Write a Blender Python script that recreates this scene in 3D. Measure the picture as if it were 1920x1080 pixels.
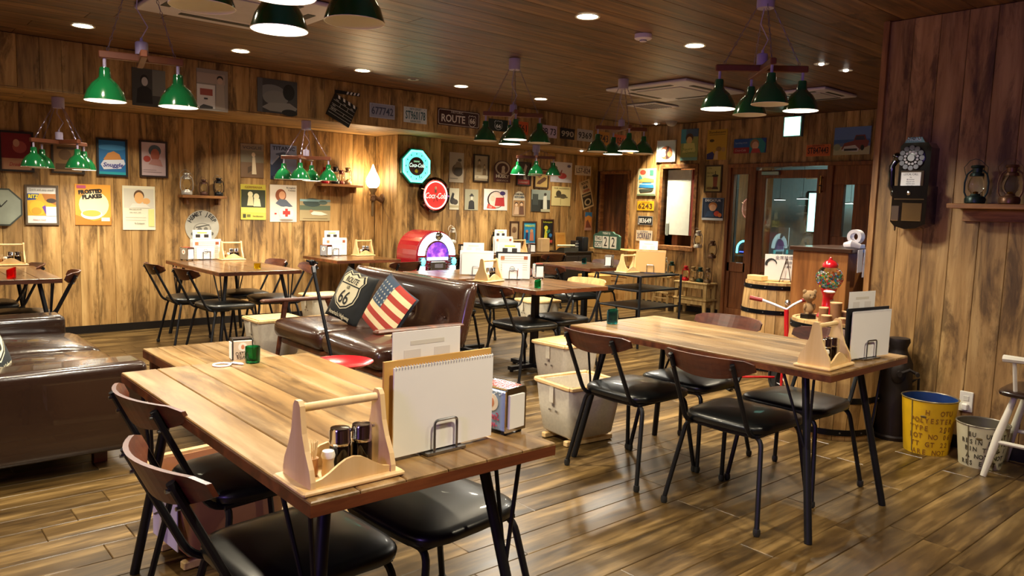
import bpy, math, random
import numpy as np
from mathutils import Vector, Matrix
random.seed(7)
PI = math.pi
for o in list(bpy.data.objects): bpy.data.objects.remove(o)
COL = bpy.context.scene.collection
sc = bpy.context.scene

# ------------------------------------------------------------------ camera
FPX, PITCH, ROLL, YAW, CH = 1426.73, .104943, -.0314825, .714544, 1.335
def _cam():
    cy, sy = math.cos(YAW), math.sin(YAW); cp, sp = math.cos(PITCH), math.sin(PITCH); cr, sr = math.cos(ROLL), math.sin(ROLL)
    fwd = np.array([sy*cp, cy*cp, -sp]); right = np.array([cy, -sy, 0.]); down = np.cross(fwd, right)
    return np.array([cr*right+sr*down, -sr*right+cr*down, fwd])
CM = _cam(); CC = np.array([0., 0., CH])
cd = bpy.data.cameras.new('camera'); cam = bpy.data.objects.new('camera', cd); COL.objects.link(cam)
cd.sensor_width = 36; cd.lens = FPX/1920*36; cd.clip_start = .05; cd.clip_end = 60
mw = Matrix.Identity(4)
for i in range(3):
    mw[i][0] = CM[0][i]; mw[i][1] = -CM[1][i]; mw[i][2] = -CM[2][i]; mw[i][3] = CC[i]
cam.matrix_world = mw
sc.camera = cam
def at(px, py, ax, v):
    """the point of the plane axis=v that stands behind a pixel of the photograph"""
    d = CM.T @ np.array([(px-960)/FPX, (py-540)/FPX, 1.]); t = (v-CC[ax])/d[ax]
    return CC+t*d

# ------------------------------------------------------------------ view, world, lights
vs = sc.view_settings
vs.view_transform = 'Standard'; vs.look = 'None'; vs.gamma = 1; vs.exposure = 0.28; vs.use_curve_mapping = False
w = bpy.data.worlds.new('world'); sc.world = w; w.use_nodes = True
w.node_tree.nodes['Background'].inputs[0].default_value = (.55, .45, .6, 1)
w.node_tree.nodes['Background'].inputs[1].default_value = .05
WARM = (1.0, .86, .62)
def area_lamp(loc, power, r, color=WARM, spread=150, rot=(0, 0, 0)):
    l = bpy.data.lights.new('lamp_light', 'AREA'); l.shape = 'DISK'; l.size = 2*r; l.energy = power; l.color = color; l.spread = math.radians(spread)
    o = bpy.data.objects.new('lamp_light', l); COL.objects.link(o); o.location = loc; o.rotation_euler = rot; return o
def point_lamp(loc, power, r, color=WARM):
    l = bpy.data.lights.new('bulb_light', 'POINT'); l.shadow_soft_size = r; l.energy = power; l.color = color
    o = bpy.data.objects.new('bulb_light', l); COL.objects.link(o); o.location = loc; return o
ZC = 2.553     # ceiling
YW, YB, YK, YF, XF, XP = 8.17, 7.68, 8.05, 7.10, 8.65, 4.92   # back wall, its column, right half, bulkhead, far wall, near right wall
ZS = 2.14      # soffit under the bulkhead
DOWNLIGHTS = [(1.33, 6.39), (2.49, 6.39), (3.63, 6.39), (4.77, 6.39), (5.88, 6.39), (3.58, 3.48), (4.71, 3.48), (2.3, 3.2), (.6, 3.48), (1.2, .6), (3.0, .2), (-1.2, 5.2), (-1.2, 2.2)]  # entries after the middle pair are unseen lamps, added to light the room
P_DOWN, P_PEND = 26, 13
for x, y in DOWNLIGHTS: area_lamp((x, y, ZC-.03), P_DOWN, .06, WARM, 125)
area_lamp((8.38, 6.82, ZC-.03), 30, .03, WARM, 85)
for x, y in ((5.89, 3.12), (6.26, 3.10)): area_lamp((x, y, ZC-.03), 18, .03, WARM, 125)
area_lamp((6.6, 1.2, ZC-.03), 26, .06, WARM, 140)          # unseen lamp added behind the near right wall to brighten the entrance
area_lamp((-2.40, .3, 1.9), 26, .25, (.42, .25, 1.), 150, (0, -PI/2, 0))   # assumed violet source, unseen, added to tint the scene from the left
for x, y in ((.3, 7.55), (1.9, 7.55), (3.2, 7.55), (4.35, 7.45), (6.3, 7.5), (7.6, 7.5)): area_lamp((x, y, ZS-.03), 9, .03, WARM, 130)

# ------------------------------------------------------------------ materials
def hexc(h):
    h = h.lstrip('#'); h = ''.join(c+c for c in h) if len(h) == 3 else h; c = [int(h[i:i+2], 16)/255 for i in (0, 2, 4)]
    return tuple(((v/12.92) if v <= .04045 else ((v+.055)/1.055)**2.4) for v in c)+(1,)
_M = {}
def M(col, rough=.5, metal=0., emit=0., trans=0., vary=.06, coat=0., bump=0.):
    """plain surface with a little procedural unevenness"""
    key = (col, rough, metal, emit, trans, vary, coat, bump)
    if key in _M: return _M[key]
    m = bpy.data.materials.new('mat_'+str(len(_M))); m.use_nodes = True; nt = m.node_tree; b = nt.nodes['Principled BSDF']
    c = hexc(col) if isinstance(col, str) else tuple(col)+(1,)
    b.inputs['Base Color'].default_value = c; b.inputs['Roughness'].default_value = rough; b.inputs['Metallic'].default_value = metal
    b.inputs['Transmission Weight'].default_value = trans; b.inputs['Coat Weight'].default_value = coat
    if emit:
        b.inputs['Emission Color'].default_value = c; b.inputs['Emission Strength'].default_value = emit
    elif vary or bump:
        tc = nt.nodes.new('ShaderNodeTexCoord'); n = nt.nodes.new('ShaderNodeTexNoise'); n.inputs['Scale'].default_value = 14 if not bump else 60; n.inputs['Detail'].default_value = 3
        nt.links.new(tc.outputs['Object'], n.inputs['Vector'])
        hs = nt.nodes.new('ShaderNodeHueSaturation'); hs.inputs['Color'].default_value = c
        mr = nt.nodes.new('ShaderNodeMapRange'); mr.inputs[3].default_value = 1-vary*2.5; mr.inputs[4].default_value = 1+vary*2.5
        nt.links.new(n.outputs[0], mr.inputs[0]); nt.links.new(mr.outputs[0], hs.inputs['Value']); nt.links.new(hs.outputs[0], b.inputs['Base Color'])
        if bump:
            bp = nt.nodes.new('ShaderNodeBump'); bp.inputs['Strength'].default_value = bump; bp.inputs['Distance'].default_value = .004
            nt.links.new(n.outputs[0], bp.inputs['Height']); nt.links.new(bp.outputs[0], b.inputs['Normal'])
    _M[key] = m; return m
def wood(name, dark, mid, light, axis=0, scale=1., rough=.45, coat=0., stain=.6, randv=.25, fine=9., bump=.12, offs=True):
    """grain along one local axis, shifted and re-tinted per object"""
    key = ('w', name)
    if key in _M: return _M[key]
    m = bpy.data.materials.new(name); m.use_nodes = True; nt = m.node_tree; L = nt.links; N = nt.nodes.new; b = nt.nodes['Principled BSDF']
    tc = N('ShaderNodeTexCoord'); oi = N('ShaderNodeObjectInfo')
    mul = N('ShaderNodeVectorMath'); mul.operation = 'SCALE'; mul.inputs[0].default_value = (37., 53., 71.)
    L.new(oi.outputs['Random'], mul.inputs['Scale'])
    add = N('ShaderNodeVectorMath'); L.new(tc.outputs['Object'], add.inputs[0])
    if offs: L.new(mul.outputs[0], add.inputs[1])
    mp = N('ShaderNodeMapping'); s = [fine*scale]*3; s[axis] = .9*scale; mp.inputs['Scale'].default_value = s; L.new(add.outputs[0], mp.inputs['Vector'])
    n1 = N('ShaderNodeTexNoise'); n1.inputs['Scale'].default_value = 1.6; n1.inputs['Detail'].default_value = 7; n1.inputs['Roughness'].default_value = .62; n1.inputs['Distortion'].default_value = .25; L.new(mp.outputs[0], n1.inputs['Vector'])
    mp2 = N('ShaderNodeMapping'); s2 = [5.*scale]*3; s2[axis] = 1.2*scale; mp2.inputs['Scale'].default_value = s2; L.new(add.outputs[0], mp2.inputs['Vector'])
    n2 = N('ShaderNodeTexNoise'); n2.inputs['Scale'].default_value = 1.5; n2.inputs['Detail'].default_value = 7; n2.inputs['Roughness'].default_value = .68; n2.inputs['Distortion'].default_value = .5; L.new(mp2.outputs[0], n2.inputs['Vector'])
    r1 = N('ShaderNodeValToRGB'); e = r1.color_ramp.elements
    e[0].position = .30; e[0].color = hexc(dark); e[1].position = .68; e[1].color = hexc(light); k = e.new(.5); k.color = hexc(mid); L.new(n1.outputs[0], r1.inputs[0])
    r2 = N('ShaderNodeValToRGB'); e = r2.color_ramp.elements; e[0].position = .38; e[0].color = (1-stain, 1-stain*1.05, 1-stain*1.15, 1); e[1].position = .50; e[1].color = (1, 1, 1, 1); L.new(n2.outputs[0], r2.inputs[0])
    mx = N('ShaderNodeMix'); mx.data_type = 'RGBA'; mx.blend_type = 'MULTIPLY'; mx.inputs[0].default_value = 1
    L.new(r1.outputs[0], mx.inputs[6]); L.new(r2.outputs[0], mx.inputs[7])
    hs = N('ShaderNodeHueSaturation'); mr = N('ShaderNodeMapRange'); mr.inputs[3].default_value = 1-randv; mr.inputs[4].default_value = 1+randv
    L.new(oi.outputs['Random'], mr.inputs[0]); L.new(mr.outputs[0], hs.inputs['Value']); L.new(mx.outputs[2], hs.inputs['Color']); L.new(hs.outputs[0], b.inputs['Base Color'])
    rr = N('ShaderNodeMapRange'); rr.inputs[3].default_value = rough-.08; rr.inputs[4].default_value = rough+.12; L.new(n1.outputs[0], rr.inputs[0]); L.new(rr.outputs[0], b.inputs['Roughness'])
    b.inputs['Coat Weight'].default_value = coat; b.inputs['Coat Roughness'].default_value = .12
    if bump:
        bp = N('ShaderNodeBump'); bp.inputs['Strength'].default_value = bump; bp.inputs['Distance'].default_value = .003
        L.new(n1.outputs[0], bp.inputs['Height']); L.new(bp.outputs[0], b.inputs['Normal'])
    _M[key] = m; return m
W_WALL = wood('wall_plank_wood', '#5f4322', '#a07a46', '#bd9860', 0, 1., .55, stain=.62, randv=.2, fine=9)
W_CEIL = wood('ceiling_plank_wood', '#3a2414', '#68472c', '#8f6944', 0, .8, .42, stain=.55, randv=.12, fine=20)
W_FLOOR = wood('floor_plank_wood', '#281b0b', '#523e20', '#83693f', 0, 1., .30, stain=.55, randv=.2, fine=9, bump=.04)
W_TABLE = wood('varnished_table_wood', '#614524', '#8c6b3e', '#a98c60', 0, 1., .36, coat=.3, stain=.5, randv=.08, fine=8, bump=.05)
W_TABD = wood('dark_table_wood', '#33200f', '#5b3b1d', '#7b5731', 0, 1., .28, coat=.35, stain=.4, randv=.08, fine=12, bump=.05)
W_EDGE = wood('table_edge_wood', '#35180b', '#5c2d16', '#784220', 0, 1., .4, stain=.3, randv=.05)
W_DOOR = wood('door_wood', '#5a3016', '#834c24', '#9c6233', 2, 1.2, .4, stain=.25, randv=.06, fine=16)
W_PALE = wood('pale_pine', '#d2ab6e', '#ddba82', '#e6c894', 2, 1., .5, stain=.03, randv=.04, fine=10, bump=0)
W_BACK = wood('chair_back_wood', '#30130a', '#4f2412', '#66371c', 1, 1.5, .38, stain=.3, randv=.12)
W_TAN = wood('tan_board', '#a67a3f', '#c3975a', '#d3ab6c', 2, 1.5, .55, stain=.15, randv=.06)
W_STOOL = wood('raw_stool_wood', '#8a6a38', '#b08f56', '#c8a970', 2, 2., .6, stain=.2, randv=.08)
W_BARREL = wood('barrel_oak', '#86633a', '#b08a55', '#caa46c', 2, 1.5, .55, stain=.3, randv=.14)
W_SHELF = wood('shelf_wood', '#5a3418', '#83552b', '#a2703c', 0, 1.5, .5, stain=.3, randv=.1)
BLACKM = M('#15151a', .38, .6, vary=.03)
IRON = M('#1d1d20', .45, .5, vary=.04)
VINYL = M('#0a0d0e', .34, 0, coat=.12, vary=.03)
LEATHER = M('#2a1a12', .24, 0, coat=.45, vary=.1, bump=.12)
LEATHER2 = M('#3a2116', .27, 0, coat=.4, vary=.1, bump=.1)
CHROME = M('#d8d8da', .1, 1., vary=0)
STEEL = M('#9b9ca0', .28, 1., vary=.02)
GREEN = M('#0f5f33', .14, .0, coat=.9, vary=.02)
WHITE_IN = M('#e9e4d8', .35, vary=0)
PAPER = M('#e6e4dc', .55, vary=.01)
LILAC = M('#a99fc0', .5, vary=.02)  # violet cast on the lamp fittings, put into their base colour
CHAIN = M('#8d84a0', .35, .7, vary=0)  # chain metal with the same violet cast mixed into its colour
CANVAS = M('#cfc6b2', .8, vary=.06, bump=.2)
BULB = M((1., .96, .86), emit=14.)
DARK = M('#0b0a0a', .6, vary=0)
BRASS = M('#c39a3c', .25, 1., vary=.03)
def glass(name, col=(1, 1, 1), rough=.02, ior=1.3):
    if ('g', name) in _M: return _M[('g', name)]
    m = bpy.data.materials.new(name); m.use_nodes = True; b = m.node_tree.nodes['Principled BSDF']
    b.inputs['Base Color'].default_value = tuple(col)+(1,); b.inputs['Roughness'].default_value = rough; b.inputs['Transmission Weight'].default_value = 1; b.inputs['IOR'].default_value = ior
    _M[('g', name)] = m; return m
CLEAR = glass('clear_glass', (.95, 1, .98), .02, 1.25)
PANE = glass('pane_glass', (.9, .97, .95), .0, 1.45)
GREENG = glass('green_glass', (.02, .42, .16), .08)
BLUEG = glass('blue_glass', (.04, .45, .6), .08)
REDG = glass('red_glass', (.85, .02, .02), .08)
YELG = glass('yellow_glass', (.8, .7, .05), .08)

# ------------------------------------------------------------------ mesh builder
class MB:
    def __init__(s): s.v = []; s.f = []; s.mi = []; s.sm = []; s.mats = []
    def _m(s, m):
        if m is None: return 0
        if m not in s.mats: s.mats.append(m)
        return s.mats.index(m)
    def add(s, vs_, fs, T=None, m=None, smooth=False):
        o = len(s.v); i = s._m(m)
        for p in vs_:
            p = Vector(p)
            if T is not None: p = T @ p
            s.v.append(tuple(p))
        for f in fs: s.f.append(tuple(o+k for k in f)); s.mi.append(i); s.sm.append(smooth)
    def box(s, c, d, T=None, m=None, bev=0.):
        x, y, z = c; a, b, h = d[0]/2, d[1]/2, d[2]/2
        if bev > 0:
            bev = min(bev, a*.9, b*.9, h*.9)
            ring = lambda zz, i: [(x+sx*(a-i)+0, y+sy*(b-bev if i == 0 else b-i), zz) for sx, sy in ()]
            vs_ = []
            for zz, ins in ((z-h, bev), (z-h+bev, 0), (z+h-bev, 0), (z+h, bev)):
                A, B = a-ins, b-ins; k = bev
                vs_ += [(x-A+k, y-B, zz), (x+A-k, y-B, zz), (x+A, y-B+k, zz), (x+A, y+B-k, zz), (x+A-k, y+B, zz), (x-A+k, y+B, zz), (x-A, y+B-k, zz), (x-A, y-B+k, zz)]
            fs = [tuple(range(7, -1, -1)), tuple(range(24, 32))]
            for r in range(3):
                for i in range(8): fs.append((r*8+i, r*8+(i+1) % 8, r*8+8+(i+1) % 8, r*8+8+i))
            s.add(vs_, fs, T, m); return s
        vs_ = [(x+i*a, y+j*b, z+k*h) for k in (-1, 1) for j in (-1, 1) for i in (-1, 1)]
        s.add(vs_, [(0, 2, 3, 1), (4, 5, 7, 6), (0, 1, 5, 4), (2, 6, 7, 3), (0, 4, 6, 2), (1, 3, 7, 5)], T, m); return s
    def tube(s, pts, r, n=8, T=None, m=None, cap=True, closed=False):
        P = [Vector(p) for p in pts]; rs = r if isinstance(r, (list, tuple)) else [r]*len(P); vs_ = []; N = len(P)
        up = None
        for i, p in enumerate(P):
            if closed: t = (P[(i+1) % N]-P[i-1])
            else: t = (P[min(i+1, N-1)]-P[max(i-1, 0)])
            t.normalize()
            if up is None:
                a = Vector((0, 0, 1)) if abs(t.z) < .9 else Vector((1, 0, 0)); up = t.cross(a).normalized()
            else:
                up = (up-t*up.dot(t)); up.normalize()
            bn = t.cross(up)
            for k in range(n):
                an = 2*PI*k/n; vs_.append(tuple(p+(up*math.cos(an)+bn*math.sin(an))*rs[i]))
        fs = []
        for i in range(N if closed else N-1):
            for k in range(n):
                a = i*n; b2 = ((i+1) % N)*n; fs.append((a+k, a+(k+1) % n, b2+(k+1) % n, b2+k))
        if cap and not closed: fs.append(tuple(range(n-1, -1, -1))); fs.append(tuple(range((N-1)*n, N*n)))
        s.add(vs_, fs, T, m, True); return s
    def lathe(s, prof, c=(0, 0, 0), n=16, T=None, m=None, cap=True, smooth=True, sx=1, sy=1):
        vs_ = []; 
        for r, z in prof:
            for k in range(n): a = 2*PI*k/n; vs_.append((c[0]+r*math.cos(a)*sx, c[1]+r*math.sin(a)*sy, c[2]+z))
        fs = []
        for i in range(len(prof)-1):
            for k in range(n): fs.append((i*n+k, i*n+(k+1) % n, (i+1)*n+(k+1) % n, (i+1)*n+k))
        if cap: fs.append(tuple(range(n-1, -1, -1))); fs.append(tuple(range((len(prof)-1)*n, len(prof)*n)))
        s.add(vs_, fs, T, m, smooth); return s
    def sphere(s, c, r, n=12, T=None, m=None):
        r = r if isinstance(r, (list, tuple)) else (r, r, r); vs_ = [(c[0], c[1], c[2]-r[2])]; h = n//2
        for i in range(1, h):
            t = PI*i/h-PI/2
            for k in range(n): a = 2*PI*k/n; vs_.append((c[0]+r[0]*math.cos(t)*math.cos(a), c[1]+r[1]*math.cos(t)*math.sin(a), c[2]+r[2]*math.sin(t)))
        vs_.append((c[0], c[1], c[2]+r[2])); e = len(vs_)-1; fs = []
        for k in range(n): fs.append((0, 1+(k+1) % n, 1+k)); fs.append((e, e-n+k, e-n+(k+1) % n))
        for i in range(h-2):
            for k in range(n): a = 1+i*n; fs.append((a+k, a+(k+1) % n, a+n+(k+1) % n, a+n+k))
        s.add(vs_, fs, T, m, True); return s
    def prism(s, poly, d, T=None, m=None):
        """outline in x,z pushed from y=0 to y=d"""
        n = len(poly); vs_ = [(x, 0, z) for x, z in poly]+[(x, d, z) for x, z in poly]
        fs = [tuple(range(n)), tuple(range(2*n-1, n-1, -1))]
        for i in range(n): fs.append((i, i+n, (i+1) % n+n, (i+1) % n))
        s.add(vs_, fs, T, m); return s
    def build(s, name, mat=None, parent=None, loc=None, rotz=None):
        me = bpy.data.meshes.new(name); me.from_pydata(s.v, [], s.f)
        mats = s.mats or [mat]
        for m in mats: me.materials.append(m)
        me.polygons.foreach_set('material_index', s.mi if s.mats else [0]*len(s.f)); me.polygons.foreach_set('use_smooth', s.sm); me.update()
        bm_fix(me)
        return link(name, me, parent, loc, rotz)
def bm_fix(me):
    import bmesh
    b = bmesh.new(); b.from_mesh(me); bmesh.ops.recalc_face_normals(b, faces=b.faces)
    b.to_mesh(me); b.free()
    if any(p.use_smooth for p in me.polygons):
        try: me.set_sharp_from_angle(angle=math.radians(42))
        except Exception: pass
def link(name, me, parent=None, loc=None, rotz=None):
    o = bpy.data.objects.new(name, me); COL.objects.link(o)
    if parent is not None: o.parent = parent
    if loc is not None: o.location = loc
    if rotz is not None: o.rotation_euler = (0, 0, rotz)
    return o
def tag(o, label=None, cat=None, group=None, kind=None):
    if label: o['label'] = label
    if cat: o['category'] = cat
    if group: o['group'] = group
    if kind: o['kind'] = kind
    return o
def thing(name, label, cat, loc=(0, 0, 0), rotz=0, group=None):
    o = bpy.data.objects.new(name, None); o.empty_display_size = .1; COL.objects.link(o); o.location = loc; o.rotation_euler = (0, 0, rotz)
    return tag(o, label, cat, group)
def dup(root, loc=None, rotz=None, label=None, group=None, scale=None):
    def cp(o, par):
        c = o.copy(); COL.objects.link(c)
        if par is not None: c.parent = par
        for ch in kids.get(o.name, []): cp(ch, c)
        return c
    kids = {}
    for o in walk(root):
        for c in o.children: kids.setdefault(o.name, []).append(c)
    r = cp(root, None)
    if loc is not None: r.location = loc
    if rotz is not None: r.rotation_euler = (0, 0, rotz)
    if label: r['label'] = label
    if group: r['group'] = group
    if scale: r.scale = scale
    return r
def walk(o):
    out = [o]
    for c in o.children: out += walk(c)
    return out
def RZ(a): return Matrix.Rotation(a, 4, 'Z')
def RX(a): return Matrix.Rotation(a, 4, 'X')
def RY(a): return Matrix.Rotation(a, 4, 'Y')
def TR(*p): return Matrix.Translation(p)
def textmesh(txt, size, sx=1., shear=0., ext=.0004, bold=0., res=2):
    cu = bpy.data.curves.new('t', 'FONT'); cu.body = txt; cu.size = size; cu.align_x = 'CENTER'; cu.align_y = 'CENTER'; cu.extrude = ext; cu.resolution_u = res; cu.shear = shear; cu.offset = bold
    o = bpy.data.objects.new('t', cu); me = bpy.data.meshes.new_from_object(o)
    me.transform(Matrix.Diagonal((sx, 1, 1, 1)) @ Matrix.Identity(4)); me.transform(RX(PI/2)); bpy.data.objects.remove(o); bpy.data.curves.remove(cu); return me
def text(txt, size, mat, parent, loc, sx=1., shear=0., bold=0., rotz=0, name='lettering', roty=0., ext=.0004, T=None):
    me = textmesh(txt, size, sx, shear, ext, bold); me.materials.clear(); me.materials.append(mat)
    if roty: me.transform(RY(roty))
    if T is not None: me.transform(T)
    return link(name, me, parent, loc, rotz)

# ------------------------------------------------------------------ room
_pm = {}
def plank_mesh(l, wd, th, mat):
    k = (round(l, 3), round(wd, 3), th, mat.name)
    if k not in _pm:
        b = MB(); c = min(.0025, th*.4); a, h = l/2-.0008, wd/2-.0008
        vs_ = [(-a, -h, 0), (a, -h, 0), (a, h, 0), (-a, h, 0), (-a, -h, th-c), (a, -h, th-c), (a, h, th-c), (-a, h, th-c), (-a+c, -h+c, th), (a-c, -h+c, th), (a-c, h-c, th), (-a+c, h-c, th)]
        fs = [(0, 3, 2, 1)]+[(r+i, r+(i+1) % 4, r+4+(i+1) % 4, r+4+i) for r in (0, 4) for i in range(4)]+[(8, 9, 10, 11)]
        me = bpy.data.meshes.new('plank'); me.from_pydata(vs_, [], fs); me.materials.append(mat); _pm[k] = me
    return _pm[k]
def plank(parent, l, wd, th, mat, M4):
    o = link('plank', plank_mesh(l, wd, th, mat), parent); o.matrix_parent_inverse = Matrix.Identity(4); o.matrix_basis = M4; return o
def frame_m(xa, ya, za, o):
    m = Matrix.Identity(4)
    for i in range(3): m[i][0] = xa[i]; m[i][1] = ya[i]; m[i][2] = za[i]; m[i][3] = o[i]
    return m
def slab(name, lo, hi, mat, kind='structure'):
    b = MB(); b.box([(a+c)/2 for a, c in zip(lo, hi)], [c-a for a, c in zip(lo, hi)])
    o = b.build(name, mat); tag(o, kind=kind); return o
def wall_planks(par, origin, u, nrm, length, z0, z1, step=.152, holes=()):
    """upright boards on a wall: origin at the base, u along the wall, nrm towards the room"""
    n = int(round(length/step)); wd = length/n; u = Vector(u); nrm = Vector(nrm); up = Vector((0, 0, 1)); o0 = Vector(origin)

    ya = nrm.cross(up)
    for i in range(n):
        uc = (i+.5)*wd; spans = [(z0, z1)]
        for (a, b_, c, d) in holes:
            if a < uc < b_:
                ns = []
                for p, q in spans:
                    if c > p: ns.append((p, min(q, c)))
                    if d < q: ns.append((max(p, d), q))
                spans = ns
        for p, q in spans:
            if q-p < .03: continue
            c = o0+u*uc+up*((p+q)/2)
            plank(par, q-p, wd, .010, W_WALL, frame_m(up, ya, nrm, c))
BK = M('#2a1a0e', .8, vary=0)
# floor
fl = slab('floor', (-2.6, -2.6, -.08), (XF, 9, -.010), BK)
cells = []
y = -2.5; r = 0
while y < 8.3:
    x = -2.5-random.random()*1.0
    while x < 8.7:
        a, b_ = max(x, -2.5), min(x+1.2, XF)
        if b_-a > .15: cells.append((a, b_, y))
        x += 1.2
    y += .15; r += 1
cells.sort(key=lambda c: (0 if ((c[0]+c[1])*.33+c[2]*.75) > .8 else 50)+math.hypot((c[0]+c[1])/2, c[2]))
rest = MB()
for i, (a, b_, y) in enumerate(cells):
    if i < 300: plank(fl, b_-a, .15, .010, W_FLOOR, TR((a+b_)/2, y, -.010))
    else: rest.box(((a+b_)/2, y, -.005), (b_-a-.003, .147, .010))
tag(rest.build('plank', W_FLOOR, fl), kind='stuff')
# ceiling: rows run along x
cl = slab('ceiling', (-2.6, -2.6, ZC+.012), (XF+.1, YF, ZC+.1), BK)
cells = []; y = -2.5
while y < YF-.02:
    wd = .2; x = -2.5-random.random()*2.4
    while x < XF:
        a, b_ = max(x, -2.5), min(x+2.7, XF)
        if b_-a > .2: cells.append((a, b_, y+wd/2, wd))
        x += 2.7
    y += wd
for a, b_, yc, wd in cells: plank(cl, b_-a, wd, .010, W_CEIL, TR((a+b_)/2, yc, ZC+.012) @ RX(PI))
# soffit and bulkhead over the back of the room
sf = slab('trim_1', (-2.6, YF+.011, ZS+.012), (XF+.1, 9, ZC+.1), BK)
for k, yy in enumerate(np.arange(YF+.07, 8.15, .14)):
    x = -2.5-random.random()
    while x < XF:
        a, b_ = max(x, -2.5), min(x+3.7, XF)
        if b_-a > .2: plank(sf, b_-a, .14, .010, W_WALL, TR((a+b_)/2, float(yy), ZS+.012) @ RX(PI))
        x += 3.7
wall_planks(sf, (-2.5, YF+.011, 0), (1, 0, 0), (0, -1, 0), XF+2.5, ZS-.002, ZC, .152)
# walls
wb = slab('wall_back', (-2.6, YW+.011, 0), (4.83, 9, ZS+.05), BK)
wall_planks(wb, (-2.5, YW+.011, 0), (1, 0, 0), (0, -1, 0), 7.33, 0, ZS)
wc = slab('wall_column', (4.841, YB+.011, 0), (5.44, 9, ZS+.05), BK)
wall_planks(wc, (4.83, YB+.011, 0), (1, 0, 0), (0, -1, 0), .62, 0, ZS)
wall_planks(wc, (4.841, YW, 0), (0, -1, 0), (-1, 0, 0), YW-YB, 0, ZS, .16)
wk = slab('wall_back_right', (5.45, YK+.011, 0), (XF+.1, 9, ZS+.05), BK)
wall_planks(wk, (5.45, YK+.011, 0), (1, 0, 0), (0, -1, 0), XF-5.45, 0, ZS)
DZ = 1.985
DY0, DY1 = 3.45, 5.74          # door opening in the far wall
wf = tag(link('wall_far', None), kind='structure')
def back(par, lo, hi, name='backing'):
    b = MB(); b.box([(a+c)/2 for a, c in zip(lo, hi)], [c-a for a, c in zip(lo, hi)]); return b.build(name, BK, par)
WY0, WY1, WZ0, WZ1 = 6.235, 6.83, .85, 1.975       # recessed window
NY0, NY1 = 7.40, 7.99                               # dark niche door
b = MB()
X0, X1 = XF+.011, XF+.12
def bxx(lo, hi): b.box([(p+q)/2 for p, q in zip(lo, hi)], [q-p for p, q in zip(lo, hi)])
bxx((X0, -2.6, 0), (X1, DY0, ZC+.1)); bxx((X0, DY0, DZ), (X1, DY1, ZC+.1)); bxx((X0, DY1, 0), (X1, WY0, ZC+.1))
bxx((X0, WY0, 0), (X1, WY1, WZ0)); bxx((X0, WY0, WZ1), (X1, WY1, ZC+.1)); bxx((X0, WY1, 0), (X1, NY0, ZC+.1)); bxx((X0, NY0, 1.93), (X1, NY1, ZC+.1)); bxx((X0, NY1, 0), (X1, 9, ZC+.1))
bpy.data.objects.remove(wf); wf = tag(b.build('wall_far', BK), kind='structure')
HO = [(YK-DY1, YK-DY0, 0, DZ), (YK-WY1, YK-WY0, WZ0, WZ1), (YK-NY1, YK-NY0, 0, 1.93)]
wall_planks(wf, (X0, YK, 0), (0, -1, 0), (-1, 0, 0), YK+2.5, 0, ZC, .152, HO)
wr = slab('wall_right', (XP+.011, -2.6, 0), (XP+.14, 2.168, ZC+.1), BK)
wall_planks(wr, (XP+.011, 2.18, 0), (0, -1, 0), (-1, 0, 0), 4.68, 0, ZC, .152)
b = MB(); b.box((XP+.05, 2.185, ZC/2), (.15, .035, ZC)); tag(b.build('trim_2', wood('corner_board', '#6b4522', '#9c6f3c', '#b98c54', 2, 1, .5, stain=.2), None), kind='structure')
wl = slab('wall_left', (-2.62, -2.6, 0), (-2.511, 9, ZC+.1), BK)
wall_planks(wl, (-2.511, -2.5, 0), (0, 1, 0), (1, 0, 0), 10.6, 0, ZC, .3)
wn = slab('wall_front', (-2.6, -2.62, 0), (XF+.1, -2.511, ZC+.1), BK)
wall_planks(wn, (-2.5, -2.511, 0), (1, 0, 0), (0, 1, 0), XF+2.5, 0, ZC, .3)
BB = M('#120d0b', .4, vary=.03)
def bb(name, lo, hi): slab(name, lo, hi, BB)
bb('baseboard_back', (-2.5, YW-.012, 0), (4.83, YW+.001, .075))
bb('baseboard_column', (4.818, YB-.012, 0), (5.45, YB+.001, .075))
bb('baseboard_back_right', (5.45, YK-.012, 0), (XF, YK+.001, .075))
bb('baseboard_far', (XF-.012, DY1+.05, 0), (XF+.001, YK-.7, .075))
bb('baseboard_right', (XP-.012, -2.5, 0), (XP+.001, 2.17, .075))

# ------------------------------------------------------------------ chairs
def bend(p0, p1, p2, r, n=5):
    """points from p0 to p2 rounding the corner at p1"""
    p0, p1, p2 = Vector(p0), Vector(p1), Vector(p2); a = p1+(p0-p1).normalized()*r; c = p1+(p2-p1).normalized()*r; out = [p0]
    for i in range(n+1):
        t = i/n; out.append((1-t)**2*a+2*t*(1-t)*p1+t*t*c)
    out.append(p2); return out
def cushion(b, L, Wd, z0, h, dome=.02, n=14, m=None, cx=0):
    """rounded-square pad with a domed top"""
    rings = []; vs_ = []
    prof = [(.93, 0.), (.985, .12), (1.0, .4), (.995, .62), (.96, .82), (.88, .95), (.7, 1.0+dome/h*.5), (.4, 1.0+dome/h*.9), (.12, 1.0+dome/h)]
    K = 28
    for s, t in prof:
        for k in range(K):
            a = 2*PI*k/K; c, sn = math.cos(a), math.sin(a); e = .42
            x = math.copysign(abs(c)**e, c)*L/2*s; y = math.copysign(abs(sn)**e, sn)*Wd/2*s
            y *= 1+.06*(x/(L/2))
            vs_.append((cx+x, y, z0+h*t))
    fs = []
    for i in range(len(prof)-1):
        for k in range(K): fs.append((i*K+k, i*K+(k+1) % K, (i+1)*K+(k+1) % K, (i+1)*K+k))
    fs.append(tuple(range(K-1, -1, -1))); fs.append(tuple(range((len(prof)-1)*K, len(prof)*K)))
    b.add(vs_, fs, None, m, True)
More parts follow.
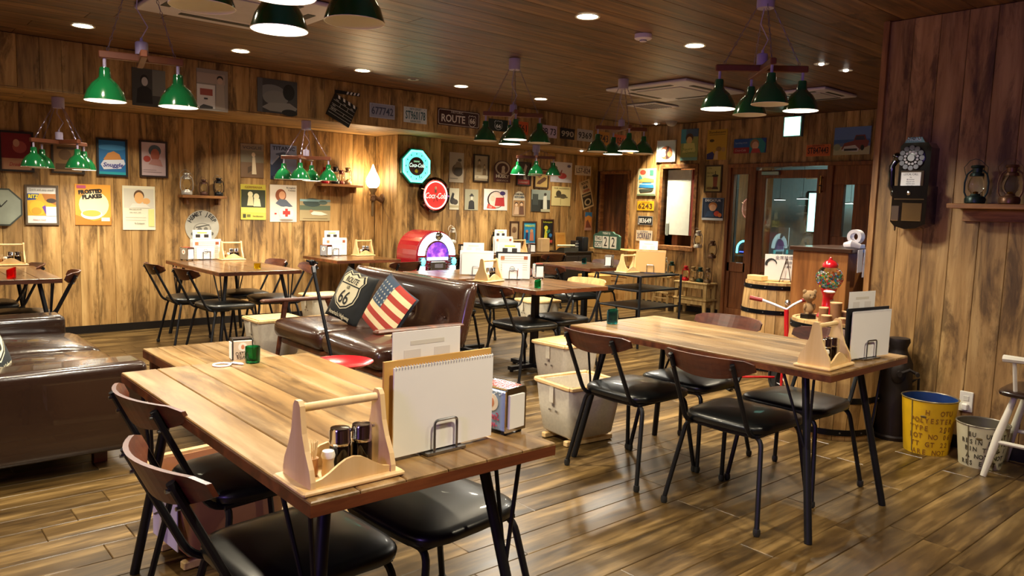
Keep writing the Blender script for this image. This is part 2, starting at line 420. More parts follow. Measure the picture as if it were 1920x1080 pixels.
def make_chair(name, label, back=True, cat='chair', wood_mat=None):
    t = thing(name, label, cat)
    b = MB(); cushion(b, .42, .43, .405, .045, .014, cx=.01); b.build('seat', VINYL, t)
    b = MB(); b.box((.01, 0, .399), (.36, .36, .012)); b.build('seat_base', IRON, t)
    for sx, sy in ((-1, 1), (-1, -1), (1, 1), (1, -1)):
        foot = (.235*sx, .235*sy if sx < 0 else .225*sy, .022); cor = (.165*sx+.01, .185*sy, .40); mid = (.165*sx+.01, .0, .385)
        pts = bend(foot, cor, mid, .05); b = MB(); b.tube(pts[:-1]+[Vector((cor[0], .1*sy, .3925))], .011, 8); lg = b.build('leg', IRON, t)
        b = MB(); b.lathe([(.006, -.004), (.006, .010), (.014, .010), (.016, .0), (.016, -.012), (0.012, -.0215)][::-1], foot, 10); b.build('glide', M('#333', .4, .5), lg)
    for sx in (-1, 1):
        b = MB(); x = .165*sx+.01; b.tube([(x, -.11, .3928), (x, 0, .389), (x, .11, .3928)], .011, 8); b.build('seat_rail', IRON, t)
    if back:
        for sy in (-1, 1):
            p = bend((-.02, .15*sy, .392), (-.205, .158*sy, .395), (-.367, .150*sy, .730), .06, 5); b = MB(); b.tube(p, .0105, 8); b.build('back_post', IRON, t)
        b = MB(); n = 14; vs_ = []
        for i in range(n+1):
            u = -1+2*i/n; y = u*.218; xc = -.377+.075*u*u; zt = .752-.006*u*u; zb = .652+.050*abs(u)**2.4; 
            if abs(u) > .93: zt -= .012
            for dx, z in ((0, zb), (0, zt), (.013, zt), (.013, zb)): vs_.append((xc-(z-.7)*.486+dx, y, z))
        fs = [(0, 1, 2, 3), (n*4+3, n*4+2, n*4+1, n*4)]
        for i in range(n):
            for k in range(4): fs.append((i*4+k, (i+1)*4+k, (i+1)*4+(k+1) % 4, i*4+(k+1) % 4))
        b.add(vs_, fs, None, None, False); b.build('backrest', wood_mat or W_BACK, t)
        for sy in (-1, 1):
            for zz in (.712, .668):
                xx = -.353-(zz-.7)*.486-.012; b = MB(); b.tube([(xx-.007, .149*sy, zz), (xx+.002, .149*sy, zz)], .005, 8); b.build('bolt', STEEL, t)
    return t
def tag_all_same(): pass
CH0 = make_chair('dining_chair', 'x')
CH1 = make_chair('dining_chair', 'x', wood_mat=W_TAN)
_used = {}
def place_chair(x, y, deg, label, proto=None, group='black iron dining chairs around the tables'):
    p = proto or CH0
    if p.name not in _used: _used[p.name] = 1; p.location = (x, y, 0); p.rotation_euler = (0, 0, math.radians(deg)); p['label'] = label; p['group'] = group; return p
    return dup(p, (x, y, 0), math.radians(deg), label, group)
place_chair(3.02, 2.49, 0, 'dining chair at the left side of the long right table, over the open basket')
place_chair(3.03, 1.865, 2, 'dining chair at the left side of the right table, nearest the caddy')
place_chair(3.49, 2.47, 180, 'dining chair on the far side of the long right table, nearer the blue glass')
place_chair(3.53, 1.865, 180, 'dining chair on the far side of the right table, in front of the barrel')
place_chair(.965, 2.44, 7, 'dining chair at the left side of the front table, the one farther from the camera')
place_chair(.845, 1.82, 3, 'dining chair at the left side of the front table, closest to the camera')
place_chair(2.32, 7.13, 0, 'dining chair at the far left of the table under the round sign')
place_chair(2.40, 6.58, 5, 'dining chair at the wall table under the green lamps, near left seat')
place_chair(2.86, 7.27, 180, 'dining chair at the wall table, far right seat beside the wall')
place_chair(2.95, 6.80, 172, 'dining chair at the wall table, near right seat behind the canvas basket')
place_chair(.92, 6.66, 168, 'dining chair turned outward at the far left table, by the red glass')
place_chair(.80, 7.36, 180, 'dining chair tucked under the far left table, behind the turned one')
place_chair(4.25, 6.95, 100, 'dining chair with its dark back to the room at the torch table')
place_chair(3.90, 5.38, 0, 'dining chair behind the brown loveseat, facing the table by the jukebox')
place_chair(4.62, 5.60, 180, 'dining chair on the far side of the table by the jukebox')
place_chair(3.98, 4.44, 0, 'dining chair at the near left of the middle table with the green glass')
place_chair(4.46, 4.52, 180, 'dining chair with a light wood back on the far side of the middle table', CH1)
place_chair(5.86, 5.72, -8, 'dining chair with a dark back between the middle table and crate cabinet table')
place_chair(6.55, 6.10, 190, 'dining chair under the far side of the table in front of the crate cabinet')
place_chair(6.95, 7.50, 90, 'dining chair at the wall counter below the framed pictures')
st = make_chair('backless_stool', 'black padded seat on iron legs tucked under the near end of the front table', back=False, cat='stool')
st.location = (1.31, 1.84, 0); st.rotation_euler = (0, 0, math.radians(184))

# ------------------------------------------------------------------ tables
def hairpin(par, cx, cy, sx, sy, z, r=.016, m=IRON, out=.10, inn=.12):
    b = MB(); foot = (cx+sx*.005, cy+sy*.0, 0.0); top = (cx-sx*out, cy-sy*inn, z)
    b.tube([top, foot], r, 10); lg = b.build('leg', m, par)
    k = .50; j = Vector(top).lerp(Vector(foot), k)
    for dx, dy in ((sx*.08, sy*.08), (sx*.09, -sy*.05)):
        b = MB(); b.tube([(top[0]+dx, top[1]+dy, z), tuple(j)], .006, 8); b.build('brace', m, lg)
def slat_table(name, label, x0, y0, x1, y1, ht, n, mat, legs=True, group=None, edge=W_EDGE, th=.034, legm=IRON):
    t = thing(name, label, 'table', ((x0+x1)/2, (y0+y1)/2, 0), 0, group); w_, l = x1-x0, y1-y0
    b = MB(); b.box((0, 0, ht-.008-.013), (w_, l, .026)); b.build('top_core', edge, t)
    wd = w_/n
    for i in range(n):
        o = plank(t, l, wd-.001, .008, mat, frame_m((0, 1, 0), (-1, 0, 0), (0, 0, 1), (-w_/2+wd*(i+.5), 0, ht-.008)))
    if legs:
        for sx in (-1, 1):
            for sy in (-1, 1): hairpin(t, sx*(w_/2-.022), sy*(l/2-.05), sx, sy, ht-.034, m=legm)
    return t
TA = slat_table('dining_table', 'long plank table at the front left with worn varnish and iron tube legs', .685, 1.40, 1.385, 2.86, .72, 6, W_TABLE)
TB = slat_table('dining_table', 'long honey brown plank table at the right with a blue glass and a caddy', 2.895, 1.40, 3.62, 2.85, .72, 6, W_TABLE)
slat_table('dining_table', 'dark topped table against the wall under the round sign, left of the canvas basket', 2.30, 6.40, 3.04, 7.84, .72, 5, W_TABD)
slat_table('dining_table', 'table at the far left edge with a wooden caddy and red glass', .40, 6.33, 1.14, 7.72, .72, 5, W_TABD)
def ped_table(label, x0, y0, x1, y1, n=5, mat=W_TABD, px=None):
    t = slat_table('pedestal_table', label, x0, y0, x1, y1, .72, n, mat, False)
    b = MB(); b.box((0, 0, .36), (.05, .05, .66)); b.build('column', IRON, t)
    b = MB(); b.box((0, 0, .03), (.52, .05, .03)); b.box((0, 0, .03), (.05, .52, .03))
    for p in ((.24, 0), (-.24, 0), (0, .24), (0, -.24)): b.lathe([(.015, -.03), (.018, -.01), (.01, 0)], (p[0], p[1], .03), 8)
    b.build('cross_base', IRON, t)
    b = MB(); b.box((0, 0, .682), (.4, .4, .008)); b.build('top_plate', IRON, t)
    return t
ped_table('square pedestal table in the middle of the room with a menu stand and green glass', 3.87, 4.18, 4.67, 5.06)
ped_table('pedestal table standing in front of the lit jukebox', 3.82, 5.15, 4.60, 5.95)
ped_table('pedestal table in front of the crate cabinet with a small blue glass', 5.90, 5.55, 6.65, 6.40)
ped_table('dark table below the torch lamp, with a menu stand and white caddy', 3.87, 7.30, 4.66, 8.12)
slat_table('counter_table', 'long dark counter along the wall below the framed pictures', 5.80, 7.66, 7.62, 8.035, .72, 3, W_TABD, True, edge=W_TABD)
# low coffee table
t = thing('coffee_table', 'low slatted wooden coffee table between the two sofas', 'table', (1.55, 4.24, 0)); b = MB(); b.box((0, 0, .41), (.58, 1.04, .045)); b.build('top_core', W_EDGE, t)
for i in range(7): plank(t, 1.04, .0815, .008, W_TABLE, frame_m((0, 1, 0), (-1, 0, 0), (0, 0, 1), (-.29+.0829*(i+.5), 0, .442-.009)))
for sx in (-1, 1):
    for sy in (-1, 1):
        b = MB(); b.box((sx*.24, sy*.46, .194), (.05, .05, .388), bev=.005); b.build('leg', W_EDGE, t)
# iron rack table
t = thing('iron_rack_table', 'black iron rack table with two lower shelves holding a caddy and a menu board', 'table', (6.08, 5.02, 0))
for z, nme in ((.705, 'top'), (.56, 'shelf'), (.385, 'shelf')):
    b = MB(); b.box((0, 0, z), (.62, .54, .018), bev=.004); b.build(nme, IRON, t)
for sx in (-1, 1):
    for sy in (-1, 1): b = MB(); b.tube([(sx*.32, sy*.28, 0), (sx*.32, sy*.28, .71)], .012, 8); b.build('leg', IRON, t)
b = MB()
for sy in (-1, 1): b.tube([(-.32, sy*.28, .20), (.32, sy*.28, .20)], .008, 6)
b.build('stretcher', IRON, t)

# ------------------------------------------------------------------ table-top things
def lookdeg(x, y): return math.degrees(math.atan2(y, x))
def make_caddy():
    t = thing('condiment_caddy', 'x', 'caddy')
    b = MB(); b.box((0, 0, .006), (.25, .155, .012), bev=.004); b.build('base', W_PALE, t)
    prof = [(-.068, 0), (-.068, .015), (-.06, .04), (-.04, .075), (-.026, .11), (-.02, .145), (-.016, .168), (-.008, .178), (.008, .178), (.016, .168), (.02, .145), (.026, .11), (.04, .075), (.06, .04), (.068, .015), (.068, 0)]
    for s in (-1, 1):
        b = MB(); b.prism([(x, z+.012) for x, z in prof], .012, T=TR(s*.098-.006, 0, 0) @ RZ(PI/2) @ TR(0, -.0, 0) if False else TR(s*.098+.006, 0, 0) @ RZ(PI/2)); b.build('end_panel', W_PALE, t)
    b = MB(); b.tube([(-.1, 0, .172), (.1, 0, .172)], .0095, 10); b.build('handle', W_PALE, t)
    for s in (-1, 1):
        pr_ = [(-.094, .012), (.094, .012)]+[(.094-.188*i/10, .045-.022*math.cos(2*PI*i/10)*(.9)) for i in range(11)]
        b = MB(); b.prism(pr_, .007, T=TR(0, s*.06-.0035, 0)); b.build('side_rail', W_PALE, t)
    return t
CAD = make_caddy(); CAD_used = [0]
def caddy(x, y, z, deg, label):
    if not CAD_used[0]: CAD_used[0] = 1; CAD.location = (x, y, z); CAD.rotation_euler = (0, 0, math.radians(deg)); CAD['label'] = label; CAD['group'] = 'wooden condiment caddies on the tables'; return CAD
    return dup(CAD, (x, y, z), math.radians(deg), label, 'wooden condiment caddies on the tables')
def make_bottle():
    t = thing('sauce_bottle', 'x', 'bottle')
    b = MB(); b.lathe([(.020, 0), (.0215, .004), (.0215, .05), (.020, .058)], n=16); b.build('bottle', M('#0c0604', .06, coat=.6, vary=0), t)
    b = MB(); b.lathe([(.0205, .056), (.022, .060), (.022, .064), (.021, .066), (.021, .086), (.019, .090), (.0, .091)], n=16); c = b.build('cap', CHROME, t)
    b = MB(); b.tube([(.019, 0, .080), (.029, 0, .082)], .0035, 6); b.build('spout', CHROME, c)
    return t
BOT = make_bottle(); BOT_used = [0]
def bottle(x, y, z, label, s=1.13):
    if not BOT_used[0]: BOT_used[0] = 1; BOT.location = (x, y, z); BOT['label'] = label; BOT['group'] = 'dark sauce bottles in the caddies'; BOT.scale = (s, s, s); return
    dup(BOT, (x, y, z), None, label, 'dark sauce bottles in the caddies', (s, s, s))
def shaker(x, y, z, label, cap='#e9e5da', body=None):
    t = thing('salt_shaker', label, 'shaker', (x, y, z), 0, 'small shakers and toothpicks in the caddies')
    b = MB(); b.lathe([(.013, 0), (.015, .01), (.012, .035), (.014, .045)], n=12); b.build('jar', body or M('#cdb48d', .3, vary=0), t)
    b = MB(); b.lathe([(.0145, .045), (.0155, .05), (.013, .06), (0, .062)], n=12); b.build('cap', M(cap, .4, vary=0), t)
def toothpicks(x, y, z, label):
    t = thing('toothpick_holder', label, 'toothpick holder', (x, y, z))
    b = MB(); b.lathe([(.012, 0), (.014, .01), (.014, .035), (.015, .04)], n=12); b.build('cup', M('#a8784a', .4), t)
    b = MB()
    for i in range(16):
        a = i*2.4; b.tube([(.006*math.cos(a), .006*math.sin(a), .02), (.013*math.cos(a), .013*math.sin(a), .078)], .0009, 4)
    tag(b.build('toothpicks', M('#d9c3a0', .6), t), kind='stuff')
def fill_caddy(x, y, z, deg, where):
    a = math.radians(deg); c, s = math.cos(a), math.sin(a)
    P = lambda u, v: (x+u*c-v*s, y+u*s+v*c)
    for k, u in enumerate((.0, .055)): bottle(*P(u, 0.0), z+.012, '%s dark sauce bottle in the caddy %s' % (('left', 'right')[k], where))
    shaker(*P(-.038, -.018), z+.012, 'small white-capped shaker in the caddy '+where)
    toothpicks(*P(-.062, .012), z+.012, 'toothpick cup standing in the caddy '+where)
def menu_stand(x, y, z, deg, where, board='#c79a52', front='#e8e6df', w=.30, h=.215, tall=.11, extra=True, lines=False, band=None):
    """card holder: iron bracket, clip board, spiral menu, tall card behind. local -y is the front"""
    g = 'menu sets on the tables'
    t = thing('menu_holder', 'black wire menu holder '+where, 'menu holder', (x, y, z), math.radians(deg), 'wire menu holders'); Bm = MB()
    Bm.box((0, 0, .004), (.12, .075, .006)); Bm.build('base', STEEL, t)
    for yy in (-.03, .03):
        Bm = MB(); Bm.tube(bend((-.035, yy, .005), (-.035, yy, .085), (0, yy, .085), .012)[:-1]+bend((0, yy, .085), (.035, yy, .085), (.035, yy, .005), .012), .0035, 6)
        Bm.build('wire_loop', STEEL, t)
    def slabt(nm, lab, cat, yy, ww, hh, x0, z0, col, th, tilt=0., parts=None):
        o = thing(nm, lab, cat, (x, y, z), math.radians(deg), g)
        T = TR(x0, yy, z0) @ RY(tilt); q = MB(); q.box((0, 0, hh/2), (ww, th, hh), T=T, bev=0); q.build('board' if nm == 'clipboard' else 'cover', col if not isinstance(col, str) else M(col, .5, vary=.02), o)
        if parts: parts(o, T, ww, hh, th)
        return o
    def spiral(o, T, ww, hh, th):
        q = MB(); n = int(ww/.0085)
        for i in range(n): q.tube([(-ww/2+.006+i*ww/n, -th/2-.0005, hh-.006), (-ww/2+.006+i*ww/n, -th/2-.002, hh), (-ww/2+.006+i*ww/n, 0, hh+.003), (-ww/2+.006+i*ww/n, th/2+.001, hh-.004)], .0011, 4, T=T)
        tag(q.build('spiral_binding', M('#c9c9c4', .4), o), kind='stuff')
    def printed(o, T, ww, hh, th):
        q = MB(); ink = M('#6d6a68', .6, vary=0); red = M('#b02a22', .6, vary=0)
        for i in range(7): q.box((0, -th/2-.0004, hh*(.9-.09*i)), (ww*.82, .0004, .0035), T=T, m=M('#a39d94', .6, vary=0))
        q.box((-ww*.36, -th/2-.0008, hh*.82), (ww*.12, .0004, .03), T=T, m=M('#b5784f', .6)); q.box((ww*.36, -th/2-.0008, hh*.84), (ww*.12, .0004, .03), T=T, m=M('#9a5334', .6))
        q.build('print', None, o)
    slabt('menu_book', ('white spiral-bound menu ' if not lines else 'printed menu sheet ')+where, 'menu', -.017, w*.93, h*.93, .006, .010, M(front, .5, vary=.01), .004, 0, printed if lines else spiral)
    if lines:
        def card(o, T, ww, hh, th):
            q = MB(); k = M('#333', .6, vary=0)
            q.lathe([(.020, 0), (.023, 0), (.023, .0004), (.020, .0004)], n=20, T=T @ TR(0, -th/2-.0004, hh*.62) @ RX(PI/2), m=k, cap=False)
            q.box((0, -th/2-.0004, hh*.62), (.036, .0004, .006), T=T, m=k); q.box((0.05, -th/2-.0004, hh*.4), (.004, .0004, hh*.5), T=T, m=M('#b02a22', .6, vary=0))
            q.build('print', None, o)
        slabt('drink_card', 'small white drinks card leaning on the menu '+where, 'card', -.0245, w*.6, h*.58, -.01, .010, M('#f0efec', .5, vary=.01), .002, 0, card)
    slabt('clipboard', 'clipboard behind the white menu '+where, 'clipboard', .0, w, h, 0, .008, board if not isinstance(board, str) else M(board, .45, vary=.05), .007)
    def printcard(o, T, ww, hh, th):
        q = MB()
        q.box((0, -th/2-.0004, hh*.90), (ww*.5, .0004, hh*.035), T=T, m=M('#c9cf3a' if lines else '#cfcabb', .6, vary=0))
        for s in (-1, 1): q.box((s*ww*.22, -th/2-.0004, hh*.79), (ww*.24, .0004, hh*.11), T=T, m=M('#2d2623' if lines else '#d5d0c6', .6, vary=0))
        q.build('print', None, o)
    if extra: slabt('tall_card', 'tall white card standing up behind the clipboard '+where, 'card', .014, w*.62, h+tall, -.03, .008, PAPER, .002, 0, printcard)
def napkin(x, y, z, deg, label, side='#7fa3c4', top='#b7382c', dark=False, word=None, wcol='#c03050', s=1.0, word2=None, dots=False):
    t = thing('napkin_dispenser', label, 'napkin dispenser', (x, y, z), math.radians(deg), 'napkin dispensers on the tables'); t.scale = (s, s, s)
    body = CHROME
    b = MB(); b.box((0, 0, .065), (.078, .105, .112), bev=.004); b.build('case', M(side, .3, .2, vary=.05), t)
    b = MB()
    for sgn in (-1, 1): b.prism([(-.041, .008), (.041, .008), (.041, .122), (.034, .130), (-.034, .130), (-.041, .122)], .005, T=TR(0, sgn*.053-.0025, 0))
    b.box((0, 0, .1265), (.07, .104, .006)); b.build('chrome_frame', body if not dark else M('#141414', .3, .3), t)
    for sg in (-1, 1): b = MB(); b.box((0, sg*.0575, .064), (.060, .004, .092)); b.build('napkin_stack', PAPER, t)
    b = MB()
    for sx in (-1, 1):
        for sy in (-1, 1): b.box((sx*.03, sy*.04, .0045), (.012, .012, .009))
    b.build('feet', M('#111', .5), t)
    b = MB(); 
    for sx in (-1, 1):
        b.lathe([(.024, 0), (.024, .0006)], n=18, T=TR(sx*.0395, 0, .085) @ RY(sx*PI/2), m=M('#e8ddd0', .5)); b.lathe([(.013, .0006), (.013, .0012)], n=14, sy=.7, T=TR(sx*.0395, 0, .085) @ RY(sx*PI/2), m=M('#c27d5c', .5))
        if dots:
            for i in range(14): b.lathe([(.0022, 0), (.0022, .0005)], n=6, T=TR(sx*.0395, -.042+.0065*i, .118-(i % 3)*.004) @ RY(sx*PI/2), m=M('#e9eef2', .5))
    for i in range(5): b.box((-.028+.014*i, 0, .1298), (.007, .09, .0006), m=M(top, .5))
    b.build('print', None, t)
    if word:
        for sx in (-1, 1):
            text(word, .030, M(wcol, .5, vary=0), t, (sx*.0402, 0, .047), sx=.75, shear=.25, rotz=-sx*PI/2 if sx < 0 else PI/2)
            if word2: text(word2, .030, M(wcol, .5, vary=0), t, (sx*.0402, 0, .025), sx=.75, shear=.25, rotz=-sx*PI/2 if sx < 0 else PI/2)
def tumbler(x, y, z, mat, label, r=.027, h=.062, deg=0, slant=0.):
    b = MB(); n = 24; vs_ = []; fs = []
    for rr, zz in ((r*.93, 0), (r, .006), (r, h), (r*.9, h), (r*.86, .010), (.001, .009)):
        for k in range(n):
            a = 2*PI*k/n; q = rr*(1+(.02 if k % 2 else -.0)*(1 if zz > .004 else 0)); zz2 = zz+(slant*math.cos(a) if zz > h*.9 else 0)
            vs_.append((q*math.cos(a), q*math.sin(a), zz2))
    for i in range(5):
        for k in range(n): fs.append((i*n+k, i*n+(k+1) % n, (i+1)*n+(k+1) % n, (i+1)*n+k))
    fs.append(tuple(range(n-1, -1, -1))); fs.append(tuple(range(5*n, 6*n)))
    b.add(vs_, fs, None, None, True); o = b.build('glass', mat, None, (x, y, z), math.radians(deg)); tag(o, label, 'glass', 'coloured glasses on the tables')
ZT = .7205
# front table
caddy(.805, 1.50, ZT, 0, 'pale wooden condiment caddy on the near corner of the front table'); fill_caddy(.805, 1.50, ZT, 0, 'on the front table')
menu_stand(1.10, 1.535, ZT, 2, 'on the front table', w=.335, h=.235, tall=.065)
napkin(1.34, 1.575, ZT, 8, 'chrome napkin dispenser with a blue printed side reading Servez-vous on the front table', '#8fa9d0', '#c8422f', word='Servez', word2='-vous', dots=True)
tumbler(1.125, 2.785, ZT, GREENG, 'ribbed green glass at the far edge of the front table')
b = MB(); b.tube([(.030*math.cos(a*PI/12), .030*math.sin(a*PI/12), .0035) for a in range(24)], .0035, 6, closed=True); tag(b.build('white_ring', M('#ece8f0', .4), None, (1.01, 2.79, ZT)), 'small white plastic ring lying on the front table', 'ring')
b = MB(); b.box((0, 0, .004), (.012, .05, .007), T=RZ(.5), bev=.003); b.box((-.008, .022, .0045), (.026, .008, .008), T=RZ(.5), bev=.003); tag(b.build('white_clip', M('#ece8f0', .4), None, (1.066, 2.78, ZT)), 'small white plastic clip beside the ring on the front table', 'clip')
# right table
caddy(3.055, 1.51, ZT, 3, 'pale wooden condiment caddy on the near end of the right table'); fill_caddy(3.055, 1.51, ZT, 3, 'on the right table')
menu_stand(3.37, 1.485, ZT, -8, 'on the right table', board='#15161a', w=.31, h=.22, tall=.07)
tumbler(3.13, 2.76, ZT, BLUEG, 'turquoise glass at the far end of the right table', r=.03, h=.075, slant=.006)
# coffee table
napkin(1.60, 4.12, .442, 80, 'small black napkin dispenser reading BISTRO on the low coffee table', '#d9c8b0', '#3a2a20', dark=True, word='BISTRO', wcol='#2a1a14', word2='DINER')
# wall table under the round sign
caddy(2.90, 7.72, ZT, 0, 'wooden caddy with white shakers at the wall, left of the round-sign menu'); fill_caddy(2.90, 7.72, ZT, 0, 'on the table under the round sign')
menu_stand(2.67, 7.79, ZT, 0, 'on the table under the round sign', lines=True, board='#cfcdc8', h=.2, tall=.09)
napkin(2.475, 7.75, ZT, 20, 'napkin dispenser on the table under the round sign', '#8c8070')
tumbler(2.72, 6.62, ZT, YELG, 'yellow glass on the table under the round sign', r=.03, h=.05)
# far left table
caddy(.99, 7.62, ZT, 0, 'wooden caddy on the far left table'); fill_caddy(.99, 7.62, ZT, 0, 'on the far left table')
tumbler(.84, 6.44, ZT, REDG, 'red glass on the far left table', r=.03, h=.07, slant=.012)
# dark table under torch
menu_stand(4.20, 7.99, ZT, 0, 'on the dark table by the torch', lines=True, board='#d2cfca', h=.2, tall=.08)
napkin(4.06, 7.93, ZT, 20, 'napkin dispenser on the dark table by the torch', '#8f8e92')
caddy(4.54, 7.93, ZT, 0, 'wooden caddy on the dark table by the torch'); fill_caddy(4.54, 7.93, ZT, 0, 'on the dark table by the torch')
# jukebox table
menu_stand(4.22, 5.36, ZT, -38, 'on the jukebox table', board='#e9e8e6', w=.30, h=.215, tall=.07)
# middle table
caddy(3.99, 4.90, ZT, 15, 'wooden caddy on the middle table'); fill_caddy(3.99, 4.90, ZT, 15, 'on the middle table')
menu_stand(4.28, 4.93, ZT, -32, 'on the middle table', board='#1b1a1c', lines=True, w=.30, h=.23, tall=.08)
napkin(4.58, 4.93, ZT, -30, 'napkin dispenser with a red and cream side on the middle table', '#cdb8a2', '#b7382c')
tumbler(4.02, 4.33, ZT, GREENG, 'green glass near the corner of the middle table', r=.026, h=.06, slant=.008)
b = MB(); b.lathe([(.05, 0), (.055, .006), (.03, .012), (.0, .03)], n=16, sx=1.2); tag(b.build('mesh_tray', M('#1a1a1a', .4, .4), None, (4.44, 4.97, ZT)), 'small black dish beside the napkin dispenser on the middle table', 'dish')
# crate-cabinet table
napkin(6.30, 5.64, ZT, -60, 'napkin dispenser printed with dark lettering on the table by the crate cabinet', '#bdb5a6', '#8d867a')
tumbler(6.33, 6.05, ZT, BLUEG, 'small blue glass on the table by the crate cabinet', r=.027, h=.06, slant=.01)
# rack table
caddy(5.99, 5.10, .7145, 0, 'wooden caddy on the iron rack table'); menu_stand(6.16, 4.95, .7145, -55, 'on the iron rack table', board=W_TAN, front='#c79a5e', w=.30, h=.23, tall=.09)
# counter
menu_stand(6.62, 7.85, ZT, -10, 'on the wall counter', lines=True, board='#d2cfca', h=.22, tall=.09)
caddy(6.93, 7.88, ZT, -10, 'wooden caddy on the wall counter')
napkin(7.16, 7.86, ZT, -25, 'narrow napkin dispenser at the right end of the wall counter', '#8f8e92')
napkin(5.93, 7.84, ZT, -25, 'black napkin dispenser behind the jukebox table menu, on the wall counter', '#17171a', dark=True)

# ------------------------------------------------------------------ sofas and cushions
def pad(b, c, d, r=.05, n=6, puff=.0, m=None, T=None, wr=0.):
    """box with soft rounded edges; puff swells the faces"""
    import itertools
    K = n; vs_ = []; idx = {}
    fs = []
    def pt(u, v, w_):
        p = [u, v, w_]; q = []
        h = [d[0]/2, d[1]/2, d[2]/2]
        core = [max(h[i]-r, .001) for i in range(3)]
        P = [p[i]*h[i] for i in range(3)]; C = [max(-core[i], min(core[i], P[i])) for i in range(3)]
        D = Vector([P[i]-C[i] for i in range(3)])
        if D.length > 1e-9:
            D = D.normalized()*r
        V = Vector(C)+D
        for i in range(3):
            j, k = [a for a in range(3) if a != i]
            if abs(p[i]) > .999: V[i] += math.copysign(puff*(1-p[j]**2)*(1-p[k]**2), p[i])
        if wr: V[2] += wr*math.sin(V[0]*37+V[1]*11)*math.sin(V[1]*23)*(abs(p[2]) > .99)
        return (V[0]+c[0], V[1]+c[1], V[2]+c[2])
    h = [d[0]/2, d[1]/2, d[2]/2]
    def grid(i):
        e = min(.9, r/h[i]); g = [-1, -1+e*.35, -1+e]; m_ = max(2, K); g += [(-1+e)+(2-2*e)*k/m_ for k in range(1, m_)]; g += [1-e, 1-e*.35, 1]; return g
    G = [grid(0), grid(1), grid(2)]
    for i in range(3):
        j, k = [(1, 2), (2, 0), (0, 1)][i]
        for s in (-1, 1):
            base = len(vs_)
            for a in G[j]:
                for e in G[k]:
                    p = [0, 0, 0]; p[i] = s; p[j] = a; p[k] = e; vs_.append(pt(*p))
            nk = len(G[k])
            for a in range(len(G[j])-1):
                for e in range(nk-1):
                    q = (base+a*nk+e, base+(a+1)*nk+e, base+(a+1)*nk+e+1, base+a*nk+e+1); fs.append(q if s > 0 else q[::-1])
    b.add(vs_, fs, T, m, True); return b
def weld(o, dist=.0005):
    import bmesh
    bm = bmesh.new(); bm.from_mesh(o.data); bmesh.ops.remove_doubles(bm, verts=bm.verts, dist=dist); bmesh.ops.recalc_face_normals(bm, faces=bm.faces); bm.to_mesh(o.data); bm.free(); return o
# left sofa
t = thing('leather_sofa', 'dark brown leather sofa with thick square arms at the left edge', 'sofa', (.55, 4.87, 0))
b = MB(); pad(b, (.0, -.81, .315), (1.04, .24, .43), .035, 8); weld(b.build('arm', LEATHER, t))
b = MB(); pad(b, (-.02, .83, .325), (.98, .24, .45), .035, 8); weld(b.build('arm', LEATHER, t))
b = MB(); pad(b, (-.02, 0, .19), (.92, 1.42, .2), .03, 6); weld(b.build('base', LEATHER, t))
for y in (-.34, .35): b = MB(); pad(b, (.10, y, .36), (.86, .69, .17), .06, 10, .035, wr=.004); weld(b.build('seat_cushion', LEATHER, t))
b = MB(); pad(b, (-.43, 0, .48), (.22, 1.42, .62), .06, 8); weld(b.build('back', LEATHER, t))
for sx in (-1, 1):
    for sy in (-1, 1): b = MB(); b.box((sx*.34, sy*.70, .0475), (.06, .06, .095)); b.build('leg', W_EDGE, t)
def pillow(name, label, Wd, H, th, mat, T, extra=None):
    b = MB(); n = 14; vs_ = []
    for s in (-1, 1):
        for i in range(n+1):
            for j in range(n+1):
                u, v = -1+2*i/n, -1+2*j/n; e = (1-abs(u)**2.6)*(1-abs(v)**2.6); pin = 1-.06*(1-abs(v)) if False else 1
                x = u*Wd/2*(1-.07*(1-v*v)*abs(u)); z = v*H/2*(1-.07*(1-u*u)*abs(v)); vs_.append((x, s*th/2*(max(e, 0)**.55), z))
    N = (n+1)**2; fs = []
    for s in (0, 1):
        for i in range(n):
            for j in range(n): a = s*N+i*(n+1)+j; q = (a, a+n+1, a+n+2, a+1); fs.append(q if not s else q[::-1])
    b.add(vs_, fs, None, None, True); o = b.build(name, mat); weld(o, .0002); o.matrix_world = T
    tag(o, label, 'cushion', 'loose cushions on the two sofas'); 
    if extra: extra(o, Wd, H, th)
    return o
def on_pillow(polys, Wd, H, th, off=.003, T2=None):
    """subdivided flat prints pushed onto the swollen cushion front (y negative)"""
    b = MB()
    for poly, col, k in polys:
        pass
def surf_y(x, z, Wd, H, th):
    u, v = max(-1, min(1, x/(Wd/2))), max(-1, min(1, z/(H/2))); e = (1-abs(u)**2.6)*(1-abs(v)**2.6); return -th/2*(max(e, 0)**.55)
def drape(me, Wd, H, th, off):
    for vv in me.vertices: vv.co.y = surf_y(vv.co.x, vv.co.z, Wd, H, th)-off
def gridquad(b, x0, x1, z0, z1, m, n=10, nz=4):
    vs_ = [(x0+(x1-x0)*i/n, 0, z0+(z1-z0)*j/nz) for i in range(n+1) for j in range(nz+1)]
    fs = [(i*(nz+1)+j, (i+1)*(nz+1)+j, (i+1)*(nz+1)+j+1, i*(nz+1)+j+1) for i in range(n) for j in range(nz)]
    b.add(vs_, fs, None, m, True)
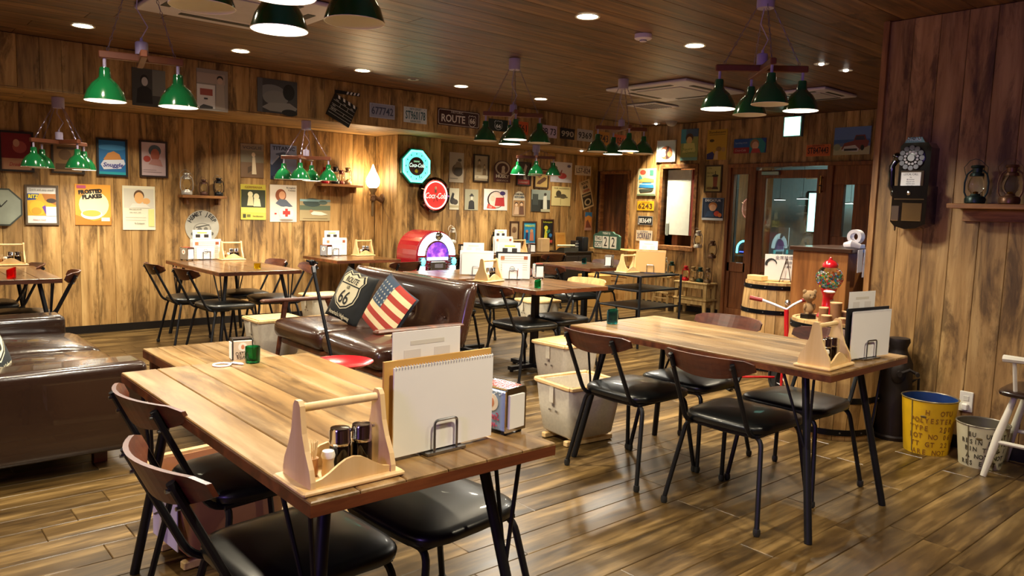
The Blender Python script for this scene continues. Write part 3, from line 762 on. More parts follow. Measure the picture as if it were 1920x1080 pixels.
def flagprint(o, Wd, H, th):
    red, cream, blue = M('#a8382c', .8, vary=.05), M('#e3cfa0', .8, vary=.05), M('#3c4f66', .8, vary=.05); b = MB()
    n = 9; zz = lambda k: -H/2+.012+(H-.024)*k/n; X = Wd/2-.014
    for k in range(n): gridquad(b, -X, X, zz(k), zz(k+1), red if k % 2 == 0 else cream, 14, 3)
    p = b.build('flag_print', None, o); drape(p.data, Wd, H, th, .0022)
    b = MB(); gridquad(b, -X, -.02, zz(4), H/2-.012, blue, 8, 8); p = b.build('flag_canton', None, o); drape(p.data, Wd, H, th, .004)
    b = MB()
    for i in range(5):
        for j in range(5):
            cx, cz = -X+.025+i*.036, zz(4)+.022+j*.036; q = []
            for k in range(10): r = .011 if k % 2 == 0 else .0045; a = PI/2+k*PI/5; q.append((cx+r*math.cos(a), 0, cz+r*math.sin(a)))
            b.add(q, [tuple(range(10))], None, None)
    p = b.build('stars', M('#c9c8b8', .8), o); drape(p.data, Wd, H, th, .0055)
SHIELD = [(-.36, .5), (-.18, .43), (0, .5), (.18, .43), (.36, .5), (.5, .33), (.43, .16), (.47, -.05), (.43, -.27), (.25, -.42), (0, -.5), (-.25, -.42), (-.43, -.27), (-.47, -.05), (-.43, .16), (-.5, .33)]
def fanpoly(b, poly, m, sub=4):
    """polygon filled from its middle in rings, so that it can follow a curved face"""
    n = len(poly); vs_ = [(0, 0, 0)]
    dense = []
    for i in range(n):
        p, q = poly[i], poly[(i+1) % n]
        for k in range(3): dense.append((p[0]+(q[0]-p[0])*k/3, p[1]+(q[1]-p[1])*k/3))
    N = len(dense); cx = sum(p[0] for p in dense)/N; cz = sum(p[1] for p in dense)/N; vs_ = [(cx, 0, cz)]
    for r in range(1, sub+1):
        for p in dense: vs_.append((cx+(p[0]-cx)*r/sub, 0, cz+(p[1]-cz)*r/sub))
    fs = [(0, 1+k, 1+(k+1) % N) for k in range(N)]
    for r in range(sub-1):
        for k in range(N): a = 1+r*N; fs.append((a+k, a+N+k, a+N+(k+1) % N, a+(k+1) % N))
    b.add(vs_, fs, None, m, True)
def shieldprint(o, Wd, H, th):
    cream, k = M('#d9cfae', .8, vary=.04), M('#17181a', .8, vary=0)
    for s, m, off in ((.74, cream, .002), (.70, k, .0035), (.64, cream, .005)):
        b = MB(); fanpoly(b, [(x*Wd*s*.92, z*H*s+.035) for x, z in SHIELD], m); p = b.build('shield_print', None, o); drape(p.data, Wd, H, th, off)
    b = MB(); gridquad(b, -Wd*.26, Wd*.26, .075, .085, k, 10, 1); p = b.build('shield_bar', None, o); drape(p.data, Wd, H, th, .0065)
    for s, sz, x, z, m, wx in (('ROUTE', .062, 0, .115, k, .8), ('US', .035, 0, .055, k, .9), ('66', .15, 0, -.03, k, .85), ("America's Highway", .042, 0, -.165, cream, .85)):
        me = textmesh(s, sz, wx, ext=0, bold=.001, res=3); me.materials.clear(); me.materials.append(m); me.transform(TR(x, 0, z)); drape(me, Wd, H, th, .0082 if m is k else .004); link('lettering', me, o)
# brown loveseat (faces -x)
t = thing('loveseat', 'brown tufted vinyl two-seat sofa with wooden arms in the middle of the room', 'sofa', (2.86, 4.95, 0))
b = MB(); pad(b, (-.02, 0, .235), (.62, 1.50, .05), .02, 4); weld(b.build('seat_frame', W_EDGE, t))
for s in (-1, 1): b = MB(); pad(b, (-.05, s*.405, .335), (.66, .80, .15), .06, 8, .012); weld(b.build('seat_cushion', LEATHER2, t))
TUFTS = (-.6, -.2, .2, .6)
def backpad(b, cy, wd):
    n, mz = 60, 16; vs_ = []; fs = []
    T = TR(.30, cy, .40) @ RY(math.radians(14))
    tuft = [(-.2, .12), (.2, .12), (-.2, .27), (.2, .27)]
    for s in (-1, 1):
        for i in range(n+1):
            for j in range(mz+1):
                u, v = -1+2*i/n, j/mz; e = (1-abs(u)**6)*(1-abs(2*v-1)**5); x = s*.075*(max(e, 0)**.4); y = u*wd/2; z = -.04+v*.46
                if s < 0:
                    for ty in TUFTS: x += .038*math.exp(-((y-ty)**2+(z-.14)**2)/.0022)
                vs_.append((x, y, z))
    N = (n+1)*(mz+1)
    for s in (0, 1):
        for i in range(n):
            for j in range(mz): a = s*N+i*(mz+1)+j; q = (a, a+1, a+mz+2, a+mz+1); fs.append(q if not s else q[::-1])
    b.add(vs_, fs, T, None, True); return T
b = MB(); T = backpad(b, 0, 1.64); o = b.build('back_cushion', LEATHER2, t); weld(o, .0002)
for ty in TUFTS: b = MB(); b.sphere((-.046, ty, .14), .011, 8, T=T); b.build('button', LEATHER2, o)
for s in (-1, 1):
    b = MB(); b.box((-.10, s*.87, .535), (.68, .065, .028), bev=.01); b.build('arm', W_BACK, t)
    b = MB(); b.tube([(-.32, s*.87, .0), (-.24, s*.86, .525)], [.016, .024], 8); b.build('leg', W_EDGE, t)
    b = MB(); b.tube([(.34, s*.87, .0), (.13, s*.86, .525)], [.016, .024], 8); b.build('leg', W_EDGE, t)
    b = MB(); b.tube([(-.28, s*.86, .235), (.24, s*.86, .235)], .014, 8); b.build('rail', W_EDGE, t)
def mloc(x, y, z, rz, rx=0, ry=0): return TR(x, y, z) @ RZ(rz) @ RX(rx) @ RY(ry)
pillow('route_cushion', 'black cushion with a cream ROUTE 66 shield on the brown loveseat', .44, .42, .12, M('#1d1f20', .85, vary=.05), mloc(2.88, 5.20, .615, math.radians(-82), math.radians(-24), math.radians(10)), shieldprint)
pillow('flag_cushion', 'stars and stripes flag cushion in faded red, cream and blue on the brown loveseat', .42, .40, .12, M('#2d3542', .85, vary=.05), mloc(2.86, 4.62, .59, math.radians(-82), math.radians(-22), math.radians(24)), flagprint)
pillow('dark_cushion', 'dark grey-green cushion with a cream print leaning on the left sofa', .46, .44, .13, M('#23282a', .85, vary=.05), mloc(.42, 4.42, .60, math.radians(62), math.radians(-22), math.radians(-8)), shieldprint)
pillow('brown_cushion', 'plain brown cushion at the near end of the left sofa', .44, .42, .13, M('#3b2a20', .85, vary=.05), mloc(.26, 4.28, .60, math.radians(65), math.radians(-18), 0))
# microphone stand, leaning pole
t = thing('microphone_stand', 'black pole stand with a clamp head in front of the brown loveseat', 'stand', (2.38, 4.45, 0))
b = MB(); b.tube([(0, 0, .02), (-.03, .02, .25), (-.05, .28, .88)], .012, 8); b.build('pole', BLACKM, t)
b = MB(); b.lathe([(.12, 0), (.12, .012), (.03, .024), (.012, .04)], n=20); b.build('base', BLACKM, t)
b = MB(); b.tube([(-.05, .27, .86), (-.05, .285, .90)], .016, 8, m=STEEL); b.sphere((-.05, .30, .925), .022, 8, m=BLACKM); b.tube([(-.05, .26, .935), (-.05, .34, .93)], .008, 6, m=BLACKM); b.tube([(-.09, .30, .94), (-.01, .30, .92)], .008, 6, m=BLACKM); b.build('clamp', None, t)
# red round tray stool
t = thing('red_stool', 'round red metal seat stool between the front table and the brown loveseat', 'stool', (2.04, 3.78, 0))
b = MB(); b.lathe([(.0, .425), (.12, .43), (.165, .45), (.172, .452), (.165, .444), (.12, .424), (0, .418)], n=28, cap=False); b.build('seat', M('#b3121c', .2, coat=.5, vary=.02), t)
for k in range(3):
    a = k*2.094; b = MB(); b.tube([(.06*math.cos(a), .06*math.sin(a), .422), (.17*math.cos(a), .17*math.sin(a), 0)], .010, 8); b.build('leg', IRON, t)

# ------------------------------------------------------------------ canvas baskets
def basket(x, y, deg, label, lid=True, wd=.40, dp=.34, hh=.36, canvas=CANVAS, mark=True):
    t = thing('canvas_basket', label, 'basket', (x, y, 0), math.radians(deg), 'canvas luggage baskets on the floor')
    b = MB()
    for s in (-1, 1): b.box((0, s*dp*.30, .0175), (wd*.86, .035, .03), bev=.004)
    b.box((0, 0, .037), (wd*.5, dp*.7, .008)); b.build('skids', W_PALE, t)
    b = MB(); top = hh-.02; bw, bd = wd*.80/2, dp*.80/2; tw, td = wd/2-.004, dp/2-.004; n = 10; vs_ = []; fs = []
    rings = [(bw*.9, bd*.9, .041), (bw, bd, .055), ((bw+tw)/2+.004, (bd+td)/2+.004, .2), (tw, td, top), (tw-.010, td-.010, top), (bw, bd, .062)]
    K = 24
    for A, B, z in rings:
        for k in range(K):
            a = 2*PI*k/K+PI/K; c, s_ = math.cos(a), math.sin(a); X = math.copysign(min(1, abs(c)*1.30)**.5, c)*A; Y = math.copysign(min(1, abs(s_)*1.30)**.5, s_)*B
            wob = .004*math.sin(k*2.3+z*30); vs_.append((X+wob*(z > .1), Y+wob*(z > .1), z))
    for i in range(len(rings)-1):
        for k in range(K): fs.append((i*K+k, i*K+(k+1) % K, (i+1)*K+(k+1) % K, (i+1)*K+k))
    fs.append(tuple(range(K-1, -1, -1))); fs.append(tuple(range((len(rings)-1)*K, len(rings)*K)))
    b.add(vs_, fs, None, None, True); b.build('canvas_body', canvas, t)
    b = MB()
    for s in (-1, 1): b.box((0, s*(td+.003), top+.004), (wd, .020, .026), bev=.006); b.box((s*(tw+.003), 0, top+.004), (.020, dp-.02, .026), bev=.006)
    b.build('rim', W_PALE, t)
    if lid:
        for i in range(5):
            o = plank(t, wd-.03, (dp-.03)/5-.004, .010, W_PALE, TR(0, -dp/2+.015+(dp-.03)/5*(i+.5), top+.010)); o.name = 'lid_slat'
    for sg in (-1, 1): b = MB(); b.box((sg*(tw+.006), 0, top-.05), (.004, .035, .10)); b.build('strap', CANVAS, t)
    if mark:
        for r_ in range(3): b = MB(); b.box((-(tw*.93)-.006, -.03+.03*r_, .19+.03*(r_ % 2)), (.002, .018, .012)); b.build('stamp_mark', M('#6c6257', .7), t)
    return t
basket(4.03, 4.0, 3, 'closed canvas basket with a wooden lid between the middle table and the right table')
basket(3.17, 3.03, -6, 'open canvas basket with a webbing strap beside the far end of the right table', lid=False)
basket(2.65, 6.12, 0, 'closed canvas basket with a slatted lid beside the loveseat arm')
basket(3.78, 7.45, 0, 'canvas basket by the wall behind the brown loveseat')
basket(5.72, 6.15, -10, 'small pale canvas basket under the table by the crate cabinet', hh=.34)
t = basket(1.02, 2.85, 5, 'tan basket with a pale rim under the far seat of the front table', lid=False, wd=.44, dp=.34, canvas=M('#b5835a', .7, vary=.04), mark=False)
b = MB(); b.box((-.218, -.03, .20), (.003, .22, .22), m=M('#c9bfe0', .6)); b.sphere((-.221, -.04, .17), (.002, .04, .018), 8, m=M('#3b3238', .6)); b.tube([(-.221, -.04, .17), (-.221, .02, .19), (-.221, .06, .17)], .004, 5, m=M('#3b3238', .6)); b.build('bird_print', None, t)

# ------------------------------------------------------------------ wall hangings
WALLS = {'L': (1, YW, 0), 'B': (1, YB, 0), 'K': (1, YK, 0), 'F': (1, YF, 0), 'R': (0, XF, -PI/2), 'P': (0, XP, -PI/2)}
def wrect(wall, x0, y0, x1, y1):
    ax, v, rz = WALLS[wall]; cx, cy = (x0+x1)/2, (y0+y1)/2
    c = at(cx, cy, ax, v); l = at(x0, cy, ax, v); r = at(x1, cy, ax, v); u = at(cx, y0, ax, v); d = at(cx, y1, ax, v)
    return c, float(np.linalg.norm(r-l)), float(abs(u[2]-d[2])), rz
INK = lambda c: M(c, .55, vary=0)
def draw(par, shapes, Wd, H, y0, T=None):
    b = MB(); k = 0
    for s in shapes:
        if s[0] == 't': continue
        k += 1; y = y0-.0006*k; m = INK(s[-1])
        if s[0] == 'r': pts = [(s[1], s[2]), (s[3], s[2]), (s[3], s[4]), (s[1], s[4])]
        elif s[0] == 'e': n = 20; pts = [(s[1]+s[3]*math.cos(2*PI*i/n), s[2]+s[4]*math.sin(2*PI*i/n)) for i in range(n)]
        else: pts = s[1]
        b.add([((p[0]-.5)*Wd, y, (p[1]-.5)*H) for p in pts], [tuple(range(len(pts)))], T, m)
    if b.v: b.build('print', None, par)
    for s in shapes:
        if s[0] == 't':
            k += 1; _, tx, u, v, sz, col = s[:6]; kw = s[6] if len(s) > 6 else {}
            me = textmesh(tx, sz*H, kw.get('sx', .8), kw.get('sh', 0.), bold=kw.get('b', .0)*H, ext=.0003)
            if 'fit' in kw:
                w0 = max(v_.co.x for v_ in me.vertices)-min(v_.co.x for v_ in me.vertices); me.transform(Matrix.Diagonal((kw['fit']*Wd/w0, 1, 1, 1)))
            if 'rot' in kw: me.transform(RY(math.radians(kw['rot'])))
            me.transform(TR((u-.5)*Wd, y0-.0006*k-.0004, (v-.5)*H)); me.materials.clear(); me.materials.append(INK(col))
            if T is not None: me.transform(T)
            link('lettering', me, par)
def poster(wall, rect, label, bg, shapes, frame=None, name='poster', cat='poster', group='tin signs and posters on the walls', tilt=0, th=.006, fw=.018):
    c, Wd, H, rz = wrect(wall, *rect)
    t = thing(name, label, cat, tuple(c), rz, group); T = RY(math.radians(tilt)) if tilt else None
    b = MB(); b.box((0, -th/2-.001, 0), (Wd, th, H), T=T); b.build('sheet', INK(bg), t)
    draw(t, shapes, Wd, H, -th-.0015, T)
    if frame:
        d = .018; b = MB(); b.box((0, -d/2, H/2), (Wd+fw, d, fw), T=T); b.box((0, -d/2, -H/2), (Wd+fw, d, fw), T=T); b.box((Wd/2, -d/2, 0), (fw, d, H-fw), T=T); b.box((-Wd/2, -d/2, 0), (fw, d, H-fw), T=T); b.build('frame', INK(frame), t)
    return t
def person_shapes(u, v, s, skin, hair, coat, hat=None):
    out = [('p', [(u-.26*s, v-.62*s), (u-.22*s, v-.22*s), (u-.08*s, v-.14*s), (u+.08*s, v-.14*s), (u+.22*s, v-.22*s), (u+.26*s, v-.62*s)], coat), ('e', u, v+.04*s, .125*s, .15*s, hair), ('e', u+.01*s, v-.005*s, .10*s, .125*s, skin)]
    if hat: out += [('e', u, v+.10*s, .20*s, .035*s, hat), ('e', u, v+.15*s, .11*s, .07*s, hat)]
    return out
P = poster
P('L', (0, 248, 61, 320), 'dark red framed poster at the top left, above the red glass table', '#7c1620', [('r', 0, 0, 1, .32, '#b98a6a'), ('e', .6, .62, .22, .16, '#a8504a'), ('e', .5, .72, .1, .1, '#c89a82'), ('t', 'Drink it', .5, .16, .14, '#b03a3a', {'sh': .3})], '#1a0f0e')
P('L', (98, 268, 156, 324), 'brown framed paper poster behind the far left green lamps', '#8c6b45', [('r', .1, .1, .9, .3, '#5d452c'), ('e', .4, .6, .2, .18, '#6b4f33'), ('r', .15, .78, .85, .86, '#4b3622')], '#2a1c12')
P('L', (183, 262, 237, 329), 'framed blue poster with a towel heap and the word Snuggle', '#1f6fae', [('e', .5, .78, .5, .08, '#3f8fca'), ('p', [(.2, .45), (.35, .62), (.55, .68), (.75, .6), (.85, .42), (.6, .36), (.3, .36)], '#c98a4a'), ('p', [(.1, .3), (.2, .42), (.9, .46), (.95, .34), (.8, .2), (.2, .16)], '#d8dff0'), ('r', 0, 0, 1, .10, '#23a0b0'), ('t', 'Snuggle', .52, .29, .16, '#2a2f8c', {'sh': .2, 'fit': .7, 'b': .004})], '#15181d')
P('L', (263, 266, 312, 331), 'framed pale pink poster of a woman holding flowers', '#c9b4ba', [('e', .55, .74, .24, .17, '#50606e'), ('e', .56, .62, .17, .18, '#b26a58'), ('e', .25, .5, .14, .09, '#b0483f'), ('p', [(.3, .35), (.45, .5), (.75, .5), (.85, .3)], '#b98a86'), ('r', .1, .18, .6, .19, '#77696e'), ('r', .1, .12, .8, .13, '#77696e')], '#2b1a18')
P('L', (49, 349, 108, 420), 'framed white poster for crackers reading RITZ, Quick and easy snack', '#dedbd2', [('r', .04, .22, .95, .80, '#d7a92a'), ('p', [(.04, .62), (.04, .80), (.42, .80), (.3, .64)], '#23408c'), ('p', [(.5, .8), (.95, .8), (.95, .5), (.6, .62)], '#b2702a'), ('e', .8, .62, .16, .06, '#3b2a20'), ('e', .35, .42, .26, .2, '#e2b62a'), ('e', .32, .34, .16, .1, '#c99722'), ('p', [(.5, .45), (.62, .25), (.7, .25), (.6, .5)], '#6b3f9c'), ('r', .62, .22, .95, .46, '#e8e6df'), ('t', 'RITZ', .22, .72, .13, '#f2d81e', {'b': .006, 'sx': .8}), ('t', 'Quick and easy snack!', .5, .9, .08, '#55524c', {'fit': .8}), ('t', 'Always ready', .4, .11, .07, '#a44a4a', {'sh': .3})], '#55442f')
P('L', (141, 346, 208, 422), 'orange cereal poster reading FROSTED FLAKES with a cream bowl shape', '#e8a13a', [('e', .52, .50, .42, .34, '#efe0b0'), ('p', [(0, 0), (0, .25), (.5, .1), (1, .2), (1, 0)], '#e07a2a'), ('e', .45, .26, .30, .12, '#f4f0e6'), ('e', .45, .29, .26, .08, '#e0b050'), ('r', .72, .10, .96, .19, '#f0e6c8'), ('r', .05, .9, .3, .97, '#c0527a'), ('t', 'FROSTED', .42, .82, .13, '#1b130f', {'fit': .66, 'b': .008, 'rot': -6}), ('t', 'FLAKES', .47, .70, .13, '#1b130f', {'fit': .56, 'b': .008, 'rot': -6})])
P('L', (230, 349, 291, 431), 'pale cream calendar poster with a smiling baby', '#dcd8c0', [('r', .04, .5, .96, .94, '#c9c5b6'), ('e', .5, .78, .16, .13, '#5b4028'), ('e', .5, .73, .14, .13, '#d9a86c'), ('e', .72, .66, .12, .07, '#d9a86c'), ('p', [(.2, .5), (.3, .6), (.7, .6), (.85, .5)], '#d8d2c4'), ('r', .78, .08, .96, .48, '#cfd38a'), ('t', 'Baby meals and milk', .38, .47, .04, '#6a675c'), ('t', 'plain  warm  ready', .38, .40, .04, '#6a675c'), ('r', .08, .28, .7, .285, '#8d897a'), ('r', .08, .22, .7, .225, '#8d897a'), ('t', 'Es Compania', .5, .15, .05, '#3d3a34')])
# octagonal clock cut by the left edge
c, Wd, H, rz = wrect('L', -20, 358, 20, 418)
t = thing('octagonal_clock', 'octagonal grey-green clock cut off by the left edge', 'clock', tuple(c), 0)
def octo(r): return [(r*math.cos(PI/8+k*PI/4), r*math.sin(PI/8+k*PI/4)) for k in range(8)]
b = MB(); b.prism(octo(.18), .03, T=TR(0, -.031, 0)); b.build('case', M('#3c403a', .4), t); b = MB(); b.prism(octo(.165), .003, T=TR(0, -.034, 0)); b.build('dial', M('#8b9080', .5), t)
b = MB(); b.tube([(0, -.036, 0), (.05, -.036, .06)], .004, 5); b.tube([(0, -.036, 0), (-.02, -.036, .1)], .003, 5); b.build('hands', DARK, t)
# round HEMET JEEP sign
c, Wd, H, rz = wrect('L', 348, 395, 410, 456)
t = thing('round_sign', 'round grey tin sign with black lettering HEMET JEEP and an engine drawing', 'sign', tuple(c), 0, 'tin signs and posters on the walls'); R_ = H/2*1.02
b = MB(); b.lathe([(R_, .001), (R_, .006)], n=40, T=RX(PI/2)); b.build('disc', M('#a9a598', .5, vary=.08), t)
def arctext(s, R_, a0, a1, size, mat, par, y, inward=False):
    n = len(s)
    for i, ch in enumerate(s):
        if ch == ' ': continue
        a = a0+(a1-a0)*(i+.5)/n; me = textmesh(ch, size, .95, bold=size*.03); me.transform(RY(-(a-PI/2)) if not inward else RY(-(a+PI/2))); me.transform(TR(R_*math.cos(a), y, R_*math.sin(a))); me.materials.clear(); me.materials.append(mat); link('lettering', me, par)
arctext('HEMET JEEP', R_*.80, math.radians(158), math.radians(22), R_*.34, INK('#2b2a28'), t, -.0068)
draw(t, [('e', .5, .45, .26, .17, '#7f7c72'), ('e', .5, .45, .23, .14, '#a9a598'), ('e', .42, .42, .07, .07, '#6a675f'), ('e', .6, .44, .06, .06, '#6a675f'), ('p', [(.3, .5), (.7, .58), (.72, .56), (.32, .47)], '#3b3a36'), ('e', .22, .30, .05, .05, '#55524b'), ('e', .78, .30, .05, .05, '#55524b')], 2*R_, 2*R_, -.0066)
P('L', (451, 270, 494, 333), 'old magazine poster of a lady with a greyhound, above the yellow sheet', '#8a7a68', [('r', 0, 0, 1, .45, '#6f5640'), ('r', 0, .45, 1, .8, '#77705f'), ('e', .55, .68, .08, .07, '#d8c8b0'), ('p', [(.48, .1), (.5, .6), (.62, .62), (.68, .1)], '#cfc0a4'), ('p', [(.3, .12), (.3, .3), (.48, .36), (.48, .2)], '#4b3a2b'), ('t', 'VOGUE', .5, .88, .13, '#3c3c4c', {'fit': .85})])
P('L', (507, 272, 556, 337), 'blue ship poster reading TITANIC', '#7f8fb8', [('p', [(0, .1), (0, .45), (.35, .72), (.5, .75), (.5, .1)], '#33415e'), ('p', [(0, .45), (.3, .68), (.34, .66), (.05, .4)], '#8f98b4'), ('p', [(.2, .74), (.5, .8), (.8, .72), (.8, .69), (.2, .70)], '#3f4c6c'), ('r', 0, 0, 1, .1, '#232c42'), ('t', 'TITANIC', .5, .89, .15, '#16284c', {'fit': .86, 'b': .004}), ('t', 'THE LARGEST STEAMER', .5, .05, .06, '#b9c0d0', {'fit': .8})])
P('L', (451, 346, 498, 412), 'yellow and black vintage poster of two seated figures with small lettering', '#b5a83a', [('r', .02, .35, .98, .85, '#2f3420'), ('e', .38, .72, .1, .08, '#d8d2a8'), ('e', .62, .66, .11, .09, '#d8d2a8'), ('p', [(.25, .4), (.3, .66), (.48, .66), (.5, .4)], '#cfc89c'), ('p', [(.5, .38), (.52, .6), (.75, .6), (.8, .38)], '#d8d2a8'), ('r', 0, 0, 1, .2, '#c9bd4c'), ('r', .08, .05, .2, .16, '#3d4020'), ('r', .24, .07, .38, .15, '#6b6828'), ('t', 'Free Information', .68, .10, .08, '#2f3018', {'fit': .42, 'sh': .2}), ('t', 'GERMANIA', .5, .92, .09, '#6b3a20', {'fit': .7}), ('r', 0, .2, 1, .35, '#d4c95c')])
P('L', (506, 347, 556, 416), 'cream poster of a seated girl with a red cross tin', '#d9cfbf', [('e', .4, .72, .2, .17, '#8a4a2a'), ('e', .45, .72, .12, .11, '#d8a078'), ('p', [(.2, .5), (.35, .62), (.6, .6), (.85, .42), (.6, .4), (.4, .42)], '#5a6270'), ('e', .6, .25, .28, .17, '#e8e0cc'), ('r', .56, .14, .66, .36, '#b8322a'), ('r', .47, .20, .75, .30, '#b8322a'), ('r', .16, .2, .24, .24, '#b8322a'), ('e', .6, .05, .26, .03, '#8a7a68'), ('t', 'Knights', .78, .93, .07, '#50555c', {'fit': .34}), ('t', 'Castile', .80, .86, .06, '#50555c', {'fit': .28})])
P('L', (562, 374, 619, 414), 'small golf scene poster below the lantern shelf', '#a5936b', [('r', 0, .5, 1, .72, '#5d6a55'), ('e', .4, .85, .3, .2, '#3d4c48'), ('r', 0, .9, 1, 1, '#8fb0b0'), ('e', .75, .86, .15, .1, '#55655c'), ('p', [(.35, .35), (.45, .45), (.7, .42), (.92, .3), (.7, .26), (.4, .28)], '#e0d8c4'), ('e', .36, .46, .05, .06, '#b0805c'), ('r', .1, .1, .9, .12, '#7b6a48')])
# bulkhead row
def bw(shapes): return shapes
P('F', (248, 130, 310, 200), 'black and white photo poster of a dark-haired person in a sweater on the bulkhead', '#3e3e3c', [('r', .6, .3, 1, 1, '#6d6f68')]+person_shapes(.36, .66, .95, '#bdb9b4', '#161616', '#19191b'))
P('F', (369, 131, 427, 208), 'white magazine cover poster with a red title block and a standing figure on the bulkhead', '#8a817a', [('r', 0, .05, .58, .62, '#cfcbc8'), ('r', .1, .36, .5, .52, '#96463a'), ('r', 0, .66, .9, .9, '#a39084'), ('e', .74, .8, .1, .07, '#2a2220'), ('e', .74, .74, .09, .08, '#b59a88'), ('p', [(.58, .05), (.62, .66), (.86, .66), (.9, .05)], '#a09488'), ('r', .22, .26, .34, .30, '#3d3a38'), ('p', [(.08, .08), (.2, .14), (.5, .1), (.5, .05), (.08, .03)], '#2f2b2a')])
P('F', (483, 150, 557, 213), 'black and white photo poster of a dark-haired person leaning over a table on the bulkhead', '#3c3e42', [('e', .35, .62, .34, .22, '#73777a'), ('e', .45, .45, .32, .22, '#7f8280'), ('e', .78, .66, .15, .24, '#0f0f12'), ('p', [(.1, .15), (.3, .3), (.8, .34), (1, .2), (.9, .04), (.3, .06)], '#8d8f8c'), ('r', 0, 0, .12, 1, '#55585c'), ('e', .8, .05, .2, .1, '#1c1d20')])
# clapperboard
c, Wd, H, rz = wrect('F', 607, 184, 672, 232)
t = thing('clapperboard', 'tilted black clapperboard with white stripes on the bulkhead', 'clapperboard', tuple(c), 0); tl = math.radians(25); T0 = RY(tl)
b = MB(); b.box((0, -.012, -.015), (.275, .018, .20), T=T0); b.build('slate', M('#101012', .4), t)
b = MB(); b.box((0, -.012, .103), (.275, .02, .032), T=T0, m=M('#101012', .4))
for i in range(4): b.add([(x, -.0235, z) for x, z in ((-.09+i*.062, .089), (-.065+i*.062, .089), (-.080+i*.062, .118), (-.105+i*.062, .118))], [(0, 1, 2, 3)], T0, INK('#dcdad6'))
b.build('lower_clap', None, t)
T1 = T0 @ TR(-.13, 0, .125) @ RY(-math.radians(24)) @ TR(.13, 0, 0); b = MB(); b.box((0, -.012, .016), (.275, .02, .030), T=T1, m=M('#101012', .4))
for i in range(4): b.add([(x, -.0235, z) for x, z in ((-.02+i*.04, .003), (.0+i*.04, .003), (.012+i*.04, .029), (-.008+i*.04, .029))], [(0, 1, 2, 3)], T1, INK('#dcdad6'))
b.build('upper_clap', None, t)
b = MB()
for z in (.055, .015, -.02, -.05, -.08): b.box((0, -.0222, z), (.26, .0008, .0026), T=T0, m=INK('#d8d6d2'))
for x, z, h in ((-.04, .035, .04), (.05, .035, .04), (.03, -.035, .03)): b.box((x, -.0222, z), (.0026, .0008, h), T=T0, m=INK('#d8d6d2'))
b.build('print', None, t)
for s, x, z in (('SCENE', -.09, .066), ('TAKE', .0, .066), ('ROLL', .09, .066), ('PROD.', -.1, .0), ('DIRECTOR', -.09, -.035)): text(s, .016, INK('#d8d6d2'), t, (0, 0, 0), sx=.8, T=T0 @ TR(x, -.0228, z))
def plate(wall, rect, num, bg, fg, label, small=None, tilt=0, sub=None, edge=None, sx=.62, ns=.74):
    sh = []
    if edge: sh += [('r', .01, .02, .99, .98, edge), ('r', .03, .06, .97, .94, bg)]
    sh += [('t', num, .5, .46, ns, fg, {'fit': .86, 'b': .012})]
    if small: sh += [('t', small, .5, .88, .2, fg, {'fit': .5})]
    if sub: sh += [('t', sub, .5, .1, .16, fg, {'fit': .45})]
    sh += [('e', .1, .9, .012, .025, '#1a1a1a'), ('e', .9, .9, .012, .025, '#1a1a1a')]
    return poster(wall, rect, label, bg, sh, name='license_plate', cat='license plate', group='licence plates on the walls', th=.003, tilt=tilt)
plate('F', (693, 195, 740, 222), '677742', '#8d8fa6', '#3a405c', 'grey-blue licence plate 677742 on the bulkhead', edge='#a7a8bc')
plate('F', (757, 202, 800, 231), 'ST960178', '#c3c8cc', '#2c5560', 'white licence plate ST960178 on the bulkhead', 'NEW JERSEY', sub='GARDEN STATE')
def routesign(wall, rect, label):
    c, Wd, H, rz = wrect(wall, *rect); t = thing('route_sign', label, 'sign', tuple(c), rz, 'tin signs and posters on the walls')
    b = MB(); b.box((0, -.004, 0), (Wd, .006, H), bev=.001); b.build('sheet', INK('#3a1414'), t)
    b = MB(); a, h = Wd/2-.012, H/2-.012
    pts = []
    for sx, sz, a0 in ((1, -1, -90), (1, 1, 0), (-1, 1, 90), (-1, -1, 180)):
        for k in range(5): an = math.radians(a0+k*22.5); pts.append((sx*(a-.02)+.02*math.cos(an), -.0075, sz*(h-.02)+.02*math.sin(an)))
    b.tube(pts, .0028, 5, closed=True); b.build('border', INK('#cfc6c0'), t)
    draw(t, [('p', [(.82+x*.19, .42+z*.72) for x, z in SHIELD], '#cfc6c0'), ('p', [(.82+x*.17, .42+z*.64) for x, z in SHIELD], '#3a1414'), ('t', 'HISTORIC', .45, .84, .2, '#cfc6c0', {'fit': .28}), ('t', 'ROUTE', .36, .42, .62, '#d8cfc8', {'fit': .56, 'b': .012}), ('t', '66', .82, .42, .45, '#d8cfc8', {'fit': .125, 'b': .012})], Wd, H, -.0072)
routesign('F', (821, 207, 899, 238), 'dark red road sign reading HISTORIC ROUTE 66 on the bulkhead')
P('F', (916, 224, 952, 246), 'small black plate with a white 66 shield behind the middle green lamps', '#15201f', [('p', [(.5+x*.42, .5+z*.8) for x, z in SHIELD], '#c9cccb'), ('p', [(.5+x*.38, .5+z*.72) for x, z in SHIELD], '#15201f'), ('t', '66', .5, .42, .42, '#e4e6e4', {'fit': .25, 'b': .01})], name='license_plate', cat='license plate', group='licence plates on the walls', th=.003)
plate('F', (964, 228, 990, 252), '9761', '#c85628', '#2b1512', 'orange licence plate 9761 behind the middle green lamps')
plate('F', (1013, 235, 1044, 258), 'PB 73', '#cdb9cc', '#2d2238', 'lilac-white licence plate PB 73 on the bulkhead')
plate('F', (1050, 241, 1077, 261), '990', '#1c1110', '#b8a58c', 'black licence plate 990 on the bulkhead')
plate('F', (1082, 243, 1111, 265), '9369', '#bdb6b0', '#2c2624', 'white licence plate 9369 on the bulkhead')
plate('F', (1116, 247, 1142, 272), '6743', '#c3842a', '#3a1f10', 'yellow licence plate 6743 behind the right green lamps')
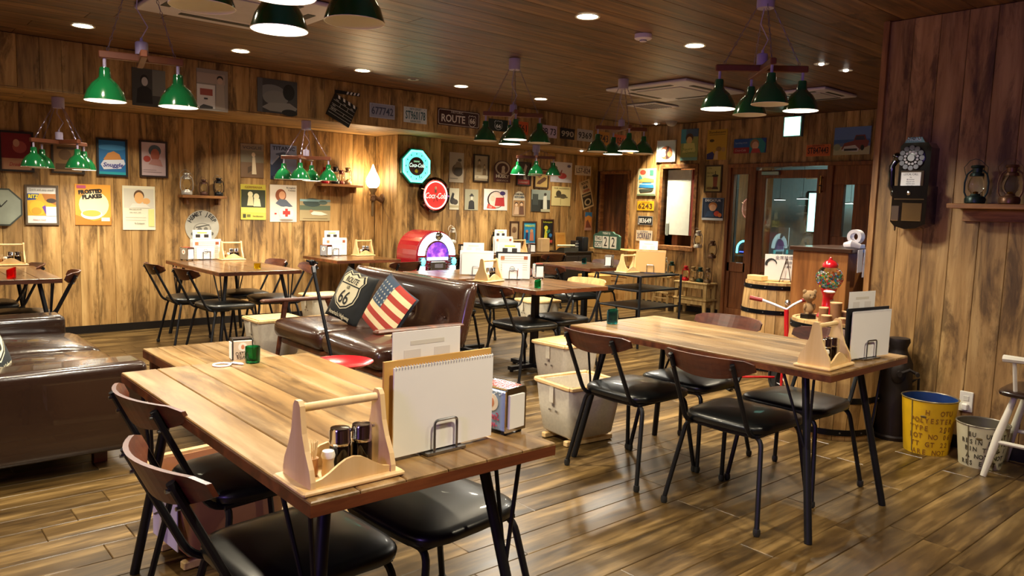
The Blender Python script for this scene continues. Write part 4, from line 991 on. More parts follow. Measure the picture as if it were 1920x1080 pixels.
plate('F', (1151, 253, 1174, 275), '10546', '#c45a2a', '#2b1512', 'orange licence plate 10546 behind the right green lamps')
# right half of the back wall
P('K', (842, 286, 869, 342), 'pale poster of a cook, partly hidden behind the wall column, upper one', '#b3a693', [('e', .55, .42, .36, .2, '#5b4a3c'), ('e', .62, .36, .3, .16, '#3d2f28'), ('e', .7, .75, .14, .05, '#50463c'), ('p', [(.3, .5), (.5, .7), (.75, .68), (.9, .5)], '#7d6a58'), ('r', .05, .12, .6, .14, '#6b5f52')])
P('K', (888, 291, 915, 340), 'framed sepia poster of two people by the husky sign', '#a08f74', person_shapes(.36, .72, .6, '#c8ad88', '#3d2d20', '#8a7454', '#50402e')+person_shapes(.72, .56, .5, '#c8ad88', '#3d2d20', '#6f5a40')+[('r', 0, .1, 1, .22, '#c9bda4'), ('t', 'Lux', .22, .16, .1, '#30261c')], '#2b1c12')
c, Wd, H, rz = wrect('K', 926, 301, 957, 342)
t = thing('husky_sign', 'arched brown and cream tin sign reading HUSKY with a sled dog', 'sign', tuple(c), 0, 'tin signs and posters on the walls')
arch = [(-.5, -.5), (.5, -.5), (.5, .15)]+[(.5*math.cos(a*PI/12), .15+.35*math.sin(a*PI/12)) for a in range(1, 12)]+[(-.5, .15)]
b = MB(); b.prism([(x*Wd, z*H) for x, z in arch], .005, T=TR(0, -.006, 0)); b.build('sheet', INK('#4a2320'), t)
draw(t, [('e', .5, .65, .44, .31, '#b9a68f'), ('e', .5, .64, .34, .24, '#4a2320'), ('e', .55, .66, .1, .1, '#c9b8a0'), ('p', [(.42, .42), (.46, .62), (.62, .62), (.66, .42)], '#c9b8a0'), ('t', 'HUSKY', .5, .27, .2, '#d8cbb8', {'fit': .8, 'b': .008}), ('t', 'SERVICE', .5, .08, .1, '#b9a68f', {'fit': .7})], Wd, H, -.0068)
P('K', (969, 305, 994, 347), 'framed dark poster of a dancer with a red band', '#3b2826', [('p', [(.5, .25), (.45, .6), (.6, .95), (.75, .85), (.62, .55), (.72, .25)], '#b9a9a0'), ('r', 0, 0, 1, .24, '#a52a22'), ('t', 'CABARET', .5, .12, .1, '#d8c8b8', {'fit': .7})], '#2b1512')
P('K', (1002, 318, 1027, 352), 'framed yellow-brown poster with a dark car', '#b99a5a', [('r', .1, .75, .9, .92, '#7a3a28'), ('p', [(.15, .2), (.25, .35), (.7, .6), (.9, .55), (.8, .4), (.4, .18)], '#5a3a24'), ('e', .35, .65, .14, .1, '#8a4a34')], '#3a2214')
P('K', (1032, 304, 1072, 342), 'square white poster with a red flower and green leaf', '#c3c0cc', [('p', [(0, .95), (.3, .75), (.35, .5), (0, .4)], '#1d5a34'), ('e', .55, .32, .2, .15, '#b03340'), ('e', .42, .38, .12, .1, '#c86a70'), ('p', [(.38, .3), (.5, .62), (.54, .6), (.46, .3)], '#7a2a34'), ('e', .85, .82, .08, .07, '#4a4468'), ('t', 'Cola', .3, .12, .1, '#8a8aa0', {'sh': .3})])
P('K', (842, 353, 860, 393), 'small photo poster of cyclists, partly hidden behind the wall column, lower one', '#c9c2a8', [('e', .35, .4, .3, .15, '#2c2620'), ('e', .6, .36, .3, .13, '#3d342a'), ('p', [(.1, .5), (.3, .8), (.5, .75), (.4, .5)], '#1d1a18'), ('r', 0, .1, 1, .2, '#a99c78')])
P('K', (871, 355, 896, 394), 'black and white portrait poster of a child in a hat', '#8f8a72', person_shapes(.5, .6, .9, '#b8b09a', '#2b2722', '#1f1c1a', '#262220'))
P('K', (907, 355, 951, 394), 'white poster with a red and black figure in a circle', '#d8cfc4', [('e', .5, .5, .36, .42, '#2b1a1a'), ('e', .52, .5, .32, .38, '#d0b9a8'), ('p', [(.45, .2), (.5, .6), (.85, .62), (.88, .2)], '#a52a2a'), ('e', .36, .56, .1, .14, '#d8a890'), ('e', .78, .82, .12, .1, '#3a2a5a'), ('p', [(.12, .08), (.16, .3), (.5, .14), (.5, .06)], '#c04434'), ('t', 'Cola', .26, .15, .12, '#e8d8c8', {'sh': .3})])
c, Wd, H, rz = wrect('K', 960, 357, 985, 406)
t = thing('kitchen_sign', 'tall arched cream tin sign reading HOME BREW KITCHEN with three women', 'sign', tuple(c), 0, 'tin signs and posters on the walls')
b = MB(); b.prism([(x*Wd, z*H) for x, z in arch], .005, T=TR(0, -.006, 0)); b.build('sheet', INK('#8a6a44'), t)
draw(t, [('p', [(.5+x*.88, .5+z*.92) for x, z in arch], '#d8ceb4'), ('r', .08, .05, .92, .62, '#a57c50'), ('e', .3, .48, .13, .07, '#3b2418'), ('e', .3, .45, .1, .06, '#e0bd98'), ('e', .68, .5, .13, .07, '#2b1a14'), ('e', .68, .47, .1, .06, '#e0bd98'), ('p', [(.12, .08), (.2, .38), (.45, .38), (.5, .08)], '#c9a98a'), ('p', [(.5, .08), (.55, .4), (.82, .4), (.88, .08)], '#6a4a3a'), ('t', 'HOME BREW', .5, .85, .09, '#3a3a3c', {'fit': .7, 'b': .003}), ('t', 'KITCHEN', .5, .74, .1, '#3a4a5c', {'fit': .72, 'b': .004})], Wd, H, -.0068)
P('K', (996, 356, 1031, 397), 'black and white street photo poster of a couple', '#8f9488', [('r', 0, 0, 1, .6, '#2d3230'), ('r', 0, .55, 1, 1, '#8b968e'), ('r', .05, .3, .35, .8, '#3f4744'), ('p', [(.62, .12), (.62, .7), (.8, .75), (.84, .12)], '#d0d2c4'), ('e', .72, .8, .07, .07, '#3a342c'), ('p', [(.48, .12), (.5, .55), (.62, .55), (.6, .12)], '#1a1c1a'), ('r', .5, 0, 1, .12, '#b3ae90')])
P('K', (1034, 350, 1069, 386), 'cream certificate-like poster with a dark engraving', '#cbbd84', [('e', .36, .62, .14, .18, '#3d3626'), ('e', .6, .5, .18, .12, '#4a4230'), ('r', .15, .42, .85, .48, '#5b5138'), ('r', .46, .05, .49, .4, '#9a8c5c'), ('t', 'THE MODERN', .5, .9, .1, '#6b6038', {'fit': .8})])
plate('K', (1078, 311, 1108, 329), 'L57-824', '#c3b7a8', '#50404a', 'white licence plate L57-824 near the back corner', 'CALIFORNIA')
P('K', (1089, 338, 1109, 391), 'tilted cream sign reading ROUTE 66 DINER with a drawing', '#cdb98a', [('t', 'ROUTE', .5, .91, .11, '#3b2c22', {'fit': .62, 'b': .004}), ('t', '66', .5, .77, .15, '#3d3a36', {'fit': .45, 'b': .006}), ('t', 'DINER', .5, .63, .11, '#a0442c', {'fit': .66, 'b': .004}), ('r', .08, .06, .92, .54, '#33281e'), ('e', .5, .22, .32, .13, '#bfae84'), ('e', .5, .22, .2, .08, '#33281e'), ('r', .12, .44, .88, .5, '#a8946a')], tilt=-17)
P('K', (956, 416, 971, 449), 'narrow framed beige print with a small drawing', '#a98f6c', [('e', .5, .55, .3, .18, '#7a5a3c'), ('p', [(.25, .4), (.5, .7), (.75, .45), (.5, .38)], '#5f4430')], '#3d2415')
P('K', (980, 416, 1004, 458), 'framed bright blue poster of two children reading WRIGHTS', '#2486b4', [('r', .05, .8, .95, .95, '#2a9ac4'), ('t', 'WRIGHTS', .5, .82, .13, '#c8d84c', {'fit': .76, 'b': .004}), ('e', .3, .58, .1, .07, '#c07a50'), ('p', [(.18, .2), (.22, .52), (.4, .52), (.42, .2)], '#28305c'), ('e', .66, .6, .12, .08, '#c89a6a'), ('p', [(.5, .15), (.55, .54), (.8, .54), (.84, .15)], '#c0785c'), ('r', 0, 0, 1, .06, '#cfd8c8')], '#4a2f1c')
P('K', (1015, 412, 1036, 456), 'framed black poster with a yellow figure and red foot band', '#14161a', [('t', 'Schweppes', .5, .90, .11, '#c9c832', {'fit': .8}), ('e', .38, .66, .16, .09, '#d8d23a'), ('p', [(.22, .2), (.3, .58), (.5, .58), (.5, .2)], '#cfc83c'), ('p', [(.4, .5), (.7, .6), (.76, .5), (.5, .4)], '#3d7a5a'), ('e', .78, .34, .14, .08, '#2f78b4'), ('r', 0, 0, 1, .14, '#c04436')], '#4a2a18')
P('K', (1096, 398, 1109, 432), 'small desert rock poster in orange and blue', '#c98a5c', [('r', 0, .75, 1, 1, '#3a7ab0'), ('e', .5, .62, .42, .2, '#d8923c'), ('p', [(.1, .1), (.2, .5), (.4, .6), (.9, .2), (.9, .05)], '#7a4434'), ('r', 0, 0, 1, .15, '#b08a7a')])
# far wall
P('R', (1196, 316, 1230, 367), 'colourful poster of a green car, balloon and landscape on the far wall', '#cfc7a0', [('e', .28, .86, .16, .09, '#c0503c'), ('r', .66, .74, .86, .94, '#3f7a6a'), ('p', [(.05, .6), (.1, .78), (.22, .7), (.3, .58)], '#4aa0a8'), ('p', [(.1, .58), (.4, .66), (.9, .6), (.9, .5), (.1, .5)], '#d8b05a'), ('p', [(.08, .3), (.14, .42), (.3, .48), (.75, .48), (.9, .38), (.92, .28)], '#2f7fb8'), ('r', .12, .4, .88, .44, '#8fc0d8'), ('p', [(.1, .24), (.2, .12), (.8, .16), (.92, .26)], '#3b4238'), ('r', 0, 0, 1, .06, '#6b7a58')])
plate('R', (1195, 377, 1226, 395), '6243', '#d8a412', '#5a3c14', 'yellow licence plate 6243 on the far wall', 'CALIFORNIA', edge='#e0b020')
plate('R', (1196, 405, 1224, 422), 'J83649', '#101214', '#d0d0cc', 'black licence plate J83649 on the far wall', edge='#a9a9a4')
plate('R', (1193, 432, 1223, 452), '3CRR657', '#c8bba4', '#50465a', 'white licence plate 3CRR657 on the far wall', 'CALIFORNIA')
P('R', (1233, 264, 1267, 303), 'framed poster of a dark bottle held in hands on a light blue ground', '#b9cdd4', [('e', .5, .42, .34, .32, '#8a4a2c'), ('e', .34, .42, .17, .2, '#e0c4a4'), ('p', [(.5, .12), (.46, .5), (.56, .72), (.64, .72), (.64, .5), (.66, .14)], '#2a1410'), ('e', .7, .36, .14, .14, '#b5643c')], '#c8cac4', fw=.01)
P('R', (1277, 242, 1309, 301), 'tall poster with a blue-green top, a person and yellow lettering', '#8f9c5c', [('r', 0, .55, .3, 1, '#3f8a9c'), ('r', .3, .75, 1, 1, '#3c5a78'), ('e', .5, .72, .22, .14, '#4a3424'), ('e', .5, .64, .16, .12, '#c9a46c'), ('p', [(.12, .25), (.2, .55), (.8, .55), (.9, .25)], '#c4c478'), ('t', 'Squirt', .4, .36, .11, '#5a7a3c', {'sh': .3, 'fit': .6}), ('t', 'Quench', .6, .26, .10, '#5a7a3c', {'sh': .3, 'fit': .6}), ('r', 0, 0, 1, .1, '#6fa098')])
P('R', (1326, 243, 1363, 300), 'mustard yellow enamel poster reading Sunbeam', '#b8922c', [('t', 'Sunbeam', .5, .91, .12, '#3d3218', {'fit': .84, 'sh': .15}), ('r', .1, .82, .9, .84, '#6b561c'), ('e', .25, .64, .12, .05, '#50401c'), ('p', [(.02, .02), (.02, .2), (.3, .28), (.4, .2), (.36, .02)], '#2c2f6a'), ('e', .62, .36, .14, .08, '#8a6a34'), ('p', [(.4, .02), (.45, .28), (.6, .3), (.6, .02)], '#c9a878'), ('e', .86, .34, .1, .08, '#a98448')])
P('R', (1376, 260, 1436, 287), 'wide blue and red enamel sign of a drinking woman above the door', '#1c4a8c', [('r', 0, 0, .5, .4, '#8c1c20'), ('p', [(.5, .0), (.5, .9), (.62, 1), (.85, 1), (1, .6), (.96, 0)], '#1d7a78'), ('e', .66, .6, .14, .34, '#8a6644'), ('e', .68, .5, .1, .28, '#c9a080'), ('p', [(.55, 0), (.6, .3), (.8, .3), (.86, 0)], '#a83a34'), ('t', 'Sparkling drink', .24, .72, .16, '#a8b4d0', {'fit': .38}), ('t', 'Coca-Cola', .22, .2, .22, '#d8a8a0', {'fit': .34, 'sh': .3})])
P('R', (1323, 311, 1353, 360), 'framed yellow poster of a milkshake glass', '#b5b06a', [('t', '10 fun', .3, .9, .07, '#4a4a24'), ('t', 'MALTED', .3, .72, .07, '#4a4a24', {'fit': .4}), ('t', 'milk shake', .3, .6, .06, '#4a4a24', {'fit': .4}), ('p', [(.52, .2), (.48, .6), (.78, .6), (.74, .2)], '#8a4a34'), ('e', .62, .62, .2, .05, '#2c2a18'), ('r', .6, .6, .64, .8, '#3a3820'), ('e', .3, .14, .2, .05, '#7a6434'), ('p', [(.45, .1), (.5, .2), (.8, .2), (.85, .1)], '#3d2a1c')], '#3b2c14')
P('R', (1317, 371, 1357, 413), 'dark blue poster of a child with apples reading DECATUR, white foot', '#1c3250', [('r', 0, 0, 1, .1, '#c9d0d4'), ('t', 'DECATUR', .5, .88, .14, '#d0d8dc', {'fit': .74, 'b': .005}), ('e', .5, .64, .2, .17, '#b5743c'), ('e', .5, .56, .16, .15, '#e0b48c'), ('p', [(.15, .14), (.25, .4), (.5, .42), (.6, .14)], '#28486c'), ('e', .7, .3, .13, .12, '#c0442c'), ('e', .84, .24, .09, .09, '#d0702c'), ('r', 0, .97, 1, 1, '#7a8c9c'), ('r', 0, .1, .03, 1, '#7a8c9c'), ('r', .97, .1, 1, 1, '#7a8c9c')])
plate('R', (1512, 271, 1557, 293), 'ST847443', '#c8602c', '#351510', 'orange licence plate ST847443 above the door', 'MINNESOTA', edge='#d8783c')
P('R', (1564, 238, 1632, 290), 'landscape poster of a red and white classic car by a blue sea', '#5f7ab4', [('r', 0, 0, 1, .3, '#b0aa8c'), ('r', 0, .42, 1, .55, '#3d5f9c'), ('r', 0, .3, 1, .42, '#5c6c98'), ('p', [(.22, .2), (.3, .42), (.55, .5), (.6, .7), (.85, .7), (.9, .52), (.97, .48), (.94, .28), (.7, .16)], '#7a3c3c'), ('p', [(.58, .52), (.62, .66), (.82, .66), (.86, .52)], '#33384c'), ('p', [(.24, .14), (.3, .3), (.6, .34), (.72, .2), (.68, .1)], '#c9c4c8'), ('r', .3, .14, .66, .22, '#33343c'), ('e', .8, .24, .05, .1, '#1d1c20'), ('e', .1, .28, .1, .12, '#8c947c')])

# ------------------------------------------------------------------ neon clocks, torch lamp
NEON = M((.10, 1., .68), emit=4.2); NEONB = M((.16, .95, .72), emit=1.1)
c = at(776, 312, 1, YB); t = thing('neon_clock', 'octagonal clock with a glowing turquoise neon ring on the wall column', 'clock', tuple(c), 0); Rn = .205
b = MB(); b.prism(octo(Rn*1.08), .05, T=TR(0, -.051, 0)); b.build('case', M('#0c3a26', .3, coat=.4), t)
b = MB(); b.tube([(x*.93, -.062, z*.93) for x, z in octo(Rn)], .013, 8, closed=True); b.build('neon_tube', NEON, t)
b = MB(); b.prism(octo(Rn*.86), .004, T=TR(0, -.056, 0)); b.build('dial', NEONB, t)
b = MB(); b.lathe([(.108, 0), (.108, .004)], n=32, T=TR(0, -.0565, 0) @ RX(PI/2)); b.build('dial_centre', M('#46282a', .5, vary=0), t)
text('Coca-Cola', .066, M((.75, 1., .85), emit=.9), t, (0, -.0615, .01), sx=.75, shear=.35, bold=.001); text('DRINK', .028, M((.45, .9, .5), emit=.8), t, (0, -.0615, .055))
b = MB(); b.sphere((0, -.062, -.055), (.028, .004, .022), 10, m=M('#c8b32a', .5)); b.tube([(0, -.066, 0), (.045, -.066, -.14)], .004, 5, m=DARK); b.tube([(0, -.066, 0), (-.06, -.066, -.08)], .004, 5, m=DARK)
for k in range(12):
    a = k*PI/6; b.box((.145*math.sin(a), -.0565, .145*math.cos(a)), (.010, .002, .018), m=M('#0d6a4c', .5))
b.build('hands', None, t)
c = at(818, 366, 1, YB-.11); t = thing('neon_clock', 'round chrome clock with a red dial and white neon ring on the wall column', 'clock', (float(c[0]), YB-.0, float(c[2])), 0); Rr = .185
b = MB(); b.lathe([(Rr*.80, .0), (Rr*1.12, .02), (Rr*1.16, .09), (Rr*1.02, .115), (Rr*.96, .105)], n=36, T=RX(PI/2), cap=False); b.build('case', M('#55453c', .08, 1., vary=0), t)
b = MB(); b.lathe([(Rr*.97, .09), (Rr*.97, .094)], n=36, T=RX(PI/2)); b.build('dial', M((.62, .035, .03), emit=.45), t)
b = MB(); b.tube([(Rr*.87*math.cos(k*PI/16), -.102, Rr*.87*math.sin(k*PI/16)) for k in range(32)], .0075, 6, closed=True); b.build('neon_tube', M((1., .42, .34), emit=4.), t)
text('Coca-Cola', .096, M((.9, .65, .6), emit=.75), t, (0, -.0965, -.01), sx=.74, shear=.35, bold=.0015)
b = MB(); b.sphere((0, -.097, .085), (.016, .003, .02), 10, m=M('#c9a48c', .5)); b.box((0, -.096, .055), (.026, .002, .05), m=M('#7a5a4c', .5)); b.tube([(0, -.099, 0), (-.03, -.099, -.08)], .003, 5, m=DARK); b.tube([(0, -.099, 0), (.03, -.099, -.07)], .003, 5, m=DARK); b.build('hands', None, t)
# torch on the side of the column
t = thing('torch_wall_lamp', 'wall lamp shaped like a hand holding a torch with a glowing white flame', 'wall lamp', (4.83, 8.0, 1.40), 0)
b = MB(); b.lathe([(.04, 0), (.068, .03), (.082, .07), (.078, .11), (.056, .16), (.034, .20), (.018, .24), (.004, .28)], (-.13, 0, .115), 20)
for k in range(10):
    pass
b.build('flame_globe', M((1., .88, .62), emit=11.), t)
b = MB(); b.lathe([(.012, -.22), (.02, -.2), (.016, -.1), (.022, .0), (.026, .06), (.052, .10), (.050, .118), (.02, .12)], (-.13, 0, 0), 14); b.build('torch', M('#7a6546', .4, .5), t)
BR = M('#5d4028', .45, .3, vary=.05)
b = MB(); b.lathe([(.055, 0), (.05, .012), (.03, .02)], n=18, T=RY(-PI/2), sx=1); b.build('wall_plate', BR, t)
b = MB(); b.tube([(-.008, 0, -.03), (-.05, 0, -.01), (-.085, 0, .0)], [.030, .026, .024], 12); b.sphere((-.105, .0, .0), (.030, .026, .036), 12)
b.build('forearm', BR, t)
for k in range(4):
    z = .026-.017*k; b = MB(); b.tube([(-.105, -.018, z), (-.128, -.036, z), (-.155, -.028, z), (-.160, .0, z-.002)], [.0095, .0095, .009, .008], 8); b.build('finger', BR, t)
b = MB(); b.tube([(-.105, .018, .02), (-.13, .034, .03), (-.152, .028, .036)], [.011, .010, .009], 8); b.build('thumb', BR, t)
b = MB(); b.tube([(-.01, -.0, -.05), (-.004, -.12, -.20), (-.004, -.20, -.26)], .003, 5); b.build('cord', BR, t)
point_lamp((4.58, 7.98, 1.66), 9, .05, (1., .74, .42))
# ------------------------------------------------------------------ jukebox
JX, JY = 5.0, 7.1
t = thing('jukebox', 'red arched jukebox with glowing white-blue tubes and a purple window', 'jukebox', (JX, JY, 0), 0)
def archpts(w_, zc, r, zb, n=16): return [(-w_, zb), (w_, zb)]+[(r*math.cos(a*PI/n), zc+r*math.sin(a*PI/n)) for a in range(n+1)]
b = MB(); b.prism(archpts(.27, .78, .27, .0), .40, T=TR(0, .0, 0)); b.build('cabinet', M('#86131c', .25, coat=.5, vary=.02), t)
b = MB(); b.prism(archpts(.255, .775, .255, .06), .02, T=TR(0, -.02, 0)); b.build('front_panel', M('#8c1220', .25, coat=.4), t)
TUBE = M((.62, .92, 1.), emit=3.2); TUBE2 = M((.12, .85, .88), emit=2.2)
b = MB(); n = 20; vs_ = []
for k in range(n+1):
    a = PI*k/n
    for r, y in ((.165, -.02), (.185, -.045), (.23, -.05), (.258, -.02)): vs_.append((r*math.cos(a), y, .775+r*math.sin(a)))
b.add(vs_, [(k*4+j, k*4+j+1, k*4+5+j, k*4+4+j) for k in range(n) for j in range(3)], None, None, True); b.build('arch_tube', TUBE, t)
for s in (-1, 1):
    b = MB(); b.box((s*.212, -.036, .61), (.082, .035, .10), bev=.015); b.box((s*.212, -.036, .42), (.082, .035, .14), bev=.015); b.build('side_tube', TUBE, t)
    b = MB(); b.box((s*.212, -.036, .22), (.082, .03, .22), bev=.01); b.build('lower_tube', TUBE2, t)
    for z in (.66, .69, .72, .75): b = MB(); b.box((s*.212, -.045, z), (.10, .04, .010), bev=.004); b.build('chrome_band', CHROME, t)
    b = MB(); b.sphere((s*.212, -.06, .705), (.03, .02, .045), 12); b.build('bulb', TUBE2, t)
b = MB(); b.lathe([(.05, 0), (.035, .012), (.01, .02)], n=12, T=TR(0, -.05, .99) @ RX(PI/2)); b.box((0, -.055, .99), (.10, .012, .03), bev=.004); b.build('crest', CHROME, t)
b = MB(); b.prism(archpts(.158, .775, .158, .72), .006, T=TR(0, -.032, 0)); b.build('window_ring', CHROME, t)
b = MB(); b.prism(archpts(.148, .775, .148, .73), .003, T=TR(0, -.036, 0))
pm = bpy.data.materials.new('jukebox_glow'); pm.use_nodes = True; nt = pm.node_tree; bs = nt.nodes['Principled BSDF']; tc = nt.nodes.new('ShaderNodeTexCoord'); nz = nt.nodes.new('ShaderNodeTexNoise'); nz.inputs['Scale'].default_value = 11; nz.inputs['Detail'].default_value = 4
cr = nt.nodes.new('ShaderNodeValToRGB'); cr.color_ramp.elements[0].position = .35; cr.color_ramp.elements[0].color = (.01, .02, .35, 1); cr.color_ramp.elements[1].position = .62; cr.color_ramp.elements[1].color = (.75, .25, .8, 1); k = cr.color_ramp.elements.new(.48); k.color = (.25, .03, .5, 1)
nt.links.new(tc.outputs['Object'], nz.inputs['Vector']); nt.links.new(nz.outputs[0], cr.inputs[0]); nt.links.new(cr.outputs[0], bs.inputs['Emission Color']); bs.inputs['Emission Strength'].default_value = 1.3; bs.inputs['Base Color'].default_value = (.05, .02, .08, 1)
b.build('window', pm, t)
b = MB(); b.box((0, -.038, .735), (.28, .006, .035)); b.build('light_bar', M((.45, .8, 1.), emit=2.), t)
b = MB(); b.box((0, -.045, .645), (.20, .03, .12), bev=.008); b.build('grille', STEEL, t)
for s in (-1, 1):
    for z in (.60, .62, .64, .66, .68): b = MB(); b.box((s*.125, -.048, z), (.045, .03, .011), bev=.003); b.build('grille_bar', CHROME, t)
b = MB(); b.box((0, -.062, .655), (.11, .004, .045)); b.build('label_plate', M('#6a6670', .4), t)
b = MB(); b.sphere((0, -.045, .535), (.065, .03, .028), 14); b.build('badge', M((.95, .72, .05), emit=.7), t)
b = MB(); b.prism([(-.16, .5), (.16, .5), (.11, .57), (-.11, .57)], .02, T=TR(0, -.04, 0)); b.build('badge_wing', CHROME, t)
b = MB(); b.box((0, -.03, .28), (.30, .02, .34), bev=.006); b.build('lower_grille', M('#5a0d16', .35), t)
b = MB(); b.box((0, .18, .03), (.58, .46, .06), bev=.01); b.build('plinth', M('#180a0a', .4), t)

# ------------------------------------------------------------------ lanterns
def make_lantern(col, rough=.35, metal=.5, gl=None):
    m = M(col, rough, metal, vary=.05); t = thing('oil_lantern', 'x', 'lantern')
    b = MB(); b.lathe([(.045, 0), (.056, .005), (.058, .03), (.05, .045), (.03, .05), (.026, .06)], n=18); b.build('tank', m, t)
    b = MB(); b.lathe([(.026, .062), (.042, .085), (.046, .11), (.040, .14), (.028, .165)], n=16, cap=False); b.build('globe', gl or CLEAR, t)
    b = MB(); b.lathe([(.028, .165), (.040, .168), (.036, .185), (.026, .19), (.028, .215), (.038, .22), (.034, .232), (.006, .238)], n=16); b.build('chimney', m, t)
    b = MB()
    for s in (-1, 1): b.tube([(s*.048, 0, .035), (s*.064, 0, .07), (s*.066, 0, .13), (s*.055, 0, .18), (s*.03, 0, .205)], .0055, 8)
    b.build('side_tubes', m, t)
    b = MB(); b.tube([(-.06, 0, .165), (-.066, .03, .22), (-.03, .045, .26), (0, .048, .27), (.03, .045, .26), (.066, .03, .22), (.06, 0, .165)], .0018, 5); b.build('bail', m, t)
    b = MB(); b.lathe([(.010, .055), (.014, .06), (.012, .075), (.003, .08)], n=10); b.build('burner', BRASS, t)
    return t
_lan = {}
def lantern(x, y, z, col, label, s=1., rz=0, metal=.5):
    if col not in _lan: t = make_lantern(col, metal=metal); _lan[col] = t; t.location = (x, y, z); t.rotation_euler = (0, 0, rz); t.scale = (s, s, s); t['label'] = label; t['group'] = 'oil lanterns on shelves and stools'; return t
    return dup(_lan[col], (x, y, z), rz, label, 'oil lanterns on shelves and stools', (s, s, s))
def wallshelf(wall, rect, depth, label):
    c, Wd, H, rz = wrect(wall, *rect); t = thing('wall_shelf', label, 'shelf', tuple(c), rz, 'wooden wall shelves')
    b = MB(); b.box((0, -depth/2, 0), (Wd, depth, .028), bev=.003); b.build('board', W_SHELF, t)
    for s in (-1, 1): b = MB(); b.prism([(-.01, -.014), (.01, -.014), (.01, -.08), (-.01, -.08)], -depth*.7, T=TR(s*Wd*.36, 0, 0)); b.build('bracket', W_SHELF, t)
    return c, rz
c, _ = wallshelf('L', (334, 367, 416, 371), .16, 'short dark wall shelf with lanterns above the round sign'); zt = float(c[2])+.0145
for px, col, lab, s in ((350, '#a9a7a4', 'grey lantern at the left of the shelf above the round sign', .95), (382, '#4a2b22', 'dark red lantern in the middle of the shelf above the round sign', .7), (410, '#1d1c1e', 'black lantern at the right of the shelf above the round sign', .8)):
    p = at(px, 360, 1, YW-.08); lantern(float(p[0]), YW-.085, zt, col, lab, s)
c, _ = wallshelf('L', (590, 346, 668, 350), .18, 'wooden wall shelf with lanterns left of the torch lamp'); zt = float(c[2])+.0145
for px, col, lab, s in ((610, '#b3121c', 'red lantern on the shelf left of the torch lamp', .8), (629, '#1d1c1e', 'black lantern in the middle of the shelf left of the torch lamp', .85), (640, '#6a2a20', 'rusty red lantern between two others left of the torch lamp', .7), (652, '#8a6a4a', 'brown lantern nearest the torch lamp', .85)):
    p = at(px, 340, 1, YW-.09); lantern(float(p[0]), YW-.09, zt, col, lab, s)
t = thing('wall_shelf', 'wooden wall shelf right of the black wall telephone', 'shelf', (XP, 1.36, 1.425), -PI/2, 'wooden wall shelves')
b = MB(); b.box((.0, -.10, 0), (.66, .20, .028), bev=.003); b.build('board', W_SHELF, t); b = MB(); b.box((0, -.012, -.05), (.60, .024, .07), bev=.002); b.build('cleat', W_SHELF, t)
lantern(XP-.11, 1.575, 1.4395, '#22332e', 'dark green lantern on the shelf right of the wall telephone', .92, PI/2)
lantern(XP-.11, 1.405, 1.4395, '#6b4a30', 'brown lantern on the shelf near the right edge', .92, PI/2)
p = at(846, 446, 1, YK-.06); lantern(float(p[0]), YK-.09, float(p[2])-.07, '#d0cabd', 'white lantern hanging above the jukebox by the wall column', .85)
p = at(925, 450, 1, YK-.06); lantern(float(p[0]), YK-.09, float(p[2])-.10, '#17171b', 'black lantern hanging behind the wall counter menu', .9)
for px, py, col, lab in ((1311, 447, '#c9c2b0', 'pale lantern hanging on the far wall beside the window'), (1337, 466, '#6a4c34', 'rusty lantern hanging on the far wall by the door')):
    p = at(px, py, 0, XF-.06); lantern(XF-.08, float(p[1]), float(p[2])-.13, col, lab, 1.0, PI/2)

t = thing('assumed_violet_neon', 'assumed violet neon ring added on the left wall outside the picture', 'neon sign', (-2.5, .3, 1.9), PI/2)  # added out of view as the assumed source of the violet cast
b = MB(); b.tube([(.28*math.cos(k*PI/16), -.05, .28*math.sin(k*PI/16)) for k in range(32)], .012, 8, closed=True); b.build('neon_tube', M((.45, .25, 1.), emit=6.), t); b = MB(); b.lathe([(.33, 0), (.33, .025)], n=32, T=RX(PI/2)); b.build('backing', M('#15131a', .4), t)

# ------------------------------------------------------------------ pendants
def make_shade(par, p, lit, zc):
    x, y = p; 
    b = MB(); prof = [(.022, .0), (.024, -.008), (.027, -.045), (.034, -.055), (.060, -.078), (.082, -.115), (.094, -.152), (.096, -.160)]
    o_ = [(r, z) for r, z in prof]; b.lathe(o_, (x, y, zc), 24, cap=False); sh = b.build('lamp_shade', GREEN, par)
    b = MB(); b.lathe([(.001, -.004), (.019, -.006), (.023, -.045), (.030, -.057), (.056, -.081), (.078, -.117), (.090, -.152), (.0935, -.1598)], (x, y, zc), 24, cap=False); tag(b.build('shade_lining', WHITE_IN, sh), 'white enamel inside')
    b = MB(); b.tube([(.0945*math.cos(k*PI/12)+x, .0945*math.sin(k*PI/12)+y, zc-.160) for k in range(24)], .0018, 5, closed=True); b.build('rim', WHITE_IN, sh)
    if lit: b = MB(); b.sphere((x, y, zc-.115), (.040, .040, .035), 12); b.lathe([(.078, 0), (.078, .001)], (x, y, zc-.134), 20); b.build('light_bulb', BULB, sh)
    else: b = MB(); b.sphere((x, y, zc-.085), (.022, .022, .028), 10); b.build('light_bulb', WHITE_IN, sh)
    b = MB(); b.tube([(x, y, zc-.002), (x, y, zc+.045)], .008, 8); b.build('socket', LILAC, par)
